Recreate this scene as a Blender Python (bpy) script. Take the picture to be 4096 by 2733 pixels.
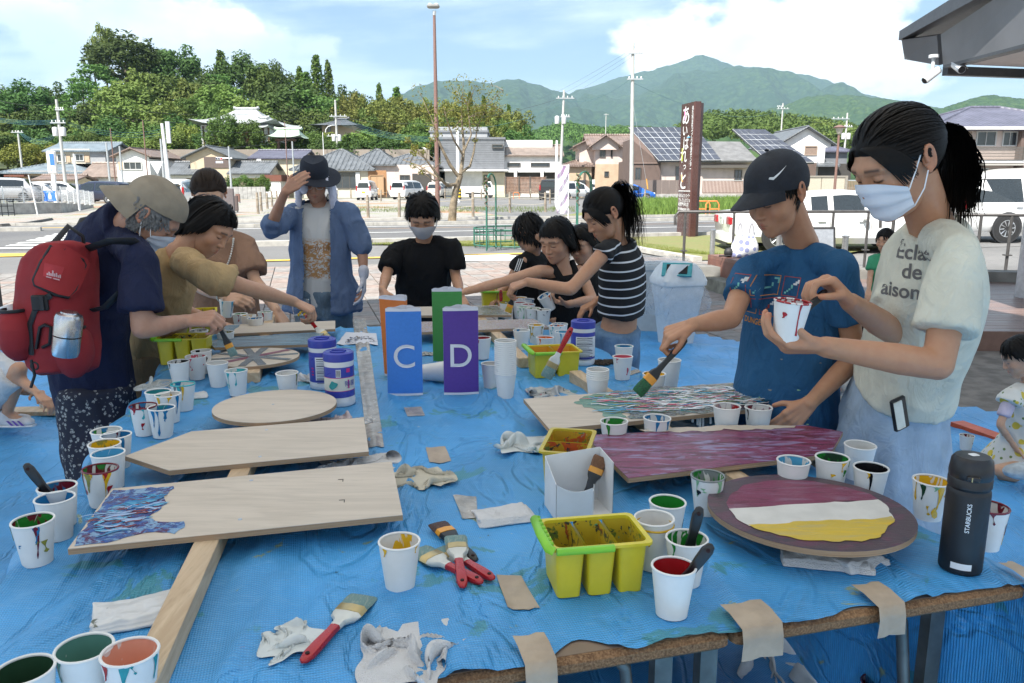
import bpy,bmesh,math,random
from math import cos,sin,pi,atan2,sqrt
import numpy as np
from mathutils import Vector,Matrix
from mathutils.bvhtree import BVHTree
R=math.radians
for o in list(bpy.data.objects):bpy.data.objects.remove(o)
scene=bpy.context.scene
COL=scene.collection
# ------------------------------------------------------------------ camera
F,CX,CY,CAMZ=3137.0,2048.0,1366.5,1.40
TH=math.atan((CY-740.0)/F)
cam=bpy.data.cameras.new('camera');camo=bpy.data.objects.new('camera',cam);COL.objects.link(camo)
cam.sensor_width=36.0;cam.lens=36.0*F/4096.0;cam.clip_start=.05;cam.clip_end=30000
camo.location=(0,0,CAMZ);camo.rotation_euler=(pi/2-TH,0,0)
scene.camera=camo
scene.render.resolution_x,scene.render.resolution_y=1024,683
# ------------------------------------------------------------------ light
Cm,Dk=52.0,212.0
world=bpy.data.worlds.new('World');scene.world=world;world.use_nodes=True
sun=bpy.data.lights.new('sun','SUN');suno=bpy.data.objects.new('sun',sun);COL.objects.link(suno)
sun.energy=4.4;sun.angle=R(.53);sun.color=(1.0,.955,.88)
_sd=Vector((sin(R(Dk))*cos(R(Cm)),cos(R(Dk))*cos(R(Cm)),sin(R(Cm))))
suno.rotation_euler=_sd.to_track_quat('Z','Y').to_euler();suno.location=(-20,-30,60)
vs=scene.view_settings
vs.view_transform='Standard';vs.look='None';vs.gamma=1.0;vs.use_curve_mapping=False
vs.exposure=1.4
def Dj():
 nt=world.node_tree;N,L=nt.nodes,nt.links;N.clear()
 out=N.new('ShaderNodeOutputWorld');bg=N.new('ShaderNodeBackground');bg.inputs['Strength'].default_value=.058
 sky=N.new('ShaderNodeTexSky');sky.sky_type='NISHITA';sky.sun_disc=False
 sky.sun_elevation=R(Cm);sky.sun_rotation=R(Dk);sky.altitude=20;sky.air_density=1.0
 sky.dust_density=.25;sky.ozone_density=2.0
 tc=N.new('ShaderNodeTexCoord');sep=N.new('ShaderNodeSeparateXYZ');L.new(tc.outputs['Generated'],sep.inputs[0])
 def mth(op,a,b=None,clamp=False):
  n=N.new('ShaderNodeMath');n.operation=op;n.use_clamp=clamp
  for i,x in enumerate((a,b)):
   if x is None:continue
   if isinstance(x,(int,float)):n.inputs[i].default_value=x
   else:L.new(x,n.inputs[i])
  return n.outputs[0]
 def ramp(x,a,b):
  n=N.new('ShaderNodeMapRange');n.interpolation_type='SMOOTHSTEP';L.new(x,n.inputs[0])
  n.inputs[1].default_value=a;n.inputs[2].default_value=b;return n.outputs[0]
 zz=mth('ADD',mth('MAXIMUM',sep.outputs[2],.0),.16)
 comb=N.new('ShaderNodeCombineXYZ');L.new(mth('DIVIDE',sep.outputs[0],zz),comb.inputs[0]);L.new(mth('DIVIDE',sep.outputs[1],zz),comb.inputs[1])
 mp=N.new('ShaderNodeMapping');mp.inputs['Scale'].default_value=(.55,1.0,1.0);mp.inputs['Location'].default_value=(.85,3.4,0);L.new(comb.outputs[0],mp.inputs[0])
 n1=N.new('ShaderNodeTexNoise');n1.inputs['Scale'].default_value=1.15;n1.inputs['Detail'].default_value=9;n1.inputs['Roughness'].default_value=.60;n1.inputs['Distortion'].default_value=.25
 L.new(mp.outputs[0],n1.inputs['Vector'])
 thin=mth('MULTIPLY',ramp(n1.outputs['Fac'],.44,.66),.85)
 mp2=N.new('ShaderNodeMapping');mp2.inputs['Scale'].default_value=(1.0,1.0,1.7);mp2.inputs['Location'].default_value=CLOUD_OFF;L.new(tc.outputs['Generated'],mp2.inputs[0])
 n2=N.new('ShaderNodeTexNoise');n2.inputs['Scale'].default_value=3.1;n2.inputs['Detail'].default_value=10;n2.inputs['Roughness'].default_value=.55
 L.new(mp2.outputs[0],n2.inputs['Vector'])
 heap=ramp(n2.outputs['Fac'],.545,.59)
 n3=N.new('ShaderNodeTexNoise');n3.inputs['Scale'].default_value=5.0;n3.inputs['Detail'].default_value=6;L.new(mp2.outputs[0],n3.inputs['Vector'])
 shade=ramp(n3.outputs['Fac'],.35,.62)
 mixc=N.new('ShaderNodeMix');mixc.data_type='RGBA';mixc.inputs[6].default_value=(7.0,8.0,9.2,1);mixc.inputs[7].default_value=(13.0,13.0,13.0,1)
 L.new(shade,mixc.inputs[0])
 a=N.new('ShaderNodeMix');a.data_type='RGBA';L.new(thin,a.inputs[0]);L.new(sky.outputs[0],a.inputs[6]);a.inputs[7].default_value=(8.6,9.6,10.4,1)
 b=N.new('ShaderNodeMix');b.data_type='RGBA';L.new(heap,b.inputs[0]);L.new(a.outputs[2],b.inputs[6]);L.new(mixc.outputs[2],b.inputs[7])
 L.new(b.outputs[2],bg.inputs['Color']);L.new(bg.outputs[0],out.inputs[0])
CLOUD_OFF=(6.68,5.5,.66)
Dj()
scene.cycles.use_denoising=True
try:scene.cycles.denoiser='OPENIMAGEDENOISE'
except Exception:pass
scene.cycles.max_bounces=8;scene.cycles.diffuse_bounces=4;scene.cycles.glossy_bounces=4
scene.cycles.transmission_bounces=6;scene.cycles.transparent_max_bounces=12;scene.cycles.volume_bounces=0
scene.cycles.sample_clamp_indirect=6.0
# ------------------------------------------------------------------ photo pixel -> place
_c,_s=cos(TH),sin(TH)
def ray(px,py):
 u,v=(px-CX)/F,(CY-py)/F
 return Vector((u,_c+v*_s,-_s+v*_c))
def onz(px,py,z=.0):
 r=ray(px,py);return Vector((0,0,CAMZ))+r*((z-CAMZ)/r.z)
def aty(px,py,y):
 r=ray(px,py);return Vector((0,0,CAMZ))+r*(y/r.y)
# ------------------------------------------------------------------ noise
def _hash(ix,iy,iz,seed):
 n=(ix*374761393+iy*668265263+iz*2147483647+seed*1274126177)&0xFFFFFFFF
 n=((n^(n>>13))*1274126177)&0xFFFFFFFF
 return((n^(n>>16))&0xFFFF)/65535.0
def Ap(p,seed=0):
 p=np.asarray(p,float);i=np.floor(p).astype(np.int64);f=p-i;f=f*f*(3-2*f)
 r=0
 for dx in(0,1):
  wx=f[...,0]if dx else 1-f[...,0]
  for dy in(0,1):
   wy=f[...,1]if dy else 1-f[...,1]
   for dz in(0,1):
    wz=f[...,2]if dz else 1-f[...,2]
    r=r+wx*wy*wz*_hash(i[...,0]+dx,i[...,1]+dy,i[...,2]+dz,seed)
 return r*2-1
def fbm(p,oct=4,seed=0,gain=.5):
 p=np.asarray(p,float);a,r=1.0,0
 for k in range(oct):
  r=r+a*Ap(p*(2.03**k),seed+k*17);a*=gain
 return r
# ------------------------------------------------------------------ materials
MATS={}
def lin(h):
 c=[int(h[i:i+2],16)/255 for i in(1,3,5)]
 return tuple(x/12.92 if x<=.04045 else((x+.055)/1.055)**2.4 for x in c)
def rgb(c):return lin(c)if isinstance(c,str)else tuple(c)
class NT:
 def __init__(s,name):
  s.m=bpy.data.materials.new(name);s.m.use_nodes=True
  s.N,s.L=s.m.node_tree.nodes,s.m.node_tree.links
  s.b=s.N['Principled BSDF'];s.out=s.N['Material Output']
 def n(s,t,**kw):
  x=s.N.new('ShaderNode'+t)
  for k,v in kw.items():
   if k in x.inputs:x.inputs[k].default_value=v
   else:setattr(x,k,v)
  return x
 def link(s,a,b):s.L.new(a,b)
 def co(s,scale=(1,1,1),loc=(0,0,0),which='Object',rot=(0,0,0)):
  tc=s.n('TexCoord');mp=s.n('Mapping');mp.inputs['Scale'].default_value=scale;mp.inputs['Location'].default_value=loc;mp.inputs['Rotation'].default_value=rot
  s.link(tc.outputs[which],mp.inputs[0]);return mp.outputs[0]
 def noise(s,vec,scale,detail=4,rough=.55,dist=0):
  x=s.n('TexNoise');x.inputs['Scale'].default_value=scale;x.inputs['Detail'].default_value=detail;x.inputs['Roughness'].default_value=rough;x.inputs['Distortion'].default_value=dist
  s.link(vec,x.inputs['Vector']);return x.outputs['Fac']
 def math(s,op,a,b=None,clamp=False):
  x=s.n('Math');x.operation=op;x.use_clamp=clamp
  for i,q in enumerate((a,b)):
   if q is None:continue
   if isinstance(q,(int,float)):x.inputs[i].default_value=q
   else:s.link(q,x.inputs[i])
  return x.outputs[0]
 def ramp(s,x,a,b,smooth=True):
  r=s.n('MapRange');r.interpolation_type='SMOOTHSTEP' if smooth else 'LINEAR';s.link(x,r.inputs[0]);r.inputs[1].default_value=a;r.inputs[2].default_value=b
  return r.outputs[0]
 def mix(s,f,a,b,mode='MIX'):
  x=s.n('Mix');x.data_type='RGBA';x.blend_type=mode
  if isinstance(f,(int,float)):x.inputs[0].default_value=f
  else:s.link(f,x.inputs[0])
  for i,q in((6,a),(7,b)):
   if hasattr(q,'is_output'):s.link(q,x.inputs[i])
   else:x.inputs[i].default_value=(*rgb(q),1)
  return x.outputs[2]
 def bump(s,h,strength=.3,dist=.01,prev=None):
  x=s.n('Bump');x.inputs['Strength'].default_value=strength;x.inputs['Distance'].default_value=dist;s.link(h,x.inputs['Height'])
  if prev is not None:s.link(prev,x.inputs['Normal'])
  return x.outputs[0]
 def fin(s,col=None,rough=None,metal=None,normal=None,**kw):
  b=s.b
  for k,v in(('Base Color',col),('Roughness',rough),('Metallic',metal),('Normal',normal)):
   if v is None:continue
   if hasattr(v,'is_output'):s.link(v,b.inputs[k])
   elif k=='Base Color':b.inputs[k].default_value=(*rgb(v),1)
   else:b.inputs[k].default_value=v
  for k,v in kw.items():
   b.inputs[k.replace('_',' ')].default_value=v
  return s.m
def M(name,col=(.5,.5,.5),rough=.6,metal=.0,var=.14,vs=18.0,bump=.0,bs=150.0,spec=.5,**kw):
 if name in MATS:return MATS[name]
 t=NT(name);c=rgb(col);v=t.co()
 n=t.noise(v,vs,5);lo=tuple(x*(1-var)for x in c);hi=tuple(min(1,x*(1+var*.8))for x in c)
 cc=t.mix(t.ramp(n,.3,.7),lo,hi)
 nm=None
 if bump:nm=t.bump(t.noise(v,bs,3),bump,.004)
 rr=t.math('ADD',t.math('MULTIPLY',t.noise(v,vs*2.3,3),.16),rough-.08)
 MATS[name]=t.fin(cc,rr,metal,nm,Specular_IOR_Level=spec,**kw)
 return MATS[name]
def M_attr(name,rough=.5,sub=.0,bump=.0,bs=400):
 if name in MATS:return MATS[name]
 t=NT(name);a=t.n('Attribute');a.attribute_name='Col'
 v=t.co();n=t.noise(v,60,4)
 cc=t.mix(t.ramp(n,.25,.75),a.outputs['Color'],a.outputs['Color'])
 mm=t.mix(.16,a.outputs['Color'],t.mix(t.ramp(n,.3,.7),(.75,.7,.7),(1,1,1)),'MULTIPLY')
 nm=t.bump(t.noise(v,bs,3),bump,.002)if bump else None
 MATS[name]=t.fin(mm,rough,None,nm)
 if sub:
  t.b.inputs['Subsurface Weight'].default_value=sub;t.b.inputs['Subsurface Radius'].default_value=(.012,.005,.003)
  t.b.inputs['Subsurface Scale'].default_value=1.0
 return MATS[name]
# ------------------------------------------------------------------ mesh building
def basis(z,x=None):
 z=Vector(z).normalized()
 if x is None:x=Vector((1,0,0))if abs(z.x)<.9 else Vector((0,1,0))
 x=Vector(x);x=(x-z*x.dot(z)).normalized();y=z.cross(x)
 return Matrix((x,y,z)).transposed()
class MB:
 def __init__(s):s.v=[];s.f=[];s.m=[]
 def add(s,vs,fs,mi=0,T=None):
  o=len(s.v)
  if T is not None:vs=[T@Vector(p)for p in vs]
  s.v.extend([tuple(p)for p in vs]);s.f.extend([tuple(i+o for i in f)for f in fs]);s.m.extend([mi]*len(fs));return s
 def box(s,c,d,rz=.0,mi=0,T=None,taper=1.0):
  x,y,z=d[0]/2,d[1]/2,d[2]/2;ca,sa=cos(rz),sin(rz);vs=[]
  for k in(-1,1):
   q=taper if k>0 else 1.0
   for i,j in((-1,-1),(1,-1),(1,1),(-1,1)):
    a,b=i*x*q,j*y*q;vs.append((c[0]+a*ca-b*sa,c[1]+a*sa+b*ca,c[2]+k*z))
  return s.add(vs,[(3,2,1,0),(4,5,6,7),(0,1,5,4),(1,2,6,5),(2,3,7,6),(3,0,4,7)],mi,T)
 def rbox(s,c,d,r,rz=.0,mi=0,T=None,n=3):
  ca,sa=cos(rz),sin(rz);rings=[]
  e=min(r*.6,d[2]*.3)
  for z,ins in((-d[2]/2,e),(-d[2]/2+e,0),(d[2]/2-e,0),(d[2]/2,e)):
   ring=[];hx,hy=d[0]/2-ins,d[1]/2-ins;rr=max(1e-4,min(r,hx*.99,hy*.99))
   for q,(sx,sy)in enumerate(((1,1),(-1,1),(-1,-1),(1,-1))):
    for k in range(n+1):
     a=pi/2*(q+k/n);x=sx*(hx-rr)+rr*cos(a);y=sy*(hy-rr)+rr*sin(a)
     ring.append((c[0]+x*ca-y*sa,c[1]+x*sa+y*ca,c[2]+z))
   rings.append(ring)
  return s.loft(rings,mi=mi,T=T)
 def loft(s,rings,closed=True,caps=True,mi=0,T=None):
  n=len(rings[0]);vs=[p for r in rings for p in r];fs=[]
  for i in range(len(rings)-1):
   for j in range(n if closed else n-1):
    k=(j+1)%n;fs.append((i*n+j,i*n+k,(i+1)*n+k,(i+1)*n+j))
  if caps and closed:
   fs.append(tuple(range(n-1,-1,-1)));o=(len(rings)-1)*n;fs.append(tuple(range(o,o+n)))
  return s.add(vs,fs,mi,T)
 def tube(s,pts,r,n=8,caps=True,mi=0,T=None,flat=1.0,up=None):
  pts=[Vector(p)for p in pts];rs=r if hasattr(r,'__len__')else[r]*len(pts);rings=[];px=up
  for i,p in enumerate(pts):
   d=(pts[min(i+1,len(pts)-1)]-pts[max(i-1,0)])
   if d.length<1e-9:d=Vector((0,0,1))
   B=basis(d,px);px=B.col[0]
   rings.append([tuple(p+B@Vector((cos(2*pi*k/n)*rs[i],sin(2*pi*k/n)*rs[i]*flat,0)))for k in range(n)])
  return s.loft(rings,caps=caps,mi=mi,T=T)
 def lathe(s,prof,n=24,c=(0,0,0),mi=0,T=None,caps=True,sx=1.0,sy=1.0):
  rings=[[(c[0]+r*cos(2*pi*k/n)*sx,c[1]+r*sin(2*pi*k/n)*sy,c[2]+z)for k in range(n)]for r,z in prof]
  return s.loft(rings,caps=caps,mi=mi,T=T)
 def prism(s,outline,z0,z1,mi=0,T=None):
  n=len(outline);vs=[(x,y,z0)for x,y in outline]+[(x,y,z1)for x,y in outline]
  return s.add(vs,[tuple(range(n-1,-1,-1)),tuple(range(n,2*n))]+[(i,(i+1)%n,n+(i+1)%n,n+i)for i in range(n)],mi,T)
 def quad(s,a,b,c,d,mi=0):return s.add([a,b,c,d],[(0,1,2,3)],mi)
 def slab(s,q,t,mi=0):
  q=[Vector(p)for p in q];nn=(q[1]-q[0]).cross(q[3]-q[0]).normalized()
  vs=q+[p-nn*t for p in q]
  return s.add(vs,[(0,1,2,3),(7,6,5,4),(0,4,5,1),(1,5,6,2),(2,6,7,3),(3,7,4,0)],mi)
 def ell(s,c,r,n=12,mi=0,T=None,B=None):
  rings=[];c=Vector(c)
  for i in range(n//2+1):
   a=-pi/2+pi*i/(n//2);a=max(-1.5707+.02,min(1.5707-.02,a));ring=[]
   for k in range(n):
    q=Vector((r[0]*cos(a)*cos(2*pi*k/n),r[1]*cos(a)*sin(2*pi*k/n),r[2]*sin(a)))
    ring.append(tuple(c+(B@q if B is not None else q)))
   rings.append(ring)
  return s.loft(rings,mi=mi,T=T)
 def caps_(s,a,b,ra,rb,n=10,mi=0):
  a,b=Vector(a),Vector(b);d=b-a;L=d.length or 1e-6;B=basis(d);rings=[]
  for k in range(4):
   t=pi/2*(1-k/3)*.985;rings.append((a-d/L*ra*sin(t),ra*cos(t)))
  for k in range(4):
   t=pi/2*(k/3)*.985;rings.append((b+d/L*rb*sin(t),rb*cos(t)))
  return s.loft([[tuple(p+B@Vector((cos(2*pi*j/n)*r,sin(2*pi*j/n)*r,0)))for j in range(n)]for p,r in rings],mi=mi)
WMAT={}
def reg(o,parent=None,Mw=None):
 WMAT[o.name]=Mw if Mw is not None else(WMAT.get(parent.name,Matrix())if parent else Matrix())
def link(o,parent=None):
 COL.objects.link(o)
 if parent is not None:o.parent=parent
def tag(o,label=None,cat=None,group=None,kind=None):
 for k,v in(('label',label),('category',cat),('group',group),('kind',kind)):
  if v:o[k]=v
 return o
def Ad(name,label,cat,loc=(0,0,0),rz=.0,group=None):
 o=bpy.data.objects.new(name,None);COL.objects.link(o);o.empty_display_size=.1
 o.location=loc;o.rotation_euler=(0,0,rz);tag(o,label,cat,group)
 reg(o,None,Matrix.Translation(Vector(loc))@Matrix.Rotation(rz,4,'Z'));return o
def Ac(name,V,Fc,mats,parent=None,smooth=None,mi=None,col=None,local=False,attrs=None):
 me=bpy.data.meshes.new(name)
 V=np.asarray(V,dtype=float).reshape(-1,3)
 if parent is not None and not local:
  Mi=np.array(WMAT.get(parent.name,Matrix()).inverted());V=V@Mi[:3,:3].T+Mi[:3,3]
 me.from_pydata(V.tolist(),[],Fc if isinstance(Fc,list)else Fc.tolist())
 for m in(mats if isinstance(mats,(list,tuple))else[mats]):me.materials.append(m)
 if mi is not None:me.polygons.foreach_set('material_index',np.asarray(mi,dtype=np.int32))
 if smooth is not None:
  me.polygons.foreach_set('use_smooth',np.ones(len(me.polygons),dtype=bool))
  if smooth<179:me.set_sharp_from_angle(angle=R(smooth))
 if col is not None:
  a=me.color_attributes.new('Col','FLOAT_COLOR','POINT');c=np.ones((len(V),4));c[:,:3]=col;a.data.foreach_set('color',c.ravel())
 for k,arr in(attrs or{}).items():
  a=me.attributes.new(k,'FLOAT','POINT');a.data.foreach_set('value',np.asarray(arr,dtype=np.float32))
 me.update();o=bpy.data.objects.new(name,me);link(o,parent);reg(o,parent);return o
def Aa(mb,name,mats,parent=None,smooth=None,local=False,**kw):
 return Ac(name,mb.v,mb.f,mats,parent,smooth,mb.m if isinstance(mats,(list,tuple))and len(mats)>1 else None,local=local,**kw)
def Cj(o,parent=None):
 c=o.copy();COL.objects.link(c)
 if parent is not None:c.parent=parent
 for ch in list(o.children):Cj(ch,c)
 return c
def setpos(o,loc,rz=.0):
 o.location=loc;o.rotation_euler=(0,0,rz);WMAT[o.name]=Matrix.Translation(Vector(loc))@Matrix.Rotation(rz,4,'Z')
TMPS=bpy.data.scenes.new("workshop")
def Az(mb,voxel,smooth=4,fac=.5):
 me=bpy.data.meshes.new('tmp');me.from_pydata(mb.v,[],mb.f);o=bpy.data.objects.new("tmp",me);TMPS.collection.objects.link(o)
 m=o.modifiers.new('r','REMESH');m.mode='VOXEL';m.voxel_size=voxel
 if smooth:
  m=o.modifiers.new('s','SMOOTH');m.factor=fac;m.iterations=smooth
 TMPS.view_layers[0].update();dg=TMPS.view_layers[0].depsgraph;ev=o.evaluated_get(dg).to_mesh()
 V=np.empty(len(ev.vertices)*3);ev.vertices.foreach_get('co',V);V=V.reshape(-1,3)
 Fc=[tuple(p.vertices)for p in ev.polygons]
 o.evaluated_get(dg).to_mesh_clear();bpy.data.objects.remove(o);bpy.data.meshes.remove(me)
 return V,Fc
def Bt(V,Fc):
 Fq=np.array([f[:4]if len(f)>=4 else(f[0],f[1],f[2],f[2])for f in Fc]);n=np.cross(V[Fq[:,2]]-V[Fq[:,0]],V[Fq[:,3]]-V[Fq[:,1]])
 N_=np.zeros_like(V)
 for k in range(4):np.add.at(N_,Fq[:,k],n)
 return N_/(np.linalg.norm(N_,axis=1,keepdims=True)+1e-12)
def cut(V,Fc,keep):
 F2=[f for f in Fc if all(keep[i]for i in f)]
 used=np.zeros(len(V),bool)
 for f in F2:used[list(f)]=True
 idx=np.cumsum(used)-1
 return V[used],[tuple(int(idx[i])for i in f)for f in F2],used
_txt={}
def Be(s,size=1.0,bold=.0,shear=.0,align='LEFT',res=3,space=1.0):
 cu=bpy.data.curves.new('t','FONT');cu.body=s;cu.size=size;cu.offset=bold;cu.shear=shear;cu.align_x=align;cu.resolution_u=res;cu.space_character=space
 cu.fill_mode='FRONT'
 o=bpy.data.objects.new('t',cu);TMPS.collection.objects.link(o);TMPS.view_layers[0].update();dg=TMPS.view_layers[0].depsgraph;me=o.evaluated_get(dg).to_mesh()
 V=[(v.co.x,v.co.y)for v in me.vertices];Fc=[tuple(p.vertices)for p in me.polygons]
 o.evaluated_get(dg).to_mesh_clear();bpy.data.objects.remove(o);bpy.data.curves.remove(cu);return V,Fc
def Au(s,O,ux,uy,height,mat,parent,name='lettering',center=True,thick=.0015,off=.001,bold=.0,shear=.0,width=None,space=1.0):
 V,Fc=Be(s,1.0,bold,shear,space=space);ux,uy,O=Vector(ux).normalized(),Vector(uy).normalized(),Vector(O);nn=ux.cross(uy).normalized()
 A=np.array(V)if V else np.zeros((1,2));mn,mx=A.min(0),A.max(0);k=height/max(1e-6,.73);kx=k
 if width:kx=width/max(1e-6,mx[0]-mn[0])
 cxy=(mn+mx)/2 if center else np.array([0,0])
 W=[O+ux*((x-cxy[0])*kx)+uy*((y-cxy[1])*k)+nn*off for x,y in V]
 return Ac(name,W,Fc,mat,parent)
def Ba(V2,Fc,O,ux,uy,bvh,mat,parent,name,off=.0012,dist=.35,maxedge=None,col=None):
 ux,uy,O=Vector(ux).normalized(),Vector(uy).normalized(),Vector(O);nn=ux.cross(uy).normalized()
 bm=bmesh.new();vs=[bm.verts.new((x,y,0))for x,y in V2]
 for f in Fc:
  try:bm.faces.new([vs[i]for i in f])
  except ValueError:pass
 if maxedge:
  bmesh.ops.triangulate(bm,faces=bm.faces[:])
  for _ in range(4):
   es=[e for e in bm.edges if e.calc_length()>maxedge]
   if not es:break
   bmesh.ops.subdivide_edges(bm,edges=es,cuts=1);bmesh.ops.triangulate(bm,faces=[f for f in bm.faces if len(f.verts)>3])
 bm.verts.ensure_lookup_table();bm.verts.index_update();W=[];ok=[]
 for v in bm.verts:
  p=O+ux*v.co.x+uy*v.co.y;h=bvh.ray_cast(p+nn*dist,-nn,dist*2)
  if h[0]is None:W.append(p);ok.append(False)
  else:W.append(h[0]+nn*off);ok.append(True)
 F2=[tuple(v.index for v in f.verts)for f in bm.faces if all(ok[v.index]for v in f.verts)];bm.free()
 if not F2:return None
 return Ac(name,W,F2,mat,parent,smooth=180)
def hx(c):return c
rnd=random.Random(7)
# ================================================================== the setting
def frame(deg):
 a=R(deg);return Vector((cos(a),sin(a),0)),Vector((-sin(a),cos(a),0))
RA,RN=frame(18)
BA,BN=frame(15)
def rd(t,d,z=.0):p=RA*t+RN*d;return(p.x,p.y,z)
def bd(t,d,z=.0):p=BA*t+BN*d;return(p.x,p.y,z)
def Bo(name,c1,c2,c3,s1,s2,bump,rough=.9,dist=.02,bs=None):
 t=NT(name);v=t.co(which='Object');a=t.noise(v,s1,6);b=t.noise(v,s2,8,.65)
 c=t.mix(t.ramp(a,.35,.65),c1,c2);c=t.mix(t.ramp(b,.48,.75),c,c3)
 return t.fin(c,rough,None,t.bump(t.noise(v,bs or s2*3,6,.7),bump,dist))
M_ASPH=Bo('asphalt',(.105,.105,.108),(.14,.138,.135),(.17,.165,.16),.25,9.0,.35)
Br=Bo('asphalt_pale',(.15,.147,.143),(.19,.185,.18),(.13,.13,.13),.3,7.0,.3)
M_EARTH=Bo('earth',(.17,.16,.12),(.20,.20,.13),(.12,.16,.06),.08,1.5,.5)
def Di():
 t=NT('gravel');v=t.co();a=t.noise(v,.16,6,.6);b=t.noise(v,14,8,.75);g=t.noise(v,.42,5,.6)
 c=t.mix(t.ramp(b,.3,.7),(.24,.225,.205),(.40,.38,.35));c=t.mix(t.ramp(a,.53,.62),c,(.36,.21,.13));c=t.mix(t.math('MULTIPLY',t.ramp(g,.53,.66),.7),c,(.20,.24,.08))
 return t.fin(c,.95,None,t.bump(b,.9,.05))
M_GRAVEL=Di()
def grass_mat(name,a,b,c):
 t=NT(name);v=t.co();n1=t.noise(v,1.6,5);n2=t.noise(v,22,6,.7)
 cc=t.mix(t.ramp(n1,.35,.65),a,b);cc=t.mix(t.ramp(n2,.45,.7),cc,c)
 return t.fin(cc,.9,None,t.bump(n2,.8,.04))
M_LAWN=grass_mat('lawn_grass',(.20,.19,.075),(.17,.20,.06),(.26,.23,.10))
M_LINE=M('road_paint',(.72,.72,.70),.7,var=.12,vs=3)
Bv=M('yellow_road_paint',(.62,.40,.07),.7,var=.2,vs=4)
Dd=M('kerb_concrete',(.42,.40,.36),.85,var=.2,vs=4,bump=.4,bs=60)
Ca=M('grey_concrete',(.34,.335,.32),.85,var=.25,vs=3,bump=.4,bs=40)
def Bh(name,pts,mat,z,kind='structure',nx=None):
 mb=MB();mb.add([(p[0],p[1],z)for p in pts],[tuple(range(len(pts)))]);o=Aa(mb,name,mat);o['kind']=kind;return o
Bh('ground',[(-9000,-600),(9000,-600),(9000,12000),(-9000,12000)],M_EARTH,-.05)
Bh('plaza',[bd(-40,-14),bd(40,-14),bd(40,16),bd(-40,16)],Br,-.03)
Bh('pavement',[rd(-90,14.0),rd(90,14.0),rd(90,19.7),rd(-90,19.7)],Br,-.022)
Bh('road',[rd(-160,19.7),rd(160,19.7),rd(160,28.2),rd(-160,28.2)],M_ASPH,-.018)
Bh('side_road',[rd(-44,28.2),rd(-13.5,28.2),rd(-17,40),rd(-21,70),rd(-34,100),rd(-60,100),rd(-60,45),rd(-34,34)],Br,-.014)
Bh('pavement',[rd(-12.5,28.2),rd(150,28.2),rd(150,32.0),rd(-14.5,32.0)],Br,-.012)
Bh('gravel_lot',[rd(-14.8,32.0),rd(10.8,32.0),rd(14,84),rd(-19,84)],M_GRAVEL,-.01)
Bh('car_park',[rd(10.8,34),rd(140,30),rd(140,110),rd(14,84)],Br,-.012)
def Bu(pts,mat=M_LINE,name='road_marking'):
 Bh(name,pts,mat,-.006)
def Bi(t0,t1,d,w,mat=M_LINE):Bu([rd(t0,d-w/2),rd(t1,d-w/2),rd(t1,d+w/2),rd(t0,d+w/2)],mat)
for t0,t1 in((-100,-9.2),(-1.2,150)):Bi(t0,t1,21.2,.18)
Bi(1.5,150,23.9,.17);Bi(-100,-22,23.9,.17)
for t0,t1 in((-4.2,150),(-100,-46)):Bi(t0,t1,27.3,.18)
Bi(1.0,120,26.0,.10,M('faded_orange_paint',(.42,.24,.12),.8,var=.3,vs=2))
for k in range(8):Bi(-5.6,-2.2,20.5+k*.92,.46)
for k in range(9):
 t=-19-k*1.5;Bu([rd(t,24.2),rd(t+.75,24.2),rd(t-.6,27.6),rd(t-1.35,27.6)])
Bi(-46,-18.5,28.9,.22);Bi(-24,-12.6,23.0,.25)
Bi(-90,-7.2,17.0,.30,Bv);Bi(-1.0,14,15.6,.28,Bv);Bi(-11.5,60,30.0,.26,Bv);Bi(-34,-20,33.5,.3,Bv)
Bu([rd(-6.2,18.1),rd(-1.6,18.1),rd(-1.6,18.9),rd(-6.2,18.9)],Bv)
Bu([rd(-7.6,15.1),rd(-5.4,15.1),rd(-5.4,15.24),rd(-7.6,15.24)])
p0=onz(1980,1030);Bu([(p0.x-.55,p0.y-.7),(p0.x+.9,p0.y-.55),(p0.x+.25,p0.y+.75),(p0.x-.75,p0.y+.7)],name='painted_square')
def kerb(t0,t1,d,h=.12,w=.22,seg=2.0):
 n=max(1,round((t1-t0)/seg));root=None
 for k in range(n):
  a=t0+(t1-t0)*k/n;b=t0+(t1-t0)*(k+1)/n-.012
  mb=MB();q=[rd(a,d),rd(b,d),rd(b,d+w),rd(a,d+w)]
  mb.add([(p[0],p[1],-.05)for p in q]+[(p[0],p[1],h)for p in q],[(3,2,1,0),(4,5,6,7),(0,1,5,4),(1,2,6,5),(2,3,7,6),(3,0,4,7)])
  if root is None:root=Aa(mb,'kerb',Dd);root['kind']='structure'
  else:Aa(mb,'kerb_stone',Dd,root)
kerb(-60,-7.0,19.45);kerb(-1.2,40,19.45,.10);kerb(-12.5,-6.4,28.2,.1);kerb(-2.0,60,28.2,.1);kerb(-12.0,60,31.9,.08)
# left island kerb with dark stones
mb=MB();a,b=onz(0,905),onz(205,880);mb.tube([a,onz(110,897),b],.09,6);o=Aa(mb,'island_kerb',M('dark_kerb',(.09,.085,.08),.9));o['kind']='structure'
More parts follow.
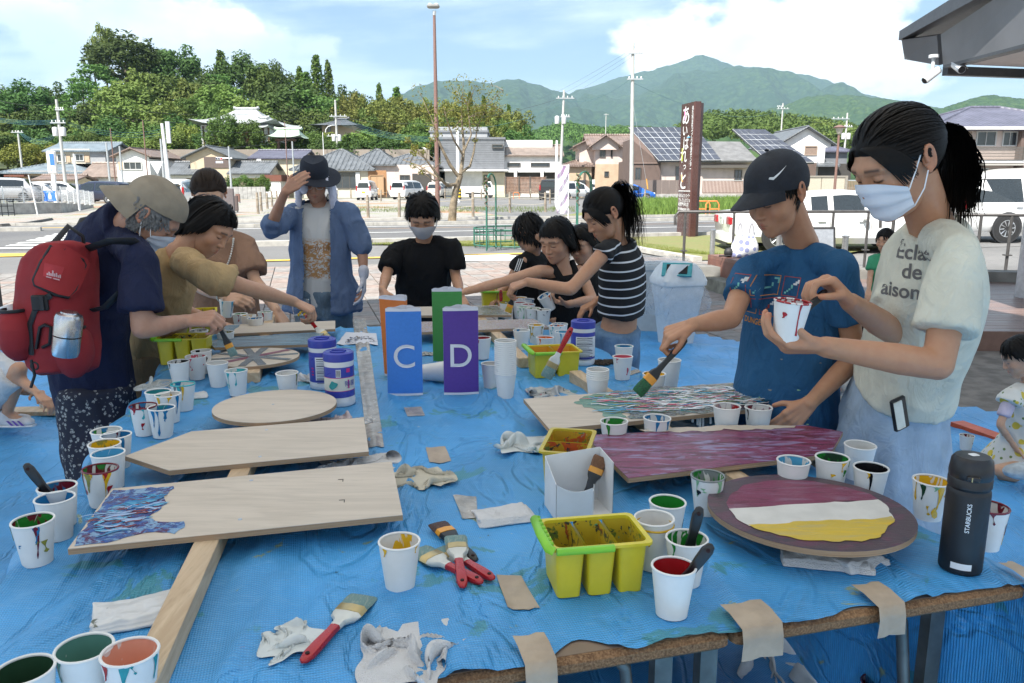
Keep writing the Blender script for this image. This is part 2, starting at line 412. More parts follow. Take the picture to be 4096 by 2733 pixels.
# ---- brick terrace: every paver near enough to tell apart is a piece
def Dm():
 out=[]
 for i,c in enumerate(((.26,.215,.19),(.28,.24,.215),(.23,.21,.195),(.28,.215,.185),(.25,.235,.22))):
  out.append(M('paver_%d'%i,c,.88,var=.22,vs=9,bump=.5,bs=90))
 return out
PM=Dm()
terr=Bh('brick_terrace',[bd(-8,6.0),bd(9,3.0),bd(9,14.4),bd(-8,14.4)],M('paver_joint',(.17,.15,.13),.95,var=.3,vs=8),-.012)
cell=.30
def De(i):
 mb=MB();h=cell/2-.006
 mb.loft([[(-h,-h,-.02),(h,-h,-.02),(h,h,-.02),(-h,h,-.02)],[(-h,-h,.0),(h,-h,.0),(h,h,.0),(-h,h,.0)],[(-h+.006,-h+.006,.004),(h-.006,-h+.006,.004),(h-.006,h-.006,.004),(-h+.006,h-.006,.004)]])
 o=Aa(mb,'paver',PM[i],terr);return o
protos=[De(i)for i in range(5)]
spots=[]
for i in range(-26,30):
 for j in range(20,48):
  p=BA*(i*cell)+BN*(j*cell)
  if p.y<4.0 or BN.dot(p)>14.2:continue
  spots.append((p.y,p))
spots.sort(key=lambda q:q[0]);far=[MB()for _ in range(5)];used=[False]*5;n=0
def in_view(p):
 d=p-Vector((0,0,CAMZ));zc=d.y*_c-d.z*_s;px=CX+F*d.x/zc;py=CY-F*(d.y*_s+d.z*_c)/zc
 return-60<px<4160 and py<1700
for y,p in spots:
 if not in_view(p):continue
 i=rnd.choice((0,0,1,2,3,4));dz=rnd.uniform(-.002,.002)
 tarp_zone=(p.x<1.2 and p.y<7.7)
 if tarp_zone:continue
 if n<290:
  if not used[i]:o=protos[i];used[i]=True
  else:o=protos[i].copy();COL.objects.link(o);o.parent=terr
  o.location=(p.x,p.y,dz);o.rotation_euler=(rnd.uniform(-.006,.006),rnd.uniform(-.006,.006),R(15));n+=1
 else:
  h=cell/2-.007;q=[p+BA*(sx*h)+BN*(sy*h)for sx,sy in((-1,-1),(1,-1),(1,1),(-1,1))]
  far[i].add([(a.x,a.y,-.011)for a in q]+[(a.x,a.y,.003+dz)for a in q],[(4,5,6,7),(0,1,5,4),(1,2,6,5),(2,3,7,6),(3,0,4,7)],i)
fb=MB()
for i in range(5):fb.add(far[i].v,far[i].f,i)
fo=Aa(fb,'far_pavers',PM,terr);fo['kind']='stuff'
# ---- lawn by the sign
lawn=[onz(2560,1004),onz(2800,1045),onz(3300,1030),rd(14,14.6),rd(14,19.3),rd(1.8,19.3),onz(2480,985)]
Bh('lawn',lawn,M_LAWN,.02)
mb=MB();ps=[onz(2470,983),onz(2560,1006),onz(2690,1030),onz(2790,1046)]
for a,b in zip(ps[:-1],ps[1:]):
 d=(b-a).normalized();nn=Vector((d.y,-d.x,0))*.1;mb.add([a+nn,b+nn,b-nn,a-nn]+[q+Vector((0,0,.09))for q in(a+nn,b+nn,b-nn,a-nn)],[(4,5,6,7),(0,1,5,4),(1,2,6,5),(2,3,7,6),(3,0,4,7)])
o=Aa(mb,'lawn_edging',Dd);o['kind']='structure'
# ---- blue sheet on the floor
def Cq(name='blue_tarp',base=(.050,.285,.60),paint=True,ang=15):
 t=NT(name);v=t.co(rot=(0,0,R(-ang)))
 sx=t.n('SeparateXYZ');t.link(v,sx.inputs[0])
 w1=t.math('SINE',t.math('MULTIPLY',sx.outputs[0],2*pi/.0042));w2=t.math('SINE',t.math('MULTIPLY',sx.outputs[1],2*pi/.0060))
 weave=t.math('MULTIPLY',t.math('ADD',t.math('MULTIPLY',w1,.45),w2),.5)
 big=t.noise(v,3.2,5);fine=t.noise(t.co(scale=(1,6,1),rot=(0,0,R(-ang))),26,5,.65)
 c=t.mix(t.ramp(big,.3,.7),tuple(x*.80 for x in base),tuple(x*1.18 for x in base))
 c=t.mix(t.math('MULTIPLY',t.ramp(weave,.1,.9),.5),c,tuple(min(1,x*1.9+.03)for x in base))
 c=t.mix(t.math('MULTIPLY',t.ramp(fine,.5,.75),.4),c,(.20,.44,.72))
 if paint:
  for k,(col,thr,sc,off)in enumerate((((.05,.25,.28),.585,5.0,3.0),((.30,.33,.12),.65,9.0,11.0),((.35,.09,.08),.72,16.0,23.0),((.02,.03,.04),.71,19,41),((.5,.55,.56),.73,21,57))):
   n=t.noise(t.co(loc=(off,off*.7,0),scale=(1,1.0,1)),sc,6,.62,.6)
   c=t.mix(t.math('MULTIPLY',t.ramp(n,thr,thr+.035),.8),c,col)
 cr=t.ramp(t.math('ABSOLUTE',t.math('SUBTRACT',t.noise(t.co(scale=(1,.45,1),rot=(0,0,.3)),4.5,3,.5,1.2),.5)),0,.05);nm=t.bump(cr,.6,.010,t.bump(t.noise(v,7,6,.6),.3,.02));nm=t.bump(weave,.7,.0012,nm)
 r=t.math('ADD',t.math('MULTIPLY',t.noise(v,12,4),.22),.24)
 return t.fin(c,r,None,nm,Specular_IOR_Level=.55)
M_TARP=Cq();M_TARPF=Cq('blue_floor_tarp',(.05,.29,.62),False,40)
def Da(name,poly,z0,seed,amp=.018,step=.10,dirv=(.55,.83)):
 P=np.array([(p[0],p[1])for p in poly]);mn,mx=P.min(0),P.max(0)
 nx,ny=int((mx[0]-mn[0])/step)+2,int((mx[1]-mn[1])/step)+2
 X,Y=np.meshgrid(np.linspace(mn[0],mx[0],nx),np.linspace(mn[1],mx[1],ny),indexing='ij')
 u=X*dirv[0]+Y*dirv[1];w=-X*dirv[1]+Y*dirv[0]
 H=np.abs(fbm(np.stack([u*3.1,w*.9,0*u],-1),4,seed))*amp+np.abs(fbm(np.stack([u*1.1,w*4.0,0*u+3],-1),4,seed+5))*amp*.7
 V=np.stack([X,Y,z0+H],-1).reshape(-1,3)
 inside=np.zeros(len(V),bool);x,y=V[:,0],V[:,1]
 for i in range(len(P)):
  (x1,y1),(x2,y2)=P[i],P[(i+1)%len(P)]
  c=((y1>y)!=(y2>y))&(x<(x2-x1)*(y-y1)/(y2-y1+1e-12)+x1);inside^=c
 Fc=[(i*ny+j,(i+1)*ny+j,(i+1)*ny+j+1,i*ny+j+1)for i in range(nx-1)for j in range(ny-1)]
 V2,F2,_=cut(V,Fc,inside);return Ac(name,V2,F2,M_TARPF,None,180)
o=Da('floor_tarp',[(-5.4,-1.0),(-5.6,6.1),(-1.9,7.6),(.2,8.0),(1.42,7.62),(2.12,7.0),(2.55,6.0),(2.85,4.75),(3.6,4.6),(3.9,1.0),(3.0,-1.0)],.012,3)
tag(o,'big blue plastic sheet spread on the floor under and around the tables','tarp')
# ---- deck, step and low walls at the right
M_DECK=None
def Bl(name,a,b,rough=.6,scale=(1.0,14.0,14.0),rings=True,ang=.0,bump=.15,coat=.0):
 t=NT(name);v=t.co(scale=scale,rot=(0,0,ang));n=t.noise(v,3.0,6,.6,.8);n2=t.noise(t.co(scale=(scale[0]*2,scale[1]*6,scale[2]*6),rot=(0,0,ang)),6.0,3)
 c=t.mix(t.ramp(n,.35,.65),a,b);c=t.mix(t.math('MULTIPLY',t.ramp(n2,.5,.8),.35),c,tuple(x*.6 for x in rgb(a)))
 return t.fin(c,rough,None,t.bump(n2,bump,.003),Coat_Weight=coat)
M_DECK=Bl('deck_board',(.17,.115,.10),(.23,.16,.14),.38,(1,10,10))
M_DECK2=Bl('deck_board_b',(.14,.10,.09),(.20,.14,.12),.34,(1,10,10))
deck=Ad('deck','raised deck of brown boards inside the railing','deck',(6.0,9.0,0));deck['kind']='structure'
da,dn=frame(-4)
D0=onz(3480,1262,.16)
for k in range(34):
 a=D0+dn*(k*.142-.75);mb=MB();mb.add([(0,0,0),(6.5,0,0),(6.5,.134,0),(0,.134,0),(0,0,.03),(6.5,0,.03),(6.5,.134,.03),(0,.134,.03)],[(4,5,6,7),(0,1,5,4),(1,2,6,5),(2,3,7,6),(3,0,4,7)],0,Matrix.Translation((a.x-.4+.02*(k%3),a.y,.13))@Matrix.Rotation(R(-4),4,'Z'))
 Aa(mb,'deck_plank',M_DECK if k%3 else M_DECK2,deck)
mb=MB();e0=D0-dn*.78;mb.box((e0.x+2.9,e0.y-.22,.075),(6.6,.03,.17),R(-4));Aa(mb,'fascia_board',M('deck_fascia',(.17,.095,.07),.6,var=.25,vs=6),deck)
mb=MB();c0=onz(2900,1062,.3);c1=onz(4200,1085,.3)
d=(c1-c0);L_=d.length;mb.box(((c0.x+c1.x)/2,(c0.y+c1.y)/2,.14),(L_+2.0,.30,.30),atan2(d.y,d.x));o=Aa(mb,'rail_plinth',M('plinth_concrete',(.20,.195,.18),.85,var=.25,vs=4,bump=.3,bs=50));o['kind']='structure'
# ---- added canopy out of view: shades the tables and passes soft fill light
hall=Ad('added_canopy','added fabric canopy out of view, shading the paint tables and softening their light','canopy',(0,0,0))
M_SOFF=M('canopy_soffit',(.74,.74,.72),.8,var=.05);M_ROOFG=M('roof_dark_grey',(.075,.078,.085),.5,var=.1)
ZR=5.6;T0,T1,E0,E1=-6.2,3.6,-2.6,6.8
mb=MB();q=[bd(T0,E0),bd(T1,E0),bd(T1,E1),bd(T0,E1)]
mb.add([(p[0],p[1],ZR)for p in q],[(0,1,2,3)]);t=NT('added_canopy_fabric');tr=t.n('BsdfTranslucent');tr.inputs[0].default_value=(.66,.63,.57,1);mx=t.n('MixShader');mx.inputs[0].default_value=.52;t.link(t.b.outputs[0],mx.inputs[1]);t.link(tr.outputs[0],mx.inputs[2]);t.link(mx.outputs[0],t.out.inputs[0]);Aa(mb,'added_canopy_sheet',t.fin((.78,.78,.76),.8),hall)  # added sheet, translucent so sunlight comes through as soft overhead fill
for t,e in((T0+.4,E0+.4),(T1-.3,E0+.4),(T0+.4,1.6),(T1-.3,-.6)):
 mb=MB();p=bd(t,e);mb.lathe([(.14,.02),(.14,.0),(.085,.03),(.085,ZR)],16,(p[0],p[1],0));Aa(mb,'column',M('column_grey',(.45,.45,.46),.45),hall,40)  # posts of the added canopy
# ================================================================== mountains, woods, houses
D2N=4096/2350.0
def Cd(name,a,b,c,s,bumpd,s2):
 t=NT(name);v=t.co(which='Object');n=t.noise(v,s,7,.6);vo=t.n('TexVoronoi');vo.inputs['Scale'].default_value=s2;t.link(v,vo.inputs['Vector'])
 cc=t.mix(t.ramp(n,.36,.64),a,b);cc=t.mix(t.ramp(vo.outputs['Distance'],.15,.75),cc,c)
 return t.fin(cc,.9,None,t.bump(t.math('SUBTRACT',1.0,vo.outputs['Distance']),1.0,bumpd),Specular_IOR_Level=.2)
def Cv(name,sil,depth,run,mat,seed,amp,label=None,n=260,m=44,back=.5):
 xs=np.array([p[0]for p in sil],float)*D2N;ys=np.array([p[1]for p in sil],float)*D2N
 px=np.linspace(xs[0],xs[-1],n);py=np.interp(px,xs,ys)
 py=py+fbm(np.stack([px/26.0,0*px,0*px],-1),4,seed)*3.0
 V=[];rows=[]
 for k in range(m):
  f=k/(m-1)
  for i in range(n):
   top=aty(px[i],py[i],depth)
   g=f/(1-back*.5)if f<1-back*.5 else 1.0
   if f<=1-back*.5:
    y=depth-run*(1-g);z=-30+(top.z+30)*(g**1.15)
   else:
    q=(f-(1-back*.5))/(back*.5);y=depth+run*.6*q;z=top.z-(top.z+30)*q*.8
    g=1-q
   V.append((top.x,y,z))
 V=np.array(V).reshape(m,n,3);g=np.linspace(0,1,m)[:,None]*np.ones((1,n))
 env=np.clip(np.sin(np.pi*np.clip(g/(1-back*.5),0,1)),0,1)
 X=V[...,0];Y=V[...,1]
 rv=np.abs(fbm(np.stack([X/run*2.2,Y/run*.9,0*X],-1),5,seed+3))
 V[...,2]+=env*amp*(.55-rv)*1.6
 V[...,2]+=fbm(np.stack([X/run*16,Y/run*16,0*X],-1),4,seed+9)*amp*.10*np.minimum(1,env*3)
 Fc=[(k*n+i,k*n+i+1,(k+1)*n+i+1,(k+1)*n+i)for k in range(m-1)for i in range(n-1)]
 o=Ac(name,V.reshape(-1,3),Fc,mat,None,180);o['kind']='structure';return o
M_MT=Cd('mountain_forest',(.030,.062,.028),(.044,.080,.030),(.022,.048,.024),.0025,9.0,.035)
M_MT2=Cd('near_forest',(.040,.080,.024),(.062,.104,.030),(.028,.06,.020),.006,6.0,.075)
Cv('mountain',[(1240,262),(1310,213),(1360,198),(1420,176),(1500,158),(1560,140),(1590,127),(1612,123),(1640,133),(1690,152),(1740,153),(1800,164),(1860,172),(1900,183),(1950,205),(2000,218),(2060,233),(2120,240),(2200,252),(2300,262),(2430,270)],5200,2600,M_MT,5,210)
Cv('mountain',[(700,300),(800,275),(880,245),(930,215),(960,200),(1000,186),(1050,184),(1090,185),(1130,190),(1165,181),(1190,180),(1220,190),(1260,203),(1290,210),(1330,228),(1400,262),(1480,290)],4000,1700,M_MT,21,120)
Cv('hill',[(1640,285),(1740,258),(1800,240),(1850,222),(1900,217),(1950,218),(2000,222),(2060,230),(2120,240),(2200,255),(2300,270)],2300,900,M_MT2,33,70)
Cv('hill',[(2060,270),(2150,250),(2200,236),(2250,220),(2280,217),(2310,222),(2350,228),(2420,240),(2500,250)],1500,500,M_MT2,44,40)
Cv('hill',[(1130,330),(1200,306),(1240,292),(1290,278),(1340,284),(1380,292),(1420,286),(1500,288),(1560,290),(1620,288),(1700,270),(1800,272),(1900,284),(2000,300),(2100,310)],640,220,M_MT2,55,12)
# ------------------------------------------------------------------ foliage
def Ay(name,a,b,rough=.75,trans=.25):
 t=NT(name);oi=t.n('ObjectInfo');v=t.co();n=t.noise(v,.7,4);f=t.noise(v,9.0,2)
 c=t.mix(t.ramp(n,.3,.7),a,b);c=t.mix(t.ramp(f,.4,.75),c,tuple(x*1.5 for x in b))
 h=t.n('HueSaturation');t.link(c,h.inputs['Color']);t.link(t.math('ADD',t.math('MULTIPLY',oi.outputs['Random'],.05),.475),h.inputs['Hue']);t.link(t.math('ADD',t.math('MULTIPLY',oi.outputs['Random'],.5),.75),h.inputs['Value'])
 m=t.fin(h.outputs[0],rough,Specular_IOR_Level=.3)
 tr=t.n('BsdfTranslucent');t.link(h.outputs[0],tr.inputs[0]);mx=t.n('MixShader');mx.inputs[0].default_value=trans
 t.link(t.b.outputs[0],mx.inputs[1]);t.link(tr.outputs[0],mx.inputs[2]);t.link(mx.outputs[0],t.out.inputs[0]);return m
LM=dict(dark=Ay('leaves_dark',(.037,.075,.019),(.064,.110,.025)),mid=Ay('leaves_mid',(.060,.110,.023),(.096,.150,.033)),light=Ay('leaves_light',(.093,.150,.031),(.142,.198,.044)),pine=Ay('needles',(.049,.098,.021),(.088,.144,.029)),cedar=Ay('cedar',(.049,.102,.017),(.105,.155,.025)),bamboo=Ay('bamboo_leaves',(.115,.15,.032),(.17,.19,.045)),gold=Ay('yellow_leaves',(.13,.16,.03),(.20,.22,.045),trans=.35),rust=Ay('rust_leaves',(.148,.072,.037),(.197,.108,.052)))
M_BARK=M('bark',(.13,.10,.075),.9,var=.35,vs=3,bump=.8,bs=20)
def Aq(C,rad,per,size,seed,flat=1.0,out=None):
 g=np.random.default_rng(seed);C=np.asarray(C,float);k=len(C);rad=np.broadcast_to(rad,(k,))
 c=np.repeat(C,per,0);r=np.repeat(rad,per)
 d=g.normal(size=(k*per,3));d/=np.linalg.norm(d,axis=1,keepdims=True);p=c+d*(r*g.uniform(.45,1.0,k*per)**.6)[:,None]*np.array([1,1,flat])
 nn=d+g.normal(size=d.shape)*.55+np.array([0,0,.35]);nn/=np.linalg.norm(nn,axis=1,keepdims=True)
 t=np.cross(nn,g.normal(size=d.shape));t/=np.linalg.norm(t,axis=1,keepdims=True);b=np.cross(nn,t)
 s=size*g.uniform(.6,1.3,k*per)[:,None]
 V=np.stack([p-t*s,p+b*s*.5,p+t*s,p-b*s*.5],1).reshape(-1,3)
 Fc=np.arange(len(V)).reshape(-1,4);return V,Fc
def clumps(n,rx,rz,cz,seed,shell=.75):
 g=np.random.default_rng(seed);d=g.normal(size=(n,3));d/=np.linalg.norm(d,axis=1,keepdims=True);d[:,2]=np.abs(d[:,2])*np.where(g.random(n)<.78,1,-.6)
 r=g.uniform(shell,1.0,n);lump=1+.22*Ap(d*2.2+7,seed)
 return d*(r*lump)[:,None]*np.array([rx,rx,rz])+np.array([0,0,cz])
def Cw(name,kind,seed):
 t=Ad(name,'tree','tree');g=np.random.default_rng(seed);mb=MB()
 if kind in('dark','mid','light','rust','gold'):
  C=clumps(58,3.9,4.0,5.6,seed);V,Fc=Aq(C,g.uniform(.8,1.45,len(C)),74,.27,seed)
  mb.tube([(0,0,-1.5),(.1,0,2),(.3,.1,4.5),(.2,0,7)],[.32,.24,.16,.05],7)
  for k in range(5):
   a=6.28*k/5+seed;mb.tube([(.1,0,2.2+.4*k),(cos(a)*1.4,sin(a)*1.4,4+.4*k),(cos(a)*2.9,sin(a)*2.9,5.2+.5*k)],[.13,.08,.03],5)
 elif kind=='pine':
  C=[]
  for k in range(10):
   z=2.8+k*.72;rr=3.6*(1-(k/11.0)**1.6)+.6
   for j in range(7):a=g.uniform(0,6.28);C.append((cos(a)*rr*g.uniform(.35,1),sin(a)*rr*g.uniform(.35,1),z+g.uniform(-.2,.2)))
  V,Fc=Aq(C,1.0,46,.22,seed,flat=.34)
  mb.tube([(0,0,-1.5),(.2,0,3),(-.1,.2,6),(.1,0,9.6)],[.26,.2,.13,.03],7)
 elif kind=='cedar':
  C=[]
  for k in range(46):
   z=1.2+8.6*(k/46.0);rr=1.75*(1-(z-1)/9.4)**.75
   a=k*2.4;C.append((cos(a)*rr*.7,sin(a)*rr*.7,z))
  V,Fc=Aq(C,np.linspace(.85,.32,46),62,.2,seed,flat=1.1)
  mb.tube([(0,0,-1.5),(0,0,5),(0,0,9.9)],[.24,.15,.02],7)
 else:
  C=[];rr=[]
  for k in range(16):
   a=g.uniform(0,6.28);r0=g.uniform(.2,2.6);x,y=cos(a)*r0,sin(a)*r0;h=g.uniform(7.5,10);bx_,by_=g.uniform(-1,1,2)
   pts=[(x+bx_*(q**2.2),y+by_*(q**2.2),-1.5+(h+1.5)*q)for q in(0,.4,.7,.9,1)]
   mb.tube(pts,[.06,.05,.035,.02,.008],5)
   for q in np.linspace(.35,1.0,9):C.append((x+bx_*q**2.2+g.uniform(-.4,.4),y+by_*q**2.2+g.uniform(-.4,.4),h*q-.2));rr.append(.95*(1.15-.55*q))
  V,Fc=Aq(C,np.array(rr),26,.22,seed,flat=.8)
 Ac('crown',V,Fc,LM['bamboo' if kind=='bamboo' else kind],t,local=True);Aa(mb,'trunk',M_BARK if kind!='bamboo' else M('bamboo_culm',(.22,.22,.07),.6),t,60,local=True)
 return t
Co={('dark',0):1,('dark',1):2,('mid',0):3,('mid',1):4,('light',0):5,('light',1):6,('pine',0):7,('cedar',0):8,('cedar',1):9,('bamboo',0):10,('bamboo',1):11,('rust',0):12,('gold',0):13}
for k in list(Co):Co[k]=[Cw('hill_tree' if k[0]!='bamboo' else 'bamboo_clump',k[0],Co[k]*11),False]
TL=dict(dark='dark rounded evergreen tree on the wooded hill',mid='mid green broadleaf tree on the wooded hill',light='pale green leafy tree on the wooded hill',pine='layered pine tree on the slope of the wooded hill',cedar='tall pointed cedar rising from the wooded hill',bamboo='yellowish feathery bamboo clump at the end of the wooded hill',rust='reddish brown shrub beside the temple hall',gold='yellow leaved bush at the foot of the wooded hill')
HILLP=[]
def Ao(kind,px,top,depth,wpx=None,h=None,var=None,label=None,group=None,base=None):
 v=var if var is not None else rnd.randrange(2);key=(kind,v)if(kind,v)in Co else(kind,0)
 p=Co[key]
 if not p[1]:t=p[0];p[1]=True
 else:t=Cj(p[0])
 P=aty(px,top,depth);H=h
 if H is None:
  H=(base is not None)and(P.z-aty(px,base,depth).z)or 10.0
 s=H/10.0;W=s if wpx is None else(wpx/F*depth)/(8.6 if kind not in('cedar','bamboo')else(4.6 if kind=='cedar' else 6.5))
 t.location=(P.x,P.y,P.z-H);t.scale=(W,W,s);t.rotation_euler=(0,0,rnd.uniform(0,6.28))
 t['label']=label or TL[kind];t['group']=group or(TL[kind].split(' on ')[0]+'s');HILLP.append((P.x,P.y,P.z-H*.8));return t
SIL=np.array([(0,392),(70,352),(174,352),(240,300),(330,215),(420,160),(505,150),(585,190),(690,190),(780,245),(860,215),(960,225),(1060,255),(1130,270),(1200,265),(1300,290),(1360,365),(1480,370),(1640,378),(1850,420),(2030,470)],float)
sil=lambda x:float(np.interp(x,SIL[:,0],SIL[:,1]))
# skyline trees, as they stand
for kind,px,top,w,d in(('light',408,108,120,178),('dark',500,150,330,176),('mid',600,196,200,180),('dark',700,190,220,178),('pine',370,250,260,165),('pine',330,330,250,155),('dark',190,335,160,160),('dark',90,340,260,140),('dark',20,365,180,142),('cedar',880,198,120,176),('dark',960,225,230,172),('mid',1050,258,180,170),('dark',1100,262,160,172),('cedar',1195,262,100,165),('cedar',1262,216,120,165),('cedar',1310,238,90,166),('cedar',1220,285,140,160),('light',560,290,230,150),('light',480,330,260,145),('mid',660,300,220,152),('light',750,330,190,150),('dark',820,290,180,160),('pine',870,290,220,160),('light',880,345,260,140),('dark',1180,340,300,150),('dark',1090,350,220,152),('mid',1240,360,230,145),('mid',250,420,240,135),('dark',360,420,240,135),('light',520,400,260,130),('light',640,400,240,130),('pine',750,390,230,132),('light',990,400,260,125),('mid',880,420,230,125),('dark',1160,430,230,130),('mid',1280,440,220,128),('mid',60,450,240,122),('dark',160,430,220,124),('dark',130,500,240,116),('light',330,500,220,118),('dark',450,480,230,118),('mid',600,490,230,117),('dark',700,480,240,118),('gold',740,490,170,114),('mid',1050,470,180,119),('dark',1320,470,200,120),('cedar',1515,330,80,170),('cedar',1585,345,110,165),('dark',1400,350,170,160),('cedar',1880,365,70,170),('cedar',1935,380,75,168),('cedar',1970,410,70,166),('cedar',2035,415,65,165)):
 Ao(kind,px,top,d,w,11.5*(d/150),label=TL[kind].split(' on ')[0].split(' rising')[0].split(' at ')[0]+(' crowning the hill' if d>168 else ' halfway up the hill' if d>138 else ' low on the hill')+(' by the transformer pole' if px<420 else ' above the gabled houses' if px<800 else ' above the temple' if px<1150 else ' towards the bamboo'))
for k in range(20):
 px=1380+k*36+rnd.uniform(-10,10);Ao('bamboo',px,372+.10*(px-1380)+rnd.uniform(-12,22),150+rnd.uniform(-8,8),rnd.uniform(110,170),10)
for k in range(17):
 px=1400+k*42+rnd.uniform(-10,10);Ao(rnd.choice(('bamboo','mid','bamboo','dark')),px,440+.07*(px-1400)+rnd.uniform(-12,22),128+rnd.uniform(-6,6),rnd.uniform(120,190),9)
for k in range(30):
 px=-30+k*62+rnd.uniform(-18,18);kind=rnd.choice(('mid','light','dark','light','gold' if px<1400 else 'mid'))
 Ao(kind,px,545+rnd.uniform(-25,30),108+rnd.uniform(-3,3),rnd.uniform(120,190),5.0,label={'mid':'low rounded green bush','light':'low pale green bush','dark':'low dark green bush','gold':'low yellow green bush'}[kind]+' at the foot of the wooded hill',group='bushes at the foot of the hill')
Ao('rust',960,520,104.5,75,2.4,label='reddish brown shrub beside the temple hall',group='shrubs by the temple')
Ao('mid',985,480,104.5,130,5,label='green tree hiding one side of the temple hall',group='shrubs by the temple')
Ao('mid',890,455,104,150,6,label='leafy tree in front of the temple roof',group='shrubs by the temple');Ao('light',935,530,104,80,3,label='pale shrub in front of the temple hall',group='shrubs by the temple')
for px,tp,w in((1290,560,150),(1420,560,200),(1530,545,190),(1640,570,160)):Ao(rnd.choice(('mid','dark')),px,tp,104,w,5,label='dense green tree above the grey tiled house',group='trees above the tiled house')
# hill surface under the trees
def Cl():
 nx,ny=90,40;X=np.linspace(-150,40,nx);Y=np.linspace(100,260,ny);V=[]
 T=np.array(HILLP)
 for x in X:
  for y in Y:
   d2=(T[:,0]-x)**2+(T[:,1]-y)**2;w=np.exp(-d2/260)+1e-9;z=float((w*T[:,2]).sum()/w.sum())
   fall=max(.0,1-sqrt(float(d2.min()))/38);z=z*fall-2*(1-fall)-.8
   e=min(1,max(0,(y-100)/10));V.append((x,y,z*e+3.4*(1-e)if x<2 else z*e))
 Fc=[(i*ny+j,(i+1)*ny+j,(i+1)*ny+j+1,i*ny+j+1)for i in range(nx-1)for j in range(ny-1)]
 o=Ac('hillside',V,Fc,M('hill_soil',(.045,.06,.022),.95,var=.4,vs=.4,bump=.6,bs=3),None,180);o['kind']='structure'
Cl()
def Bx(name,pxs,tops,depth,seed,n,kindmat,h=7.0,spread=40):
 g=np.random.default_rng(seed);C=[];rr=[]
 for k in range(n):
  px=g.uniform(pxs[0],pxs[-1]);top=np.interp(px,pxs,tops);f=g.random()**1.3;y=depth-spread*f;P=aty(px,top+f*55,y)
  for q in range(6):d=g.normal(size=3);d/=np.linalg.norm(d);C.append((P.x+d[0]*h*.42,P.y+d[1]*h*.42,P.z-h*.38+abs(d[2])*h*.3));rr.append(h*g.uniform(.2,.32))
 V,Fc=Aq(C,np.array(rr),32,.085*h,seed);o=Ac(name,V,Fc,kindmat,None);return o
o=Bx('woodland',[2080,2150,2250,2330,2420,2600,2760],[560,520,484,498,506,510,520],560,3,160,LM['mid'],9,120);tag(o,'wooded low rise behind the beige gabled house','woodland',kind='stuff')
o=Bx('woodland',[2640,2750,2860,2960,3080,3200,3330,3420],[545,478,448,442,455,468,480,500],300,4,190,LM['mid'],7.5,70);tag(o,'wooded rise behind the houses with solar roofs','woodland',kind='stuff')
o=Bx('woodland',[3150,3250,3360,3500],[500,478,490,520],270,5,50,LM['light'],6,40);tag(o,'paler trees behind the white gabled house','woodland',kind='stuff')
# ------------------------------------------------------------------ houses
M_GLASS=M('dark_window',(.035,.045,.055),.08,var=.3,vs=.8,spec=.8)
By=M('window_frame',(.55,.55,.54),.5);Ag=M('dark_window_frame',(.10,.09,.08),.5)
def Ax(name,c,per=.28,depth=.05,rot=.0):
 t=NT(name);v=t.co();s=t.n('SeparateXYZ');t.link(v,s.inputs[0]);w=t.math('ABSOLUTE',t.math('SINE',t.math('MULTIPLY',s.outputs[0],pi/per)));n=t.noise(v,1.2,5)
 h=t.math('SINE',t.math('MULTIPLY',s.outputs[2],2*pi/.16))
 c2=t.mix(t.ramp(n,.3,.7),tuple(x*.8 for x in c),tuple(x*1.2 for x in c));c2=t.mix(t.math('MULTIPLY',t.ramp(h,.6,1.0),.35),c2,tuple(x*.5 for x in c))
 return t.fin(c2,.5,None,t.bump(w,.7,depth))
RT=dict(grey=Ax('grey_tiles',(.13,.14,.15)),blue=Ax('bluegrey_tiles',(.17,.21,.24)),brown=Ax('brown_tiles',(.20,.145,.12)),dark=Ax('dark_tiles',(.085,.09,.10)),plum=Ax('plum_tiles',(.105,.105,.145),.34,.03),tan=Ax('old_brown_sheet',(.22,.17,.14),.5,.02),pale=Ax('pale_tiles',(.36,.38,.38)),green=Ax('copper_roof',(.42,.52,.42),.4,.02))
def Bd(name,c):return M('wall_'+name,c,.85,var=.10,vs=1.2,bump=.15,bs=20)
WM=dict(beige=Bd('beige',(.52,.43,.31)),cream=Bd('cream',(.60,.54,.43)),white=Bd('white',(.78,.77,.76)),pink=Bd('pinkish',(.60,.50,.45)),sand=Bd('sand',(.48,.36,.25)),grey=Bd('grey',(.34,.35,.36)),brown=Bd('brown',(.135,.095,.08)),yellow=Bd('yellow',(.62,.55,.40)),stone=Bd('stone',(.27,.23,.19)),wood=Bd('wood',(.36,.19,.09)),dark=Bd('dark',(.06,.055,.05)),rust=Bd('rust',(.16,.06,.04)),siding=Bd('siding',(.17,.18,.195)))
X_=lambda px,Y:(px-CX)/F*(Y*_c+0)if False else aty(px,740,Y).x
Z_=lambda py,Y:aty(2048,py,Y).z
def Ah(h,Y,px0,px1,py0,py1,n=2,frame=By,glass=M_GLASS,sill=False):
 x0,x1,z1,z0=X_(px0,Y),X_(px1,Y),Z_(py0,Y),Z_(py1,Y);t=min(.09,(x1-x0)*.09);mb=MB()
 for a,b,c,d in((x0,x1,z0,z0+t),(x0,x1,z1-t,z1),(x0,x0+t,z0+t,z1-t),(x1-t,x1,z0+t,z1-t)):mb.box(((a+b)/2,Y-.045,(c+d)/2),(b-a,.12,d-c))
 w=Aa(mb,'window',frame,h)
 for k in range(n):
  a=x0+t+(x1-x0-2*t)*k/n;b=x0+t+(x1-x0-2*t)*(k+1)/n;mb=MB();mb.box(((a+b)/2,Y-.012-.012*(k%2),(z0+z1)/2),(b-a-.03,.03,z1-z0-2*t));Aa(mb,'pane',glass,w)
  if k:mb=MB();mb.box((a,Y-.04,(z0+z1)/2),(.05,.06,z1-z0-2*t));Aa(mb,'mullion',frame,w)
